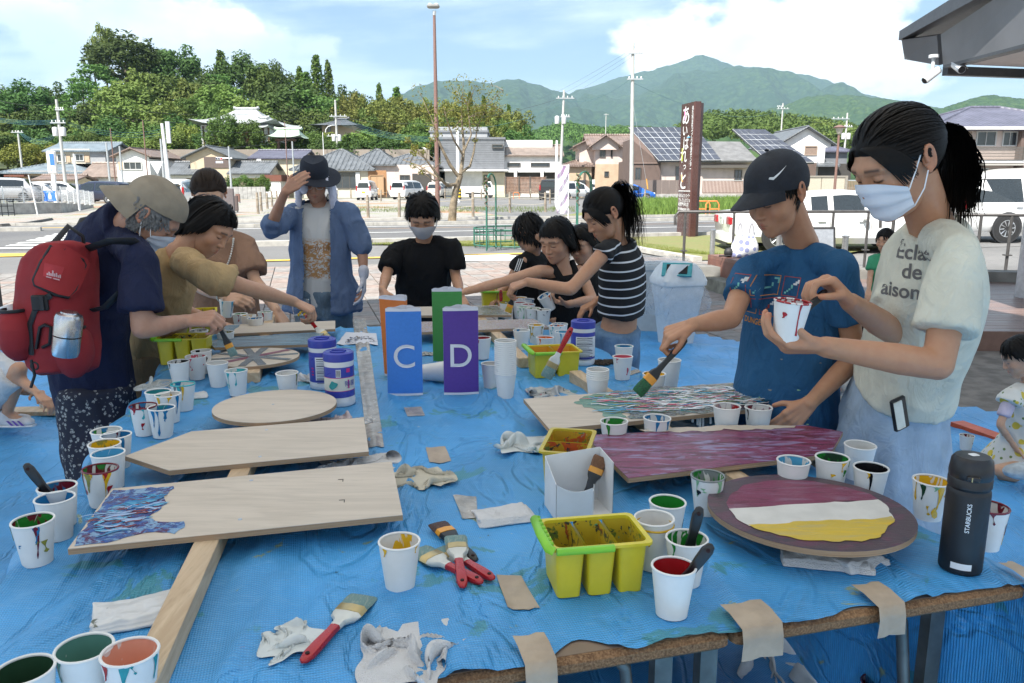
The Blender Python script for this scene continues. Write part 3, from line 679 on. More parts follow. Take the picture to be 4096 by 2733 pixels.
def Ab(h,Y,px0,px1,ptop,pbot,dy,mat,name='wall',z0=None):
 x0,x1=X_(px0,Y),X_(px1,Y);zt=Z_(ptop,Y);zb=Z_(pbot,Y)if z0 is None else z0;mb=MB();mb.box(((x0+x1)/2,Y+dy/2,(zt+zb)/2),(x1-x0,dy,zt-zb));return Aa(mb,name,mat,h)
def roof(h,Y,px0,px1,peave,pridge,dy,kind,mat,over=.45,th=.16,trim=None):
 x0,x1,ze=X_(px0,Y),X_(px1,Y),Z_(peave,Y);rise=Z_(pridge,Y)-ze;a,b,c,d=x0-over,x1+over,Y-over,Y+dy+over;m=(x0+x1)/2;ym=(c+d)/2;zr=ze+max(.05,rise);mb=MB()
 if kind=='flat':mb.box((m,Y+dy/2,ze+rise/2),(b-a,d-c,rise))
 elif kind=='gx':
  V=[(a,c,ze),(b,c,ze),(b,ym,zr),(a,ym,zr),(a,d,ze),(b,d,ze)]
  mb.slab([V[0],V[1],V[2],V[3]],th);mb.slab([V[3],V[2],V[5],V[4]],th)
  g=MB();g.add([(x0+.01,Y,ze-.2),(x0+.01,Y+dy,ze-.2),(x0+.01,ym,zr-th-.08),(x1-.01,Y,ze-.2),(x1-.01,Y+dy,ze-.2),(x1-.01,ym,zr-th-.08)],[(0,1,2),(5,4,3),(0,2,5,3),(1,4,5,2)]);Aa(g,'gable_wall',trim or WM['cream'],h)
  e=MB();e.tube([(a,ym,zr+.03),(b,ym,zr+.03)],.13,6)
  r_=Aa(mb,'roof',mat,h);Aa(e,'ridge_cap',mat,r_);return r_
 elif kind=='gy':
  mb.slab([(a,c,ze),(m,c,zr),(m,d,zr),(a,d,ze)][::-1],-th)if False else None
  mb.slab([(m,c,zr),(a,c,ze),(a,d,ze),(m,d,zr)][::-1],th);mb.slab([(b,c,ze),(m,c,zr),(m,d,zr),(b,d,ze)][::-1],th)
  k=(zr-ze)/(m-a)*over
  g=MB();g.add([(x0,Y+.01,ze-.25),(x1,Y+.01,ze-.25),(x1,Y+.01,ze+k-th),(m,Y+.01,zr-th-.04),(x0,Y+.01,ze+k-th),(x0,Y+dy,ze-.25),(x1,Y+dy,ze-.25),(x1,Y+dy,ze+k-th),(m,Y+dy,zr-th-.04),(x0,Y+dy,ze+k-th)],[(0,1,2,3,4),(9,8,7,6,5),(0,5,6,1),(1,6,7,2),(2,7,8,3),(3,8,9,4),(4,9,5,0)]);Aa(g,'gable_wall',trim or WM['cream'],h)
  e=MB();e.tube([(m,c-.03,zr+.02),(m,d,zr+.02)],.11,6);e.tube([(a,c-.02,ze-.02),(m,c-.02,zr-.02),(b,c-.02,ze-.02)],.09,5)
  r_=Aa(mb,'roof',mat,h);Aa(e,'ridge_cap',mat,r_);return r_
 elif kind=='hip':
  run=min((b-a)/2-.2,(d-c)/2);r0,r1=(a+run,ym),(b-run,ym)
  V=[(a,c,ze),(b,c,ze),(b,d,ze),(a,d,ze),(r0[0],ym,zr),(r1[0],ym,zr)];bot=[(p[0],p[1],ze-th)for p in V[:4]]
  mb.add(V+bot,[(0,1,5,4),(1,2,5),(2,3,4,5),(3,0,4),(1,0,6,7),(2,1,7,8),(3,2,8,9),(0,3,9,6),(6,9,8,7)])
  e=MB();e.tube([V[4],V[5]],.15,6)
  for q,w in((0,4),(1,5),(2,5),(3,4)):e.tube([V[q],V[w]],.12,6)
  r_=Aa(mb,'roof',mat,h);Aa(e,'ridge_cap',mat,r_);return r_
 return Aa(mb,'roof',mat,h)
def As(label,px,Y,name='house',cat='house'):return Ad(name,label,cat,(X_(px,Y),Y,0))
def ribs(h,Y,px0,px1,peave,pridge,dy,mat,step=.55,over=.45,hipcut=True):
 x0,x1,ze=X_(px0,Y)-over,X_(px1,Y)+over,Z_(peave,Y);zr=Z_(pridge,Y);c,d=Y-over,Y+dy+over;ym=(c+d)/2;run=min((x1-x0)/2-.2,(d-c)/2)if hipcut else 0;mb=MB();x=x0+.15
 while x<x1-.1:
  f=1.0 if not hipcut else min(1.0,(x-x0)/run,(x1-x)/run)
  if f>.06:mb.tube([(x,c-.03,ze+.02),(x,c+(ym-c)*f,ze+(zr-ze)*f+.02)],.07,5)
  x+=step
 o=Aa(mb,'tile_rows',mat,h,60);o['kind']='stuff'
h=As('two storey beige house with pale grey roof and long low wing',320,95)
Ab(h,97,218,372,596,655,7,WM['cream']);Ab(h,97,372,432,600,655,7,WM['grey'],'side_wall');roof(h,97,205,436,604,566,7,'gx',RT['blue'],trim=WM['grey'])
Ah(h,97,242,276,617,648);Ah(h,97,314,348,616,645)
for a,b in((222,241),(277,292),(349,368)):Ab(h,96.9,a,b,619,650,.12,WM['sand'],'shutter')
Ab(h,94,40,350,684,790,5,WM['sand']);roof(h,94,28,350,690,645,8,'hip',RT['blue'])
Ab(h,93.9,52,92,706,758,.1,WM['wood'],'door');Ab(h,93.9,125,160,706,758,.1,WM['dark'],'door');roof(h,93.2,25,98,707,700,1.0,'flat',WM['rust'],.1)
h=As('low storehouse with brown tiled roof and plain cream wall',230,88,'storehouse','storehouse');Ab(h,88,155,300,718,790,3.5,WM['cream']);roof(h,88,152,305,718,700,3.5,'gx',RT['brown'])
h=As('white two storey house with brown gable towards the road',535,90);Ab(h,90,474,606,624,790,9,WM['white']);roof(h,90,474,606,627,592,9,'gy',RT['brown'],trim=WM['white']);Ah(h,90,502,576,647,680,3);Ah(h,90,508,552,726,755,2);Ab(h,89.9,480,501,648,680,.12,WM['sand'],'shutter')
h=As('low wing with rusty brown roof beside the white gabled house',410,92,'annex','annex');Ab(h,92,348,478,706,790,5,WM['white']);roof(h,92,340,478,708,650,6,'gx',RT['tan'],trim=WM['white']);Ab(h,91.9,405,480,727,770,.12,WM['sand'],'shutter_panel')
h=As('beige gabled house with dark tiled side roofs and shuttered upper window',840,92);Ab(h,92,768,924,634,780,8,WM['beige']);roof(h,92,752,930,632,584,8,'gy',RT['grey'],trim=WM['beige']);Ab(h,91.9,823,924,628,672,.15,M('shutter_brown',(.12,.09,.08),.7),'shutter');Ab(h,91,684,776,695,712,2,WM['white'],'fascia');Ab(h,92,690,770,710,780,5,WM['stone']);roof(h,91,680,776,698,646,6,'gx',RT['grey']);Ab(h,91.8,700,760,725,755,.2,WM['dark'],'door')
Ab(h,91,930,1070,695,712,2,WM['white'],'fascia');Ab(h,92,935,1065,710,780,5,WM['beige']);roof(h,91,930,1070,694,645,6,'gx',RT['grey'])
h=As('pale yellow house with blue grey roof and satellite dish',1110,96);Ab(h,96,1020,1205,630,790,8,WM['yellow']);roof(h,96,1015,1205,632,596,8,'gx',RT['plum'],trim=WM['yellow']);Ah(h,96,1062,1080,688,697,1);Ah(h,96,1098,1116,688,697,1)
mb=MB();P=aty(1036,642,95.6);mb.lathe([(.0,.0),(.12,.01),(.22,.04),(.27,.07)],14,(0,0,0),T=Matrix.Translation(P)@Matrix.Rotation(R(70),4,'X'));mb.tube([P+Vector((0,.05,0)),P+Vector((0,.35,-.3))],.02,5);Aa(mb,'satellite_dish',By,h)
h=As('small rust brown shed with white door',1080,90,'shed','shed');Ab(h,90,1058,1122,726,790,3,WM['white']);roof(h,90,1056,1124,726,700,3,'flat',WM['rust'],.1)
h=As('single storey house with wide grey tiled hip roofs and wooden door',1450,91)
Ab(h,91,1200,1486,676,800,9,WM['cream']);roof(h,91,1180,1488,679,592,10,'hip',RT['grey']);ribs(h,91,1180,1488,679,592,10,RT['grey'])
Ab(h,93,1486,1735,660,800,9,WM['pink']);roof(h,93,1400,1572,658,592,10,'hip',RT['grey']);ribs(h,93,1400,1572,658,592,10,RT['grey']);roof(h,93.5,1500,1745,664,612,9,'hip',RT['grey']);ribs(h,93.5,1500,1745,664,612,9,RT['grey'])
Ah(h,91,1338,1432,690,755,3,Ag);Ab(h,90.9,1474,1546,682,790,.25,WM['wood'],'porch');Ah(h,90.7,1480,1536,700,780,2,M('door_wood',(.36,.22,.12),.6),M('door_panel',(.42,.27,.15),.6));Ab(h,90.8,1424,1440,690,790,.25,WM['white'],'post');Ah(h,93,1600,1640,700,760,2,Ag);Ab(h,92.9,1650,1725,695,770,.2,WM['dark'],'carport')
h=As('flat white roofed building behind the grey tiled house',1600,104,'flat_building','building');Ab(h,104,1436,1712,590,700,10,WM['white']);
h=As('dark grey clad building with stacked flat roofs',1890,98,'clad_building','building')
for k in range(14):Ab(h,98-.0+.012*(k%2),1764,2018,557+k*9,565.4+k*9,10,WM['siding'],'siding_board')
Ab(h,98.3,1766,2016,557,690,9,WM['dark']);Ab(h,101,1724,1950,508,560,8,WM['grey']);roof(h,101,1724,1950,530,522,8,'flat',WM['siding'],.15);Ab(h,97.9,1760,2022,549,558,10.2,WM['siding'],'parapet');Ah(h,97.9,1968,2012,578,593,1,Ag);Ab(h,98.2,1780,1930,684,790,9,WM['white'],'lower_wall');Ab(h,98.1,1930,2020,690,790,8,WM['cream'],'lower_wall');Ab(h,97,1750,2030,678,685,3,WM['white'],'canopy');Ab(h,98.05,1934,1962,700,760,.2,M_GLASS,'glass_door')
h=As('white shop building with brown metal roof and long high windows',2130,99,'shop_building','building');Ab(h,99,2018,2242,618,800,9,WM['white']);roof(h,99,2016,2240,622,574,10,'gx',RT['tan'],trim=WM['white']);Ab(h,103,2020,2208,561,600,8,WM['white'],'parapet');Ah(h,99,2030,2082,651,669,1,Ag);Ah(h,99,2122,2198,651,669,1,Ag);Ab(h,98.4,2016,2240,681,690,.8,By,'awning');Ab(h,98.9,2018,2240,690,715,.2,WM['dark'],'shop_front')
for a in(2056,2162):Ab(h,98.2,a,a+12,676,745,.5,WM['white'],'folded_parasol')
h=As('pinkish two storey house with brown gables towards the road',2440,90);Ab(h,90,2380,2520,586,665,10,WM['pink']);Ab(h,89.98,2380,2522,657,790,10,WM['sand'],'lower_wall');roof(h,90,2360,2560,580,532,8,'gx',RT['brown'],trim=WM['pink']);roof(h,89.5,2366,2470,590,540,7,'gy',RT['brown'],trim=WM['pink']);Ab(h,92,2316,2384,590,790,6,WM['pink']);roof(h,92,2304,2386,588,560,6,'gy',RT['brown'],trim=WM['pink']);Ab(h,90.5,2270,2365,660,790,5,WM['sand']);roof(h,90.5,2258,2368,662,641,5,'hip',RT['brown']);Ah(h,90,2396,2419,602,630,2,Ag);Ah(h,90,2440,2447,598,630,1,Ag);Ah(h,90,2416,2434,686,708,1,Ag);roof(h,89.4,2496,2550,676,660,3,'hip',RT['brown'])
M_SOLAR=M('solar_cell',(.045,.050,.068),.3,var=.25,vs=2.0,spec=.7);M_SFR=M('solar_frame',(.62,.64,.66),.4)
def solar(h,A,B,C,D,nx,ny):
 A,B,C,D=map(Vector,(A,B,C,D));nn=(B-A).cross(D-A).normalized();nn=nn if nn.y<0 else-nn;fr=MB();fr.slab([A+nn*.02,D+nn*.02,C+nn*.02,B+nn*.02],.06);root=Aa(fr,'panel_rack',M_SFR,h);P=lambda u,v:A.lerp(B,u).lerp(D.lerp(C,u),v)
 for i in range(nx):
  for j in range(ny):
   e=.035;u0,u1,v0,v1=(i+e)/nx,(i+1-e)/nx,(j+e)/ny,(j+1-e)/ny;mb=MB();mb.slab([P(u0,v0)+nn*.05,P(u0,v1)+nn*.05,P(u1,v1)+nn*.05,P(u1,v0)+nn*.05],.02);Aa(mb,'solar_panel',M_SOLAR,root)
h=As('single storey brown brick house with solar panels over its roof',2720,80)
Ab(h,80,2520,2640,640,790,9,WM['brown']);Ab(h,80.3,2636,3030,648,790,9,WM['pink'])
A,B,C,D=aty(2514,509,86),aty(2784,511,86),aty(2885,641,79.3),aty(2636,643,79.3)
mb=MB();E_=aty(3010,640,79.3);G_=aty(2925,565,84.5);mb.slab([D,C+Vector((0,0,-.02)),B,A][::-1]if False else[A,D,C,B][::1],.18);Aa(mb,'roof',RT['dark'],h)
mb=MB();mb.slab([aty(2780,565,84.5),aty(2800,643,79.4),aty(3035,643,79.4),aty(2960,567,84.5)],.18);Aa(mb,'roof',M('felt_roof',(.16,.16,.16),.8,var=.2,vs=1.5),h)
mb=MB();mb.add([aty(2640,655,79.9),aty(2520,655,79.9),aty(2520,520,84),aty(2560,560,82)],[(0,1,2,3)]);mb.prism([(X_(2520,80.05),Z_(660,80)),(X_(2640,80.05),Z_(660,80)),(X_(2628,80),Z_(646,80)),(X_(2520,80),Z_(556,80))],0,6,T=Matrix.Translation((0,80.1,0))@Matrix(((1,0,0,0),(0,0,1,0),(0,1,0,0),(0,0,0,1))));Aa(mb,'gable_wall',WM['brown'],h)
solar(h,A,B,C,D,9,6);Ah(h,80,2538,2562,670,720,2,Ag);Ah(h,80.3,2700,2716,666,722,1,Ag);Ah(h,80.3,2935,2965,680,722,2,Ag);Ab(h,79.6,2800,2990,660,672,1.5,Ag,'porch_roof')
h=As('white gabled house behind a dark roof covered in solar panels',3180,84)
A,B,C,D=aty(2930,517,86),aty(3060,519,86),aty(3258,650,80),aty(3080,652,80);mb=MB();mb.slab([A,D,C,B],.18);Aa(mb,'roof',RT['dark'],h);solar(h,A,B,C,D,6,6);Ab(h,83,3040,3260,652,790,5,WM['brown'])
Ab(h,88,3135,3290,580,720,9,WM['white']);roof(h,88,3110,3312,580,506,10,'gy',RT['grey'],trim=WM['white']);Ah(h,88,3208,3258,584,622,1,M('shutter_box',(.36,.28,.22),.6),M('shutter_slats',(.26,.19,.15),.6));Ab(h,87.5,3275,3400,655,720,4,WM['dark'],'lower_wall');roof(h,87.3,3270,3330,662,640,4,'hip',RT['grey']);Ab(h,92,3290,3380,605,700,6,WM['siding'],'rear_wall');roof(h,92,3290,3372,604,574,6,'hip',RT['plum'])
h=As('two storey beige house with plum hip roof and slatted balcony',3950,62)
Ab(h,62,3715,3866,508,720,10,WM['cream'],'side_wall');Ab(h,61.5,3866,4330,508,720,10,WM['pink']);roof(h,61.5,3722,4420,512,402,11,'hip',RT['plum'],.9,.22);Ab(h,60.5,3700,4440,507,518,.3,WM['white'],'gutter');Ab(h,60.9,4064,4200,516,720,1.2,WM['brown'],'brown_wall')
Ah(h,61.5,3882,3962,524,586,2);Ah(h,61.5,3986,4046,526,586,2);Ah(h,61.5,3882,3946,672,700,2);Ah(h,61.5,3956,4030,676,700,2)
bal=Ab(h,60.2,3872,4084,640,652,1.3,WM['white'],'balcony')
for k in range(9):mb=MB();z=Z_(639-k*6.1,60.2);mb.box(((X_(3872,60.2)+X_(4080,60.2))/2,60.15,z),(X_(4080,60.2)-X_(3872,60.2),.04,.075));Aa(mb,'balcony_slat',Ag,bal)
Ab(h,60.1,3870,3874,585,640,1.2,Ag,'balcony_post');Ab(h,60.1,4079,4083,585,640,.1,Ag,'balcony_post');Ab(h,60.0,3906,4110,655,662,1.5,M('carport_sheet',(.4,.38,.34),.4),'awning')
# temple on the hill, its gate and the house beside it
h=As('temple hall with sweeping pale tiled roof and white plaster walls',960,106,'temple_hall','temple')
def swept(h,Y,px0,px1,peave,pridge,dy,mat,curl=.5,over=1.0,pxr0=None,pxr1=None):
 x0,x1,ze,zr=X_(px0,Y),X_(px1,Y),Z_(peave,Y),Z_(pridge,Y);m=(x0+x1)/2;ym=Y+dy/2;rx=((X_(pxr1,Y)-X_(pxr0,Y))/2 if pxr0 else(x1-x0)*.2);rings=[];n=12
 for k in range(7):
  f=k/6;hx_,hy_=(x1-x0)/2*(1-f)+rx*f,(dy/2+over)*(1-f)+.1*f;z=ze+(zr-ze)*(f**1.5);ring=[]
  for cx_,cy_ in((-1,-1),(1,-1),(1,1),(-1,1)):
   nx_,ny_={(-1,-1):(1,-1),(1,-1):(1,1),(1,1):(-1,1),(-1,1):(-1,-1)}[(cx_,cy_)]
   for j in range(6):
    q=j/6;u=2*abs(q-.5);ring.append((m+hx_*(cx_+(nx_-cx_)*q),ym+hy_*(cy_+(ny_-cy_)*q),z+curl*(1-f)**2*u**3))
  rings.append(ring)
 mb=MB();mb.loft(rings);o=Aa(mb,'roof',mat,h);e=MB();e.tube([(m-rx-.4,ym,zr+.25),(m-rx,ym,zr+.1),(m+rx,ym,zr+.1),(m+rx+.4,ym,zr+.25)],.22,6);Aa(e,'ridge_cap',mat,o);return o
Ab(h,108,820,1090,500,590,8,WM['white']);swept(h,107,785,1128,500,424,10,RT['pale'],.7,1.2,930,1010);Ab(h,106.2,1044,1082,512,590,2.5,WM['white']);swept(h,105.6,1015,1092,512,470,4,RT['pale'],.3,.4,1045,1065)
for px in(826,846,1046,1062,1083):Ab(h,106.0 if px>1000 else 107.9,px,px+6,505,590,.2,M('temple_post',(.12,.07,.04),.7),'post')
for a,b in((824,850),(1044,1084)):Ab(h,106.05 if a>1000 else 107.92,a,b,538,543,.12,MATS['temple_post'],'beam')
h=As('temple gate with pale green copper roof',1148,103,'temple_gate','gate');swept(h,103,1082,1214,550,516,4,RT['green'],.25,.6,1104,1192)
for px in(1118,1172):Ab(h,103.6,px,px+9,552,604,.4,MATS['temple_post'],'post')
Ab(h,103.5,1110,1192,556,565,.5,MATS['temple_post'],'beam')
h=As('brown walled house with spreading grey roof among the hill trees',1350,112);Ab(h,113,1298,1420,500,560,7,WM['sand']);swept(h,112.5,1250,1458,502,470,8,RT['dark'],.1,.7,1330,1370);Ah(h,113,1320,1334,508,530,1,Ag)
# stone terrace wall along the foot of the hill: coursed blocks
wl=Ad('terrace_wall','long weathered stone terrace wall at the foot of the wooded hill','wall',(X_(900,101),101,0))
SM=[M('terrace_stone_%d'%i,c,.9,var=.3,vs=1.5,bump=.5,bs=6)for i,c in enumerate(((.26,.22,.18),(.32,.28,.23),(.24,.17,.13)))]
Ab(wl,101.25,560,1720,598,700,1.0,WM['stone'],'core')
sh=[None]*3
for r_ in range(4):
 px=560+(r_%2)*8
 while px<1500:
  w=17;x0,x1=X_(px,101.1),X_(px+w-.8,101.1);zc=Z_(603+r_*9.5,101.1);i=rnd.randrange(3)
  if sh[i]is None:
   mb=MB();mb.rbox((0,0,0),(x1-x0,.3,.29),.05,n=1);sh[i]=Aa(mb,'stone',SM[i],wl);o=sh[i]
  else:o=sh[i].copy();COL.objects.link(o);o.parent=wl
  q=Vector(((x0+x1)/2,101.1-rnd.uniform(0,.06),zc))-WMAT[wl.name].translation;o.location=q;px+=w
# ================================================================== poles, cables, cars, street things
M_POLE=M('concrete_pole',(.46,.46,.44),.8,var=.12,vs=2);Aj=M('galvanised',(.52,.54,.55),.45,.6);Af=M('white_pole',(.74,.74,.74),.45);Bw=M('brown_pole',(.20,.115,.095),.5)
M_INS=M('insulator',(.72,.72,.70),.3)
def pole(label,px,top,bot,Y,r=.15,mat=M_POLE,arms=(),trans=None,lean=.0,name='utility_pole',cat='utility pole',group=None,steps=False):
 b=aty(px,bot,Y);zt=aty(px,top,Y).z;b.z=.0;o=Ad(name,label,cat,b,group=group);mb=MB();mb.tube([b+Vector((0,0,-.3)),(b.x+lean*.5,b.y,zt*.5),(b.x+lean,b.y,zt)],[r,r*.88,r*.7],10);Aa(mb,'shaft',mat,o,60)
 for row,w,side in arms:
  z=aty(px,row,Y).z;mb=MB();cx_=b.x+side*w*.5;mb.box((cx_,b.y-r,z),(w,.09,.1));a=Aa(mb,'crossarm',Aj,o)
  for k in range(4):mb=MB();mb.lathe([(.03,0),(.06,.04),(.04,.08),(.06,.12),(.03,.18)],8,(cx_-w/2+w*(k+.5)/4,b.y-r,z+.05));Aa(mb,'insulator',M_INS,a)
 if trans:
  for k in(-1,1):mb=MB();mb.lathe([(.05,-.42),(.24,-.4),(.25,.3),(.2,.38),(.06,.42)],12,(b.x+k*.36,b.y-.1,aty(px,trans,Y).z));Aa(mb,'transformer',M('transformer_grey',(.5,.51,.52),.5),o,40)
 return o
pole('concrete power pole with two grey transformers before the beige house',268,398,790,75,.16,arms=((492,1.4,0),(440,.8,.7)),trans=527)
pole('short power pole with a crossarm beside the wooded hill',92,523,700,100,.15,arms=((530,1.5,0),))
pole('power pole with crossarm rising above the grey tiled house',1356,400,760,103,.17,arms=((466,2.2,.3),(545,1.6,-.5)),trans=552)
pole('power pole with white insulators behind the shop building',2238,362,790,86,.16,lean=.35,arms=((394,1.9,.5),(468,1.0,1.0)),trans=480)
pole('tall pale power pole with top crossarm beside the solar roof house',2525,172,800,72,.19,lean=-.25,arms=((318,1.4,0),(215,1.3,0)))
pole('distant power pole above the woodland behind the solar roofs',3120,413,600,150,.17,arms=((436,2.3,0),(428,1.2,-.9)))
pole('power pole with side crossarm behind the white gabled house',3370,452,700,110,.16,arms=((476,2.4,-.8),(508,1.2,.3)),trans=545)
pole('white painted post in front of the mesh fence',317,616,822,44,.07,Af,name='white_post',cat='post')
pole('slim white post leaning at the end of the concrete wall',152,700,850,38,.035,Af,lean=-.25,name='white_post',cat='post')
pole('grey signal pole by the brown roofed annex',446,570,790,80,.12,Aj,name='signal_pole',cat='pole');pole('grey pole before the white gabled house',497,585,790,78,.11,Aj,name='signal_pole',cat='pole')
pole('slim brown lamp pole before the white gabled house',598,482,790,82,.07,Bw,name='lamp_pole',cat='lamp');pole('slim brown lamp pole above the brown roofed annex',468,512,790,84,.07,Bw,name='lamp_pole',cat='lamp')
pole('slim brown lamp pole between the temple gate and yellow house',1155,488,790,88,.06,Bw,name='lamp_pole',cat='lamp');pole('grey pole with meter box by the yellow house',1180,566,780,90,.11,Aj,trans=None,name='signal_pole',cat='pole')
o=pole('thick white pole carrying a tall sign panel seen from behind',686,494,790,52,.13,Af,lean=-.22,name='sign_pole',cat='sign');mb=MB();P=aty(676,530,52);mb.box((P.x-.05,P.y,P.z),(.26,.12,1.35));Aa(mb,'sign_panel',M('grey_metal_panel',(.5,.52,.54),.5,.3),o)
pole('pair pole of grey steel beside the white sign pole',662,556,790,56,.09,Aj,name='signal_pole',cat='pole');pole('second grey steel pole beside the white sign pole',672,566,790,57,.08,Aj,name='signal_pole',cat='pole')
o=pole('steel traffic signal pole with horizontal three lamp signal',928,586,790,70,.10,Aj,name='traffic_signal',cat='traffic light');mb=MB();P=aty(877,635,69.8);mb.tube([aty(928,634,70),aty(880,633,70)],.04,6);Aa(mb,'arm',Aj,o);mb=MB();mb.rbox(P,(.62,.16,.26),.1,n=2);s_=Aa(mb,'signal_head',M('signal_grey',(.55,.56,.56),.5),o)
for k,c in enumerate(((.03,.04,.08),(.05,.05,.09),(.75,.05,.05))):mb=MB();mb.lathe([(.001,-.02),(.075,-.02),(.075,.02),(.001,.03)],12,T=Matrix.Translation(P+Vector((-.2+.2*k,-.09,0)))@Matrix.Rotation(R(90),4,'X'));Aa(mb,'lamp',M('signal_lamp_%d'%k,c,.3),s_)
mb=MB();mb.box(P+Vector((0,-.02,-.3)),(.62,.04,.16));pl=Aa(mb,'name_plate',Af,o);Au('中多久交差点',P+Vector((0,-.045,-.3)),(1,0,0),(0,0,1),.09,M('sign_blue',(.05,.12,.4),.5),pl)
o=pole('white cranked street lamp beside the transformer pole',1302,530,780,100,.06,Af,name='street_lamp',cat='lamp');mb=MB();z=aty(1302,530,100).z;b=aty(1302,530,100);mb.tube([b,b+Vector((.05,0,.35)),b+Vector((.35,0,.7)),b+Vector((.9,0,.85))],.05,6);Aa(mb,'arm',Af,o);mb=MB();mb.ell(b+Vector((1.0,0,.83)),(.28,.12,.08),10);Aa(mb,'lamp_head',Aj,o)
o=pole('white pole with yellow and black band by the clad building',1834,505,800,66,.17,Af,name='white_post',cat='post')
for k in range(6):mb=MB();b=aty(1838,800,66);mb.lathe([(.178,.25+k*.14),(.178,.39+k*.14)],12,(b.x-.02,b.y,0));Aa(mb,'warning_band',M('warn_yellow',(.7,.48,.03),.5)if k%2 else M('warn_black',(.03,.03,.03),.5),o)
pole('tall white pole beside the white shop building',2225,562,790,62,.12,Af,name='white_post',cat='post')
o=pole('short power pole far behind the low rise of trees',2422,455,560,260,.18,arms=((460,1.6,0),))
# tall lamp by the gravel lot
b=aty(1752,866,33.5);o=Ad('area_lamp','tall slim brown area lamp with flat twin head','lamp',(b.x,b.y,0));mb=MB();tp=aty(1737,60,33.5);mb.tube([(b.x,b.y,0),(b.x*.5+tp.x*.5,b.y,tp.z*.5),tp],[.10,.085,.055],12);Aa(mb,'shaft',Bw,o,60)
tp=aty(1733,26,33.5);mb=MB();mb.rbox(tp,(.50,.34,.13),.08,n=2);Aa(mb,'lamp_head',M('lamp_housing',(.25,.25,.24),.5),o,40);mb=MB();mb.tube([aty(1737,62,33.5),aty(1738,44,33.5)],.07,8);Aa(mb,'bracket',Aj,o)
for k in(-1,1):mb=MB();mb.ell(tp+Vector((k*.13,-.02,.07)),(.09,.1,.05),10);Aa(mb,'light_sensor',M('lamp_cap',(.6,.6,.58),.4),o)
# park lamp
b=aty(3343,700,42);o=Ad('park_lamp','brown park lamp with wide tapered glass head','lamp',(b.x,b.y,0));zt=aty(3343,535,42).z;mb=MB();mb.tube([(b.x,b.y,0),(b.x,b.y,zt)],[.075,.06],10);Aa(mb,'shaft',Bw,o);mb=MB();mb.lathe([(.06,-.05),(.12,0),(.19,.28)],14,(b.x,b.y,zt));Aa(mb,'lamp_glass',M('lamp_glass',(.5,.46,.42),.3),o,40);mb=MB();mb.lathe([(.30,.28),(.32,.32),(.12,.42),(.02,.44)],14,(b.x,b.y,zt));Aa(mb,'lamp_hood',Bw,o,40)
# overhead cables
M_WIRE=M('cable_black',(.03,.035,.04),.6);Bb=M('cable_teal',(.05,.16,.20),.5)
def Aw(a,b,sag=.6,r=.014,mat=M_WIRE,label='overhead power cable sagging between power poles'):
 a,b=Vector(a),Vector(b);mb=MB();mb.tube([a.lerp(b,k/14)+Vector((0,0,-sag*4*(k/14)*(1-k/14)))for k in range(15)],r,4);o=Aa(mb,'power_cable',mat);tag(o,label,'cable','overhead cables')
Aw(aty(-60,384,76),aty(268,404,75));Aw(aty(268,404,75),aty(1356,404,103),1.5);Aw(aty(268,440,75),aty(1356,446,103),1.4)
for k in range(4):Aw(aty(-60,462+k*5,77),aty(262,474+k*5,75),.35,.012,Bb,'teal cable running to the transformer pole');Aw(aty(75+k*6,530+k*2,100),aty(262,495,75),1.6-.2*k,.012,Bb,'teal cable looping between short pole and transformer pole')
for k in range(3):Aw(aty(275,490+k*6,75),aty(690,505+k*12,90),.8,.012,Bb,'teal cable running right from the transformer pole')
Aw(aty(690,505,90),aty(1356,470,103),1.2);Aw(aty(928,590,70),aty(1356,470,103),.8)
for k in range(5):Aw(aty(1362,470+k*7,103),aty(1770,548+k*4,97),.7,.013,Bb,'teal cable dropping towards the clad building')
Aw(aty(1356,468,103),aty(2238,395,86),1.6);Aw(aty(1700,505,100),aty(2238,420,86),1.2,.012,Bb,'teal cable rising to the leaning pole');Aw(aty(2238,396,86),aty(2520,318,72),.9,.012,Bb,'teal cable between leaning pole and tall pale pole')
for k in range(3):Aw(aty(2500+k*25,214,72),aty(2150+k*30,400+k*8,140),.3,.010,M_WIRE,'thin cable slanting down from the tall pale pole')
Aw(aty(2245,440,86),aty(2420,458,200),1.5,.016,Bb,'teal cable to the far short pole');Aw(aty(2530,330,72),aty(3120,440,150),2.0,.014,Bb,'teal cable from tall pale pole to distant pole');Aw(aty(3120,436,150),aty(3370,478,110),1.2);Aw(aty(2528,390,72),aty(2590,752,70),.02,.010,Aj,'steel stay wire of the tall pale pole');
mb=MB();mb.tube([aty(2586,716,70),aty(2591,756,70)],.05,6);o=Aa(mb,'stay_guard',M('orange_guard',(.75,.35,.05),.5));tag(o,'orange sleeve on the stay wire of the pale pole','cable guard')
# ------------------------------------------------------------------ cars
M_TYRE=M('tyre',(.02,.02,.021),.8);M_RIM=M('alloy',(.55,.56,.58),.3,.8);Bz=M('car_glass',(.02,.026,.03),.05,var=.1,spec=.8);Ak=M('black_trim',(.03,.03,.032),.5);M_RED=M('tail_red',(.35,.015,.02),.2);M_LAMP=M('headlamp',(.7,.72,.74),.12);M_PLATE=M('number_plate',(.75,.75,.72),.5);M_PLATEY=M('number_plate_yellow',(.75,.55,.05),.5)
def paint(name,c,coat=.6,rough=.3):return M('car_paint_'+name,c,rough,var=.03,Coat_Weight=coat,Coat_Roughness=.06)
CP=dict(white=paint('white',(.78,.78,.77)),black=paint('black',(.018,.018,.02)),blue=paint('blue',(.02,.13,.52)),silver=paint('silver',(.42,.43,.45),.6,.35),navy=paint('navy',(.015,.02,.045)),beige=paint('beige',(.66,.62,.55)))
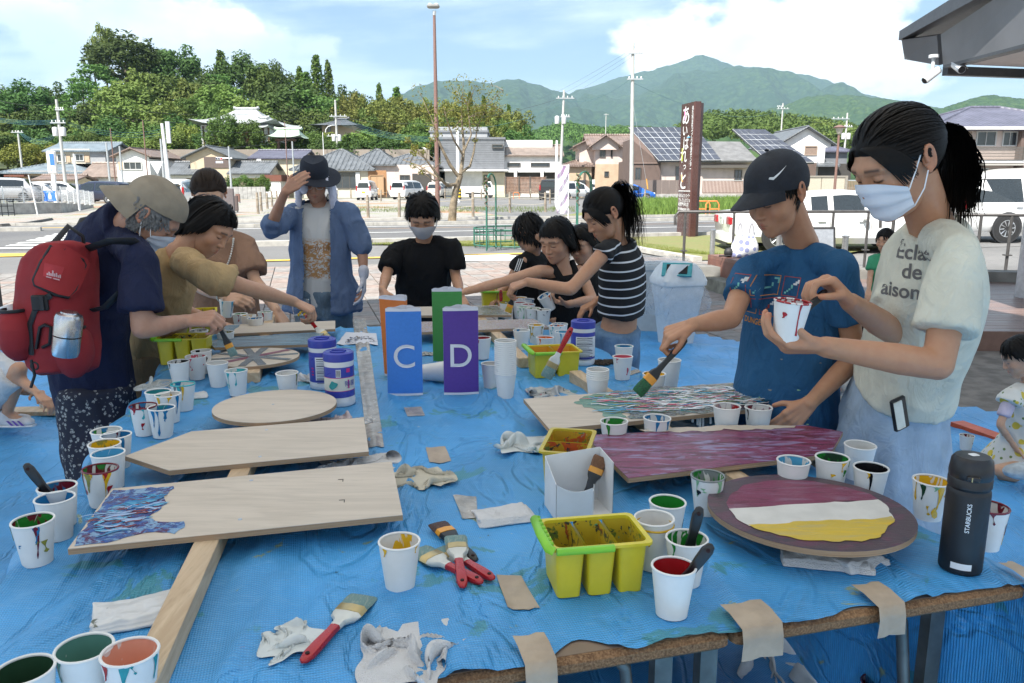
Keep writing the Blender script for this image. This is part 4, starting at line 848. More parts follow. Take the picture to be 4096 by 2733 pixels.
SHAPE=dict(van=[(-.5,.20,.50,.52,.93),(-.495,.17,.52,.93,.96),(-.47,.15,.53,.985,1),(-.1,.14,.53,1.0,1),(.2,.14,.53,.985,1),(.33,.14,.53,.93,1),(.42,.14,.52,.62,.98),(.485,.15,.45,.47,.93),(.5,.2,.38,.39,.86)],mini=[(-.5,.22,.50,.52,.92),(-.49,.18,.52,.86,.95),(-.45,.15,.53,.95,.99),(-.1,.14,.53,1.0,1),(.1,.14,.53,.98,1),(.22,.14,.53,.86,1),(.36,.14,.52,.56,.98),(.47,.16,.43,.45,.92),(.5,.22,.34,.35,.84)],sedan=[(-.5,.28,.58,.60,.88),(-.485,.20,.62,.635,.94),(-.40,.16,.64,.665,.98),(-.30,.14,.64,.74,1),(-.17,.14,.64,.96,1),(.0,.14,.64,1.0,1),(.08,.14,.64,.98,1),(.24,.14,.63,.69,1),(.30,.14,.62,.64,.99),(.44,.16,.54,.56,.94),(.49,.2,.44,.46,.88),(.5,.26,.38,.40,.82)],hatch=[(-.5,.25,.52,.55,.88),(-.48,.18,.58,.78,.94),(-.40,.15,.6,.90,.98),(-.12,.14,.58,1.0,1),(.02,.14,.57,.985,1),(.14,.14,.56,.86,1),(.30,.14,.54,.60,.99),(.43,.16,.48,.5,.93),(.49,.2,.40,.42,.86),(.5,.26,.34,.35,.8)])
def sect(st,L,W,H,k):
 x,zl,zb,zr,wf=st;w=W/2*wf;green=max(.0,zr-zb);rw=w*(1-.32*min(1,green/.45))if green>.05 else w*.93;e=.03
 return[(x*L,-w*.86,zl*H),(x*L,-w,(zl+.1)*H),(x*L,-w,(zb-.08)*H),(x*L,-w*.985,zb*H),(x*L,-rw-.02,(zr-e*min(1,green*3))*H),(x*L,-rw*.8,zr*H),(x*L,rw*.8,zr*H),(x*L,rw+.02,(zr-e*min(1,green*3))*H),(x*L,w*.985,zb*H),(x*L,w,(zb-.08)*H),(x*L,w,(zl+.1)*H),(x*L,w*.86,zl*H)]
def car(label,kind,color,L,W,H,pos,rz,cat='car',group='parked cars',detail=1,plate=M_PLATE,name='parked_car',glassx=None,doors=(-.05,),rr=.31):
 o=Ad(name,label,cat,pos,rz,group);S=SHAPE[kind];mb=MB();mb.loft([sect(s,L,W,H,k)for k,s in enumerate(S)]);body=Aa(mb,'body',CP[color],o,42,local=True)
 g=[s for s in S if s[3]-s[2]>.18];xa,xb=g[0][0],g[-1][0]
 def pt(x,f,side,out=.012):
  xs=[s[0]for s in S];zb=np.interp(x,xs,[s[2]for s in S])*H;zr=np.interp(x,xs,[s[3]for s in S])*H;w=W/2*np.interp(x,xs,[s[4]for s in S]);gr=(zr-zb)/H;rw=w*(1-.32*min(1,gr/.45))+.02
  zt=zr-.03*H*min(1,gr*3);y=w*.985+(rw-w*.985)*f+out;return(x*L,side*y,zb+(zt-zb)*f)
 for side in(-1,1):
  cuts=[xa]+[d for d in doors]+[xb]
  for a,b in zip(cuts[:-1],cuts[1:]):
   m_=.012;xs=np.linspace(a+m_,b-m_,7);q=[pt(x,.10,side)for x in xs]+[pt(x,.86,side)for x in xs[::-1]]
   if side>0:q=q[::-1]
   mb=MB();mb.add(q,[tuple(range(len(q)))]);Aa(mb,'side_window',Bz,body,local=True)
  if detail:
   for d in list(doors)+[xb+.02]:
    mb=MB();zl=S[3][1]*H;mb.tube([(d*L,side*(W/2+.002),zl+.12*H),(d*L,side*(W/2+.002),.5*H)],.006,4);Aa(mb,'door_gap',Ak,body,local=True)
    mb=MB();mb.tube([(d*L-.10,side*(W/2+.02),.5*H),(d*L-.26,side*(W/2+.02),.5*H)],.016,6);Aa(mb,'door_handle',CP[color]if color!='white' else Aj,body,local=True)
   mb=MB();mb.ell((xb*L-.05,side*(W/2+.08),.56*H),(.07,.09,.06),10);Aa(mb,'wing_mirror',CP[color],body,local=True)
 def glass(s0,s1,f0,f1,nm):
  a,b=S[s0],S[s1];P=[]
  for f in(f0,f1):
   x=(a[0]+(b[0]-a[0])*f)*L;z=(a[3]+(b[3]-a[3])*f)*H;w=W/2*a[4];gr=z/H-.52;rw=w*(1-.32*min(1,max(0,gr)/.45));P.append((x,rw*.86,z))
  nz=1 if s1>len(S)/2 else-1;d=.02*(1 if s0>2 else-1)
  q=[(P[0][0]+d,-P[0][1],P[0][2]+.012),(P[1][0]+d,-P[1][1],P[1][2]+.012),(P[1][0]+d,P[1][1],P[1][2]+.012),(P[0][0]+d,P[0][1],P[0][2]+.012)]
  mb=MB();mb.add(q,[(0,1,2,3)]);Aa(mb,nm,Bz,body,local=True)
 if kind=='van':glass(5,6,.05,.95,'windscreen');glass(0,1,.22,.85,'rear_window')
 elif kind=='mini':glass(5,6,.0,.95,'windscreen');glass(0,1,.2,.9,'rear_window')
 elif kind=='sedan':glass(6,7,.08,.95,'windscreen');glass(3,4,.05,.9,'rear_window')
 else:glass(4,6,.25,.97,'windscreen');glass(1,2,.0,.9,'rear_window')
 for sx in(-.29,.30):
  for side in(-1,1):
   T=Matrix.Translation((sx*L,side*(W/2-.09),rr))@Matrix.Rotation(R(-90*side),4,'X');mb=MB();mb.lathe([(rr*.62,-.1),(rr*.96,-.1),(rr,-.06),(rr,.06),(rr*.96,.1),(rr*.62,.105)],22,T=T);w=Aa(mb,'wheel',M_TYRE,o,40,local=True)
   mb=MB();mb.lathe([(rr*.64,.08),(rr*.60,.095),(rr*.55,.07),(.001,.05)],20,T=T);rm=Aa(mb,'rim',Ak if detail else M_RIM,w,40,local=True)
   if detail:
    mb=MB()
    for k in range(10):a=2*pi*k/10;mb.tube([T@Vector((cos(a)*.05,sin(a)*.05,.085)),T@Vector((cos(a+.1)*rr*.6,sin(a+.1)*rr*.6,.1))],[.022,.018],5)
    mb.lathe([(.001,.1),(.05,.1),(.06,.07)],12,T=T);mb.lathe([(rr*.62,.085),(rr*.62,.108),(rr*.57,.108),(rr*.57,.085)],20,T=T);Aa(mb,'spokes',M_RIM,w,40,local=True)
   mb=MB();mb.lathe([(rr*1.14,.0),(rr*1.14,.012),(.01,.012)],22,T=Matrix.Translation((sx*L,side*(W/2-.008),rr+.02))@Matrix.Rotation(R(-90*side),4,'X'));Aa(mb,'wheel_arch',Ak,body,local=True)
 tall=kind in('van','mini');xr=-.5*L;xf=.5*L
 for side in(-1,1):
  mb=MB();y=side*W/2*(.84 if tall else .72);mb.rbox((xr+.02,y,(.60 if tall else .50)*H),(.10,.13 if tall else .34,.26*H if tall else .13*H),.03,n=2);Aa(mb,'tail_lamp',M_RED,body,40,local=True)
  mb=MB();mb.ell((xf-.10,side*W/2*.66,(.42 if not tall else .40)*H),(.12,.20,.075),10);Aa(mb,'headlight',M_LAMP,body,40,local=True)
 mb=MB();mb.box((xr-.03,0,(.40 if tall else .50)*H),(.02,.33,.165));pl=Aa(mb,'number_plate',plate,body,local=True)
 mb=MB();mb.rbox((xr+.06,0,.21*H),(.22,W*.9,.16*H),.06,n=2);Aa(mb,'bumper',CP[color],body,40,local=True);mb=MB();mb.box((xr+.03,0,.13*H),(.14,W*.74,.06*H));Aa(mb,'bumper_trim',Ak,body,local=True);mb=MB();mb.rbox((xf-.07,0,.2*H),(.2,W*.82,.14*H),.06,n=2);Aa(mb,'front_bumper',CP[color],body,40,local=True)
 return o
def gp(px,py,z=.0):p=onz(px,py,z);return(p.x,p.y,z)
car('white boxy small van with yellow plate parked rear towards us','van','white',3.3,1.475,1.82,gp(1470,800),R(88),'van',plate=M_PLATEY,rr=.27)
car('white tall van parked rear towards us behind the black haired woman','van','white',4.4,1.72,1.85,gp(1632,797),R(70),'van')
car('beige white wagon partly behind the brown area lamp','mini','beige',4.6,1.75,1.75,gp(1768,792),R(72))
car('white small van half hidden behind the hatted man','van','white',3.4,1.48,1.75,gp(1300,800),R(80),'van',rr=.27)
car('bright blue hatchback parked beside the grass verge','hatch','blue',4.1,1.70,1.50,gp(2530,801),R(-6))
car('long white van parked behind the blue hatchback','van','white',4.7,1.8,2.0,gp(2436,790),R(4),'van')
car('black boxy minivan beside the pale banner','van','black',4.5,1.78,1.9,gp(2200,799),R(82),'van')
car('white wagon behind the green garden arch','mini','white',4.4,1.72,1.75,gp(2290,797),R(35));car('black boxy van behind the green garden arch','van','black',4.2,1.7,1.9,gp(2330,793),R(75),'van')
car('silver off-road wagon behind the white mesh fence','van','silver',4.4,1.8,1.75,(X_(18,60),60,.2),R(20));car('silver low wagon behind the white mesh fence','mini','silver',4.6,1.75,1.5,(X_(130,62),62,.1),R(12));car('white car behind the blue shop emblem on the mesh fence','mini','white',4.2,1.7,1.6,(X_(225,64),64,.1),R(20));car('dark navy minivan parked at the end of the mesh fence','mini','navy',4.7,1.8,1.7,(X_(395,63),63,0),R(168));car('small dark blue car behind the navy minivan','hatch','navy',4.0,1.7,1.5,(X_(310,69),69,0),R(10))
car('white minivan waiting behind the bent over cap wearer','mini','white',4.5,1.75,1.75,(X_(718,47),47,0),R(98))
car('red roofed car glimpsed through the brown slatted fence','hatch','white',3.8,1.6,1.5,(X_(2870,88),88,.4),R(0))
# kei truck
pt_=gp(1920,792);o=Ad('pickup_truck','small white flatbed truck parked sideways on the gravel','truck',pt_,0,'parked cars');mb=MB();mb.loft([[(x,y,z)for y,z in((-.7,zl),(-.7,zm),(-.62,zt),(.62,zt),(.7,zm),(.7,zl))]for x,zl,zm,zt in((.55,.35,1.1,1.72),(.62,.33,1.1,1.78),(1.2,.33,1.1,1.76),(1.55,.33,1.0,1.05),(1.66,.35,.8,.82))]);cb=Aa(mb,'cab',CP['white'],o,40,local=True)
mb=MB();mb.box((-.55,0,.62),(2.1,1.38,.08));Aa(mb,'bed',Aj,o,local=True)
for y in(-.69,.69):mb=MB();mb.box((-.55,y,.78),(2.1,.04,.3));Aa(mb,'bed_side',CP['white'],o,local=True)
for x in(-1.6,.49):mb=MB();mb.box((x,0,.78),(.04,1.38,.3));Aa(mb,'tailboard',CP['white'],o,local=True)
mb=MB();mb.box((-.5,0,.46),(2.2,.7,.14));Aa(mb,'chassis',Ak,o,local=True)
mb=MB();mb.add([(.72,-.715,1.14),(1.28,-.715,1.14),(1.16,-.665,1.62),(.72,-.665,1.66)],[(0,1,2,3)]);Aa(mb,'side_window',Bz,cb,local=True)
for x in(-.95,1.15):
 for s in(-1,1):T=Matrix.Translation((x,s*.6,.27))@Matrix.Rotation(R(-90*s),4,'X');mb=MB();mb.lathe([(.16,-.07),(.26,-.07),(.27,.0),(.26,.07),(.16,.075)],18,T=T);w=Aa(mb,'wheel',M_TYRE,o,40,local=True);mb=MB();mb.lathe([(.165,.06),(.1,.05),(.001,.075)],16,T=T);Aa(mb,'rim',M_RIM,w,40,local=True)
Au('多久ロータリー',Vector(pt_)+Vector((-.95,-.715,.78)),(1,0,0),(0,0,1),.13,Ak,o,off=.003)
# the two near cars by the deck
sedan=car('white saloon car parked behind the railing with its boot towards the sign','sedan','white',4.8,1.80,1.30,(7.05,17.4,0),R(-3),detail=1,doors=(-.075,),rr=.33)
Au('佐賅 330',Vector((4.61,17.52,.69)),(-.05,-1,0),(0,0,1),.045,M('plate_green',(.03,.16,.08),.5),sedan,'plate_lettering');Au('5-13',Vector((4.61,17.52,.61)),(-.05,-1,0),(0,0,1),.075,M('plate_green',(.03,.16,.08),.5),sedan,'plate_lettering')
car('white tall minivan parked at the far end of the deck','van','white',4.9,1.85,1.72,(13.6,20.6,0),R(4),'van',detail=1,doors=(-.2,.1),rr=.34)
# ------------------------------------------------------------------ walls and fences
def Cg(label,pts,h,r,mat,rails,group,name='wood_post'):
 for p in pts:
  o=Ad(name,label,'post',(p[0],p[1],0),group=group);mb=MB();hh=h*rnd.uniform(.93,1.07);a=Vector((rnd.uniform(-.03,.03),rnd.uniform(-.03,.03),0));mb.tube([(0,0,-.1),a*.5+Vector((0,0,hh*.5)),a+Vector((0,0,hh))],[r,r*.95,r*.85],7);Aa(mb,'shaft',mat,o,50,local=True);mb=MB();mb.lathe([(r*.99,0),(r*1.02,.05)],7,(a.x*.8,a.y*.8,hh*.72));Aa(mb,'rope_tie',M('rope',(.42,.38,.30),.9),o,local=True)
Df=M('grey_timber_post',(.26,.215,.165),.9,var=.3,vs=4,bump=.6,bs=30)
row1=[gp(x,y)for x,y in((1033,856),(1046,845),(1070,835),(1090,828),(1110,822))];row2=[gp(x,y)for x,y in((1473,870),(1597,868),(1892,866),(2040,850),(2182,848))];row3=[gp(x,y)for x,y in((1404,795),(1524,805),(1742,800),(1925,798),(2122,793),(2200,815),(2468,806),(2578,812),(2616,796),(2650,794),(2681,792),(1780,797))]
Cg('weathered post of the roped row by the side street',row1,1.0,.07,Df,1,'roped wooden posts');Cg('weathered wooden post along the pavement edge of the gravel lot',row2,1.05,.07,Df,1,'roped wooden posts');Cg('weathered wooden post along the far side of the gravel lot',row3,1.0,.075,Df,1,'roped wooden posts')
for row in(row1,sorted(row2),sorted(row3)):
 for a,b in zip(row[:-1],row[1:]):
  for z in(.75,.45):mb=MB();A,B=Vector(a),Vector(b);mb.tube([A.lerp(B,k/6)+Vector((0,0,z-.08*sin(pi*k/6)))for k in range(7)],.012,4);o=Aa(mb,'rope',MATS['rope']);tag(o,'thin pale rope strung between weathered wooden posts','rope','ropes of the post rows')
def Cc(label,pxs,rows,Y,dx,mat,name='slat_fence'):
 o=Ad(name,label,'fence',(X_(pxs[0],Y),Y,0));x0,x1,z1,z0=X_(pxs[0],Y),X_(pxs[1],Y),Z_(rows[0],Y),Z_(rows[1],Y);x=x0;pr=None
 while x<x1:
  if pr is None:mb=MB();mb.box((x,Y,(z0+z1)/2),(dx*.62,.04,z1-z0));pr=Aa(mb,'slat',mat,o)
  else:c=pr.copy();COL.objects.link(c);c.parent=o;c.location=(x-x0,0,0)
  x+=dx
 for z in(z1+.03,z0-.02):mb=MB();mb.box(((x0+x1)/2,Y+.05,z),(x1-x0,.1,.08));Aa(mb,'rail',Ag if z<z1 else Aj,o)
 return o
Cc('brown vertical slat fence in front of the solar roof house',(2812,2998),(724,772),77,.135,M('fence_brown',(.20,.13,.11),.6))
o=Ad('panel_fence','plain brown panel fence left of the entrance sign','fence',(X_(2530,77),77,0))
for k in range(7):Ab(o,77,2532+k*29,2560+k*29,721,776,.06,M('panel_brown',(.17,.135,.12),.6),'panel')
Ab(o,76.95,2530,3000,777,800,.3,Ca,'footing')
o=Ad('board_fence','brown horizontal board fence in front of the shop building','fence',(X_(2018,94),94,0))
for k in range(12):Ab(o,94+.01*(k%2),2018,2185,708+k*5.6,713.2+k*5.6,.04,M('board_brown',(.19,.115,.08),.7,var=.3,vs=3),'board')
for px in(2020,2074,2118,2182):Ab(o,93.9,px,px+4,704,782,.1,Ag,'post')
o=Ad('garden_wall','beige panelled garden wall right of the solar roofs','wall',(X_(3240,58),58,0))
for k in range(3):Ab(o,58,3236+k*51,3284+k*51,709,800,.15,M('beige_panel',(.46,.41,.33),.8),'panel')
Ab(o,57.95,3234,3390,703,710,.3,M('wall_coping',(.26,.235,.2),.7),'coping');Ab(o,57.9,3380,3390,706,800,.3,MATS['wall_coping'],'pillar')
Cc('brown slat screen between garden wall and big house',(3392,3440),(724,790),58,.11,M('screen_brown',(.24,.17,.12),.7))
o=Ad('garden_wall','pale garden wall below the plum roofed house','wall',(X_(3900,52),52,0));
for k in range(6):Ab(o,52,3700+k*80,3778+k*80,706,850,.2,WM['cream'],'panel')
o=Ad('carport','curved pale carport roof below the plum roofed house','carport',(X_(4050,50),50,0));mb=MB();rings=[]
for k in range(9):f=k/8;p=aty(3995+160*f,702-26*sin(f*1.9),50);rings.append([(p.x,48,p.z),(p.x,53,p.z),(p.x,53,p.z+.07),(p.x,48,p.z+.07)])
mb.loft(rings);Aa(mb,'roof_sheet',M('carport_sheet',(.4,.38,.34),.4),o);Ab(o,50,4030,4042,700,800,.12,By,'post')
# concrete wall, mesh fence and emblem at the left
A_,B_,C_=onz(-160,866),onz(245,852),onz(375,830)
o=Ad('retaining_wall','low grey concrete wall stepping down beside the side street','wall',(B_.x,B_.y,0))
def wallseg(o,a,b,h0,h1,th,mat,name):
 d=(b-a).normalized();nn=Vector((-d.y,d.x,0))*th;V=[a,b,b+nn,a+nn];mb=MB();mb.add([(p.x,p.y,-.1)for p in V]+[(a.x,a.y,h0),(b.x,b.y,h1),(V[2].x,V[2].y,h1),(V[3].x,V[3].y,h0)],[(3,2,1,0),(4,5,6,7),(0,1,5,4),(1,2,6,5),(2,3,7,6),(3,0,4,7)]);return Aa(mb,name,mat,o)
wallseg(o,A_,B_,.55,.52,.3,Ca,'wall_run')
for k in range(6):wallseg(o,B_.lerp(C_,k/6),B_.lerp(C_,(k+.99)/6),.5-.065*k,.5-.065*k,.3,Ca,'wall_step')
f=Ad('mesh_fence','white wire mesh fence on the low concrete wall','fence',(B_.x,B_.y,0));M_MESH=M('white_mesh',(.74,.75,.75),.5)
def meshrun(a,b,n,z0,z1):
 for k in range(n):
  p,q=a.lerp(b,k/n),a.lerp(b,(k+1)/n);zz0,zz1=z0[0]+(z0[1]-z0[0])*k/n,z1[0]+(z1[1]-z1[0])*k/n;mb=MB();mb.tube([p+Vector((0,.15,zz0)),p+Vector((0,.15,zz1))],.03,6);Aa(mb,'post',M_MESH,f);mb=MB()
  for j in range(9):z=zz0+.06+(zz1-zz0-.1)*j/8;mb.tube([p+Vector((0,.15,z)),q+Vector((0,.15,z))],.009,4)
  for j in range(14):r_=p.lerp(q,(j+.5)/14);mb.tube([r_+Vector((0,.15,zz0+.06)),r_+Vector((0,.15,zz1-.04))],.006,4)
  Aa(mb,'mesh_panel',M_MESH,f)
meshrun(A_,B_,5,(.52,.5),(1.35,1.33));meshrun(B_,C_,6,(.5,.1),(1.33,.95))
P=aty(200,784,38.6);o=Ad('shop_emblem','blue and white bottle shaped shop emblem on the mesh fence','sign',P);mb=MB();ow=[(-.30,.24),(.30,.24),(.24,.1),(.26,-.1),(.3,-.25),(-.3,-.25),(-.26,-.1),(-.24,.1)];T=Matrix.Translation(P)@Matrix.Rotation(R(90),4,'X');mb.prism(ow,-.01,.015,T=T);Aa(mb,'plate',M('emblem_blue',(.05,.18,.62),.4),o);mb=MB();mb.prism([(-.07,-.16),(.07,-.16),(.085,0),(.045,.1),(.03,.16),(-.03,.16),(-.045,.1),(-.085,0)],.016,.022,T=T);Aa(mb,'bottle_mark',M('emblem_grey',(.5,.52,.55),.4),o);Au('LAWSON',P+Vector((0,-.02,.19)),(1,0,0),(0,0,1),.06,Af,o);Au('STATION',P+Vector((0,-.02,-.21)),(1,0,0),(0,0,1),.045,Af,o)
P=aty(208,650,58);o=Ad('shop_pylon','tall white shop pylon sign with blue panel before the beige house','sign',(P.x,P.y,0));mb=MB();mb.rbox((P.x,P.y,P.z),(.62,.3,1.6),.08,n=2);s_=Aa(mb,'sign_box',Af,o,40);mb=MB();mb.box((P.x+.1,P.y-.16,P.z+.2),(.3,.02,.8));Aa(mb,'blue_panel',MATS['emblem_blue'],s_);mb=MB();mb.box((P.x,P.y,(P.z-.8)/2),(.24,.2,P.z-.8));Aa(mb,'stand',Af,o);Au('P',(P.x,P.y-.16,P.z-.55),(1,0,0),(0,0,1),.25,MATS['emblem_blue'],s_)
P=aty(628,672,54);o=Ad('road_sign','pale triangular road sign seen from behind near the white gabled house','sign',(P.x,P.y,0));mb=MB();mb.prism([(-.45,.42),(.45,.42),(0,-.42)],-.02,.02,T=Matrix.Translation(P)@Matrix.Rotation(R(90),4,'X'));Aa(mb,'plate',Af,o);mb=MB();mb.prism([(-.1,.3),(.1,.3),(.42,-.4),(-.42,-.4)],-.02,.02,T=Matrix.Translation(P+Vector((.2,.1,-.9)))@Matrix.Rotation(R(90),4,'X'));Aa(mb,'plate',Af,o);mb=MB();mb.tube([(P.x,P.y+.08,0),(P.x,P.y+.08,P.z+.3)],.05,6);Aa(mb,'post',Aj,o)
for px,bt,l in((20,862,'black railing panel at the end of the concrete wall'),):
 o=Ad('railing',l,'railing',gp(px,bt));a,b=onz(-80,868),onz(70,863)
 for z in(.75,.45,.15):mb=MB();mb.tube([a+Vector((0,-.2,z)),b+Vector((0,-.2,z))],.02,5);Aa(mb,'rail',Ak,o)
 for k in range(7):p=a.lerp(b,k/6);mb=MB();mb.tube([p+Vector((0,-.2,0)),p+Vector((0,-.2,.78))],.018,5);Aa(mb,'baluster',Ak,o)
for px,bt,h_,w_,c,l in((930,850,.85,.65,(.10,.075,.07),'dark brown notice board standing at the street corner'),(953,812,.7,.35,(.17,.09,.07),'small reddish notice board behind the brown one'),(917,870,1.25,.55,(.13,.11,.11),'tall grey notice board beside the updo haired woman')):
 p=gp(px,bt);o=Ad('notice_board',l,'board',p);mb=MB();mb.rbox((0,0,h_*.55),(w_,.12,h_*.9),.03,n=1);Aa(mb,'panel',M('board_%d'%px,c,.6),o,40,local=True);mb=MB();mb.box((0,0,.04),(w_*.8,.3,.08));Aa(mb,'base',Ca,o,local=True)
# cones and small street things
for px,bt in((2065,797),(2812,862),(2848,862)):
 p=gp(px,bt);o=Ad('orange_hoop','orange steel hoop barrier beyond the road','barrier',p,group='orange hoop barriers');mb=MB();mb.tube([(-.3,0,0),(-.3,0,.5),(-.2,0,.66),(.2,0,.66),(.3,0,.5),(.3,0,0)],.03,7);Aa(mb,'hoop',M('orange_paint',(.75,.22,.06),.5),o,60,local=True);mb=MB();mb.box((0,0,.3),(.6,.02,.05));Aa(mb,'crossbar',MATS['orange_paint'],o,local=True)
# verge grass in front of the brown fences
def Bk(name,label,pts,n,h,mat,seed,cat='grass'):
 g=np.random.default_rng(seed);V=[];P=[Vector(p)for p in pts]
 for k in range(n):
  u,v=g.random(2);p=P[0].lerp(P[1],u).lerp(P[3].lerp(P[2],u),v);hh=h*g.uniform(.4,1.2);a=g.uniform(0,6.28);w=.035*(h/.5);d=Vector((cos(a)*w,sin(a)*w,0));l=Vector((g.uniform(-.3,.3),g.uniform(-.3,.3),0))*hh;V+=[p-d,p+d,p+d*.4+l*.5+Vector((0,0,hh*.7)),p+l+Vector((0,0,hh))]
 o=Ac(name,V,np.arange(len(V)).reshape(-1,4),mat,None);tag(o,label,cat,kind='stuff');return o
Bh('verge',[gp(2250,862)[:2],gp(2560,864)[:2],gp(3300,856)[:2],gp(3300,790)[:2],gp(2640,806)[:2],gp(2480,826)[:2]],M_LAWN,-.004)
Bk('verge_grass','tall green grass on the verge beyond the road',[gp(2470,862),gp(3300,858),gp(3300,800),gp(2560,815)],15000,.55,LM['light'],9)
Bk('lot_weeds','thin weeds along the edge of the gravel lot',[gp(1400,850),gp(2300,850),gp(2300,830),gp(1400,830)],2600,.16,LM['light'],10)
Bk('lawn_grass','short yellowing grass on the lawn by the sign',[onz(2540,995),onz(3000,1040),Vector(rd(9,19.2)),Vector(rd(2,19.2))],26000,.055,LM['gold'],11)
for px,tp,bt,w in((1048,700,752,75),(970,700,745,90),(905,705,750,60)):Ao('mid' if px>950 else 'dark',px,tp,84,w,2.6,label='clipped green garden shrub in front of a house',group='garden shrubs')
o=Ad('garden_wall','long grey block wall behind the street corner','wall',(X_(980,80),80,0))
for k in range(10):Ab(o,80,880+k*18,897+k*18,748,800,.2,Ca,'block_panel')
# ------------------------------------------------------------------ brown entrance sign
b0=onz(2662,940);sg=Ad('entrance_sign','tall brown entrance sign with vertical white Japanese lettering','sign',(5.0,21.8,0));M_SB=M('sign_brown',(.075,.032,.028),.28,var=.1,vs=2,Coat_Weight=.4);M_SB2=M('sign_side',(.085,.035,.03),.45,var=.1);M_SW=M('sign_white',(.85,.85,.83),.5)
Yf=21.5;xl,xr_,=aty(2718-56,800,Yf).x,aty(2770,800,Yf).x;ztop=aty(2718,412,Yf).z
fl,fr_=aty(2716,700,Yf),aty(2772,700,Yf)
FLx=aty(2720,418,Yf).x;FRx=aty(2776,410,Yf+.5).x
# the slab stands turned: broad face towards the left, narrow edge to the right
W0=Vector((aty(2716,700,22.3).x,22.3,0));W1=Vector((aty(2770,700,21.4).x,21.4,0));W2=Vector((aty(2802,700,21.75).x,21.75,0))
ux=(W1-W0).normalized();wd=(W1-W0).length;nf=Vector((ux.y,-ux.x,0));nf=nf if nf.y<0 else-nf;zt=aty(2745,410,21.7).z
def slabv(a,b,th,z0,z1,mat,name,par):
 nn=(b-a).normalized();nn=Vector((-nn.y,nn.x,0))*th;V=[a,b,b+nn,a+nn];mb=MB();mb.add([(p.x,p.y,z0)for p in V]+[(p.x,p.y,z1)for p in V],[(3,2,1,0),(4,5,6,7),(0,1,5,4),(1,2,6,5),(2,3,7,6),(3,0,4,7)]);return Aa(mb,name,mat,par)
face=slabv(W0,W1,.16,0,zt,M_SB,'face_panel',sg);slabv(W1+ux*.004,W1+ux*.004+(W2-W1)*.62,.05,0,zt-.01,M_SB2,'edge_panel',sg);slabv(W1+(W2-W1)*.66+ux*.004,W2+ux*.004,.05,0,zt-.015,M_SB2,'edge_panel',sg);slabv(W1+ux*.001+(W2-W1)*.6,W1+ux*.001+(W2-W1)*.68,.05,0,zt-.02,Aj,'metal_strip',sg)
def st(s,u,row,h,mat=M_SW,bold=.0,width=None):
 z=aty(2740,row,21.8).z;return Au(s,W0+ux*(wd*u)+Vector((0,0,z)),ux,(0,0,1),h,mat,face,'lettering',off=.004,bold=bold,width=width)
for ch,row,u,hh,wd_ in(('あ',460,.36,.40,.42),('い',522,.34,.24,.30),('ぱ',570,.45,.30,.36),('れ',622,.30,.32,.44),('っ',668,.40,.16,.18),('と',722,.34,.40,.34)):st(ch,u,row,hh,bold=.008,width=wd_)
for c,u,row,dz,dx in(((.8,.25,.5),.28,455,.30,.0),((.1,.45,.7),.62,550,.0,.16),((.55,.7,.1),.20,618,.34,0),((.85,.4,.1),.24,714,.2,-.06)):
 z=aty(2740,row,21.8).z;p=W0+ux*(wd*u)+Vector((0,0,z))+nf*.006;mb=MB();mb.tube([p-Vector((0,0,dz/2))-ux*(dx/2),p+Vector((0,0,dz/2))+ux*(dx/2)],.016,5);Aa(mb,'coloured_stroke',M('stroke_%d'%row,c,.5),face)
for i,ch in enumerate('多久市まちづくり交流センター'):st(ch,.84,437+i*18.4,.105,bold=.01)
mb=MB();z=aty(2740,765,21.8).z;mb.tube([W0+ux*(wd*.04)+nf*.006+Vector((0,0,z)),W0+ux*(wd*.93)+nf*.006+Vector((0,0,z))],.010,4);Aa(mb,'rule',M_SW,face)
for s,row in(('多久市ふるさとハローワーク',783),('でんでんカフェ',801),('村岡屋多久店',818),('N Relaxation Salon',836)):
 V,_f=Be(s,1.0);w_=(max(v[0]for v in V)-min(v[0]for v in V));hh=.085;ww=min(wd*.9,w_*hh/.73);z=aty(2740,row,21.8).z;Au(s,W0+ux*(wd*.05+ww/2)+Vector((0,0,z)),ux,(0,0,1),hh,M_SW,face,'lettering',off=.004,bold=.01,width=ww)
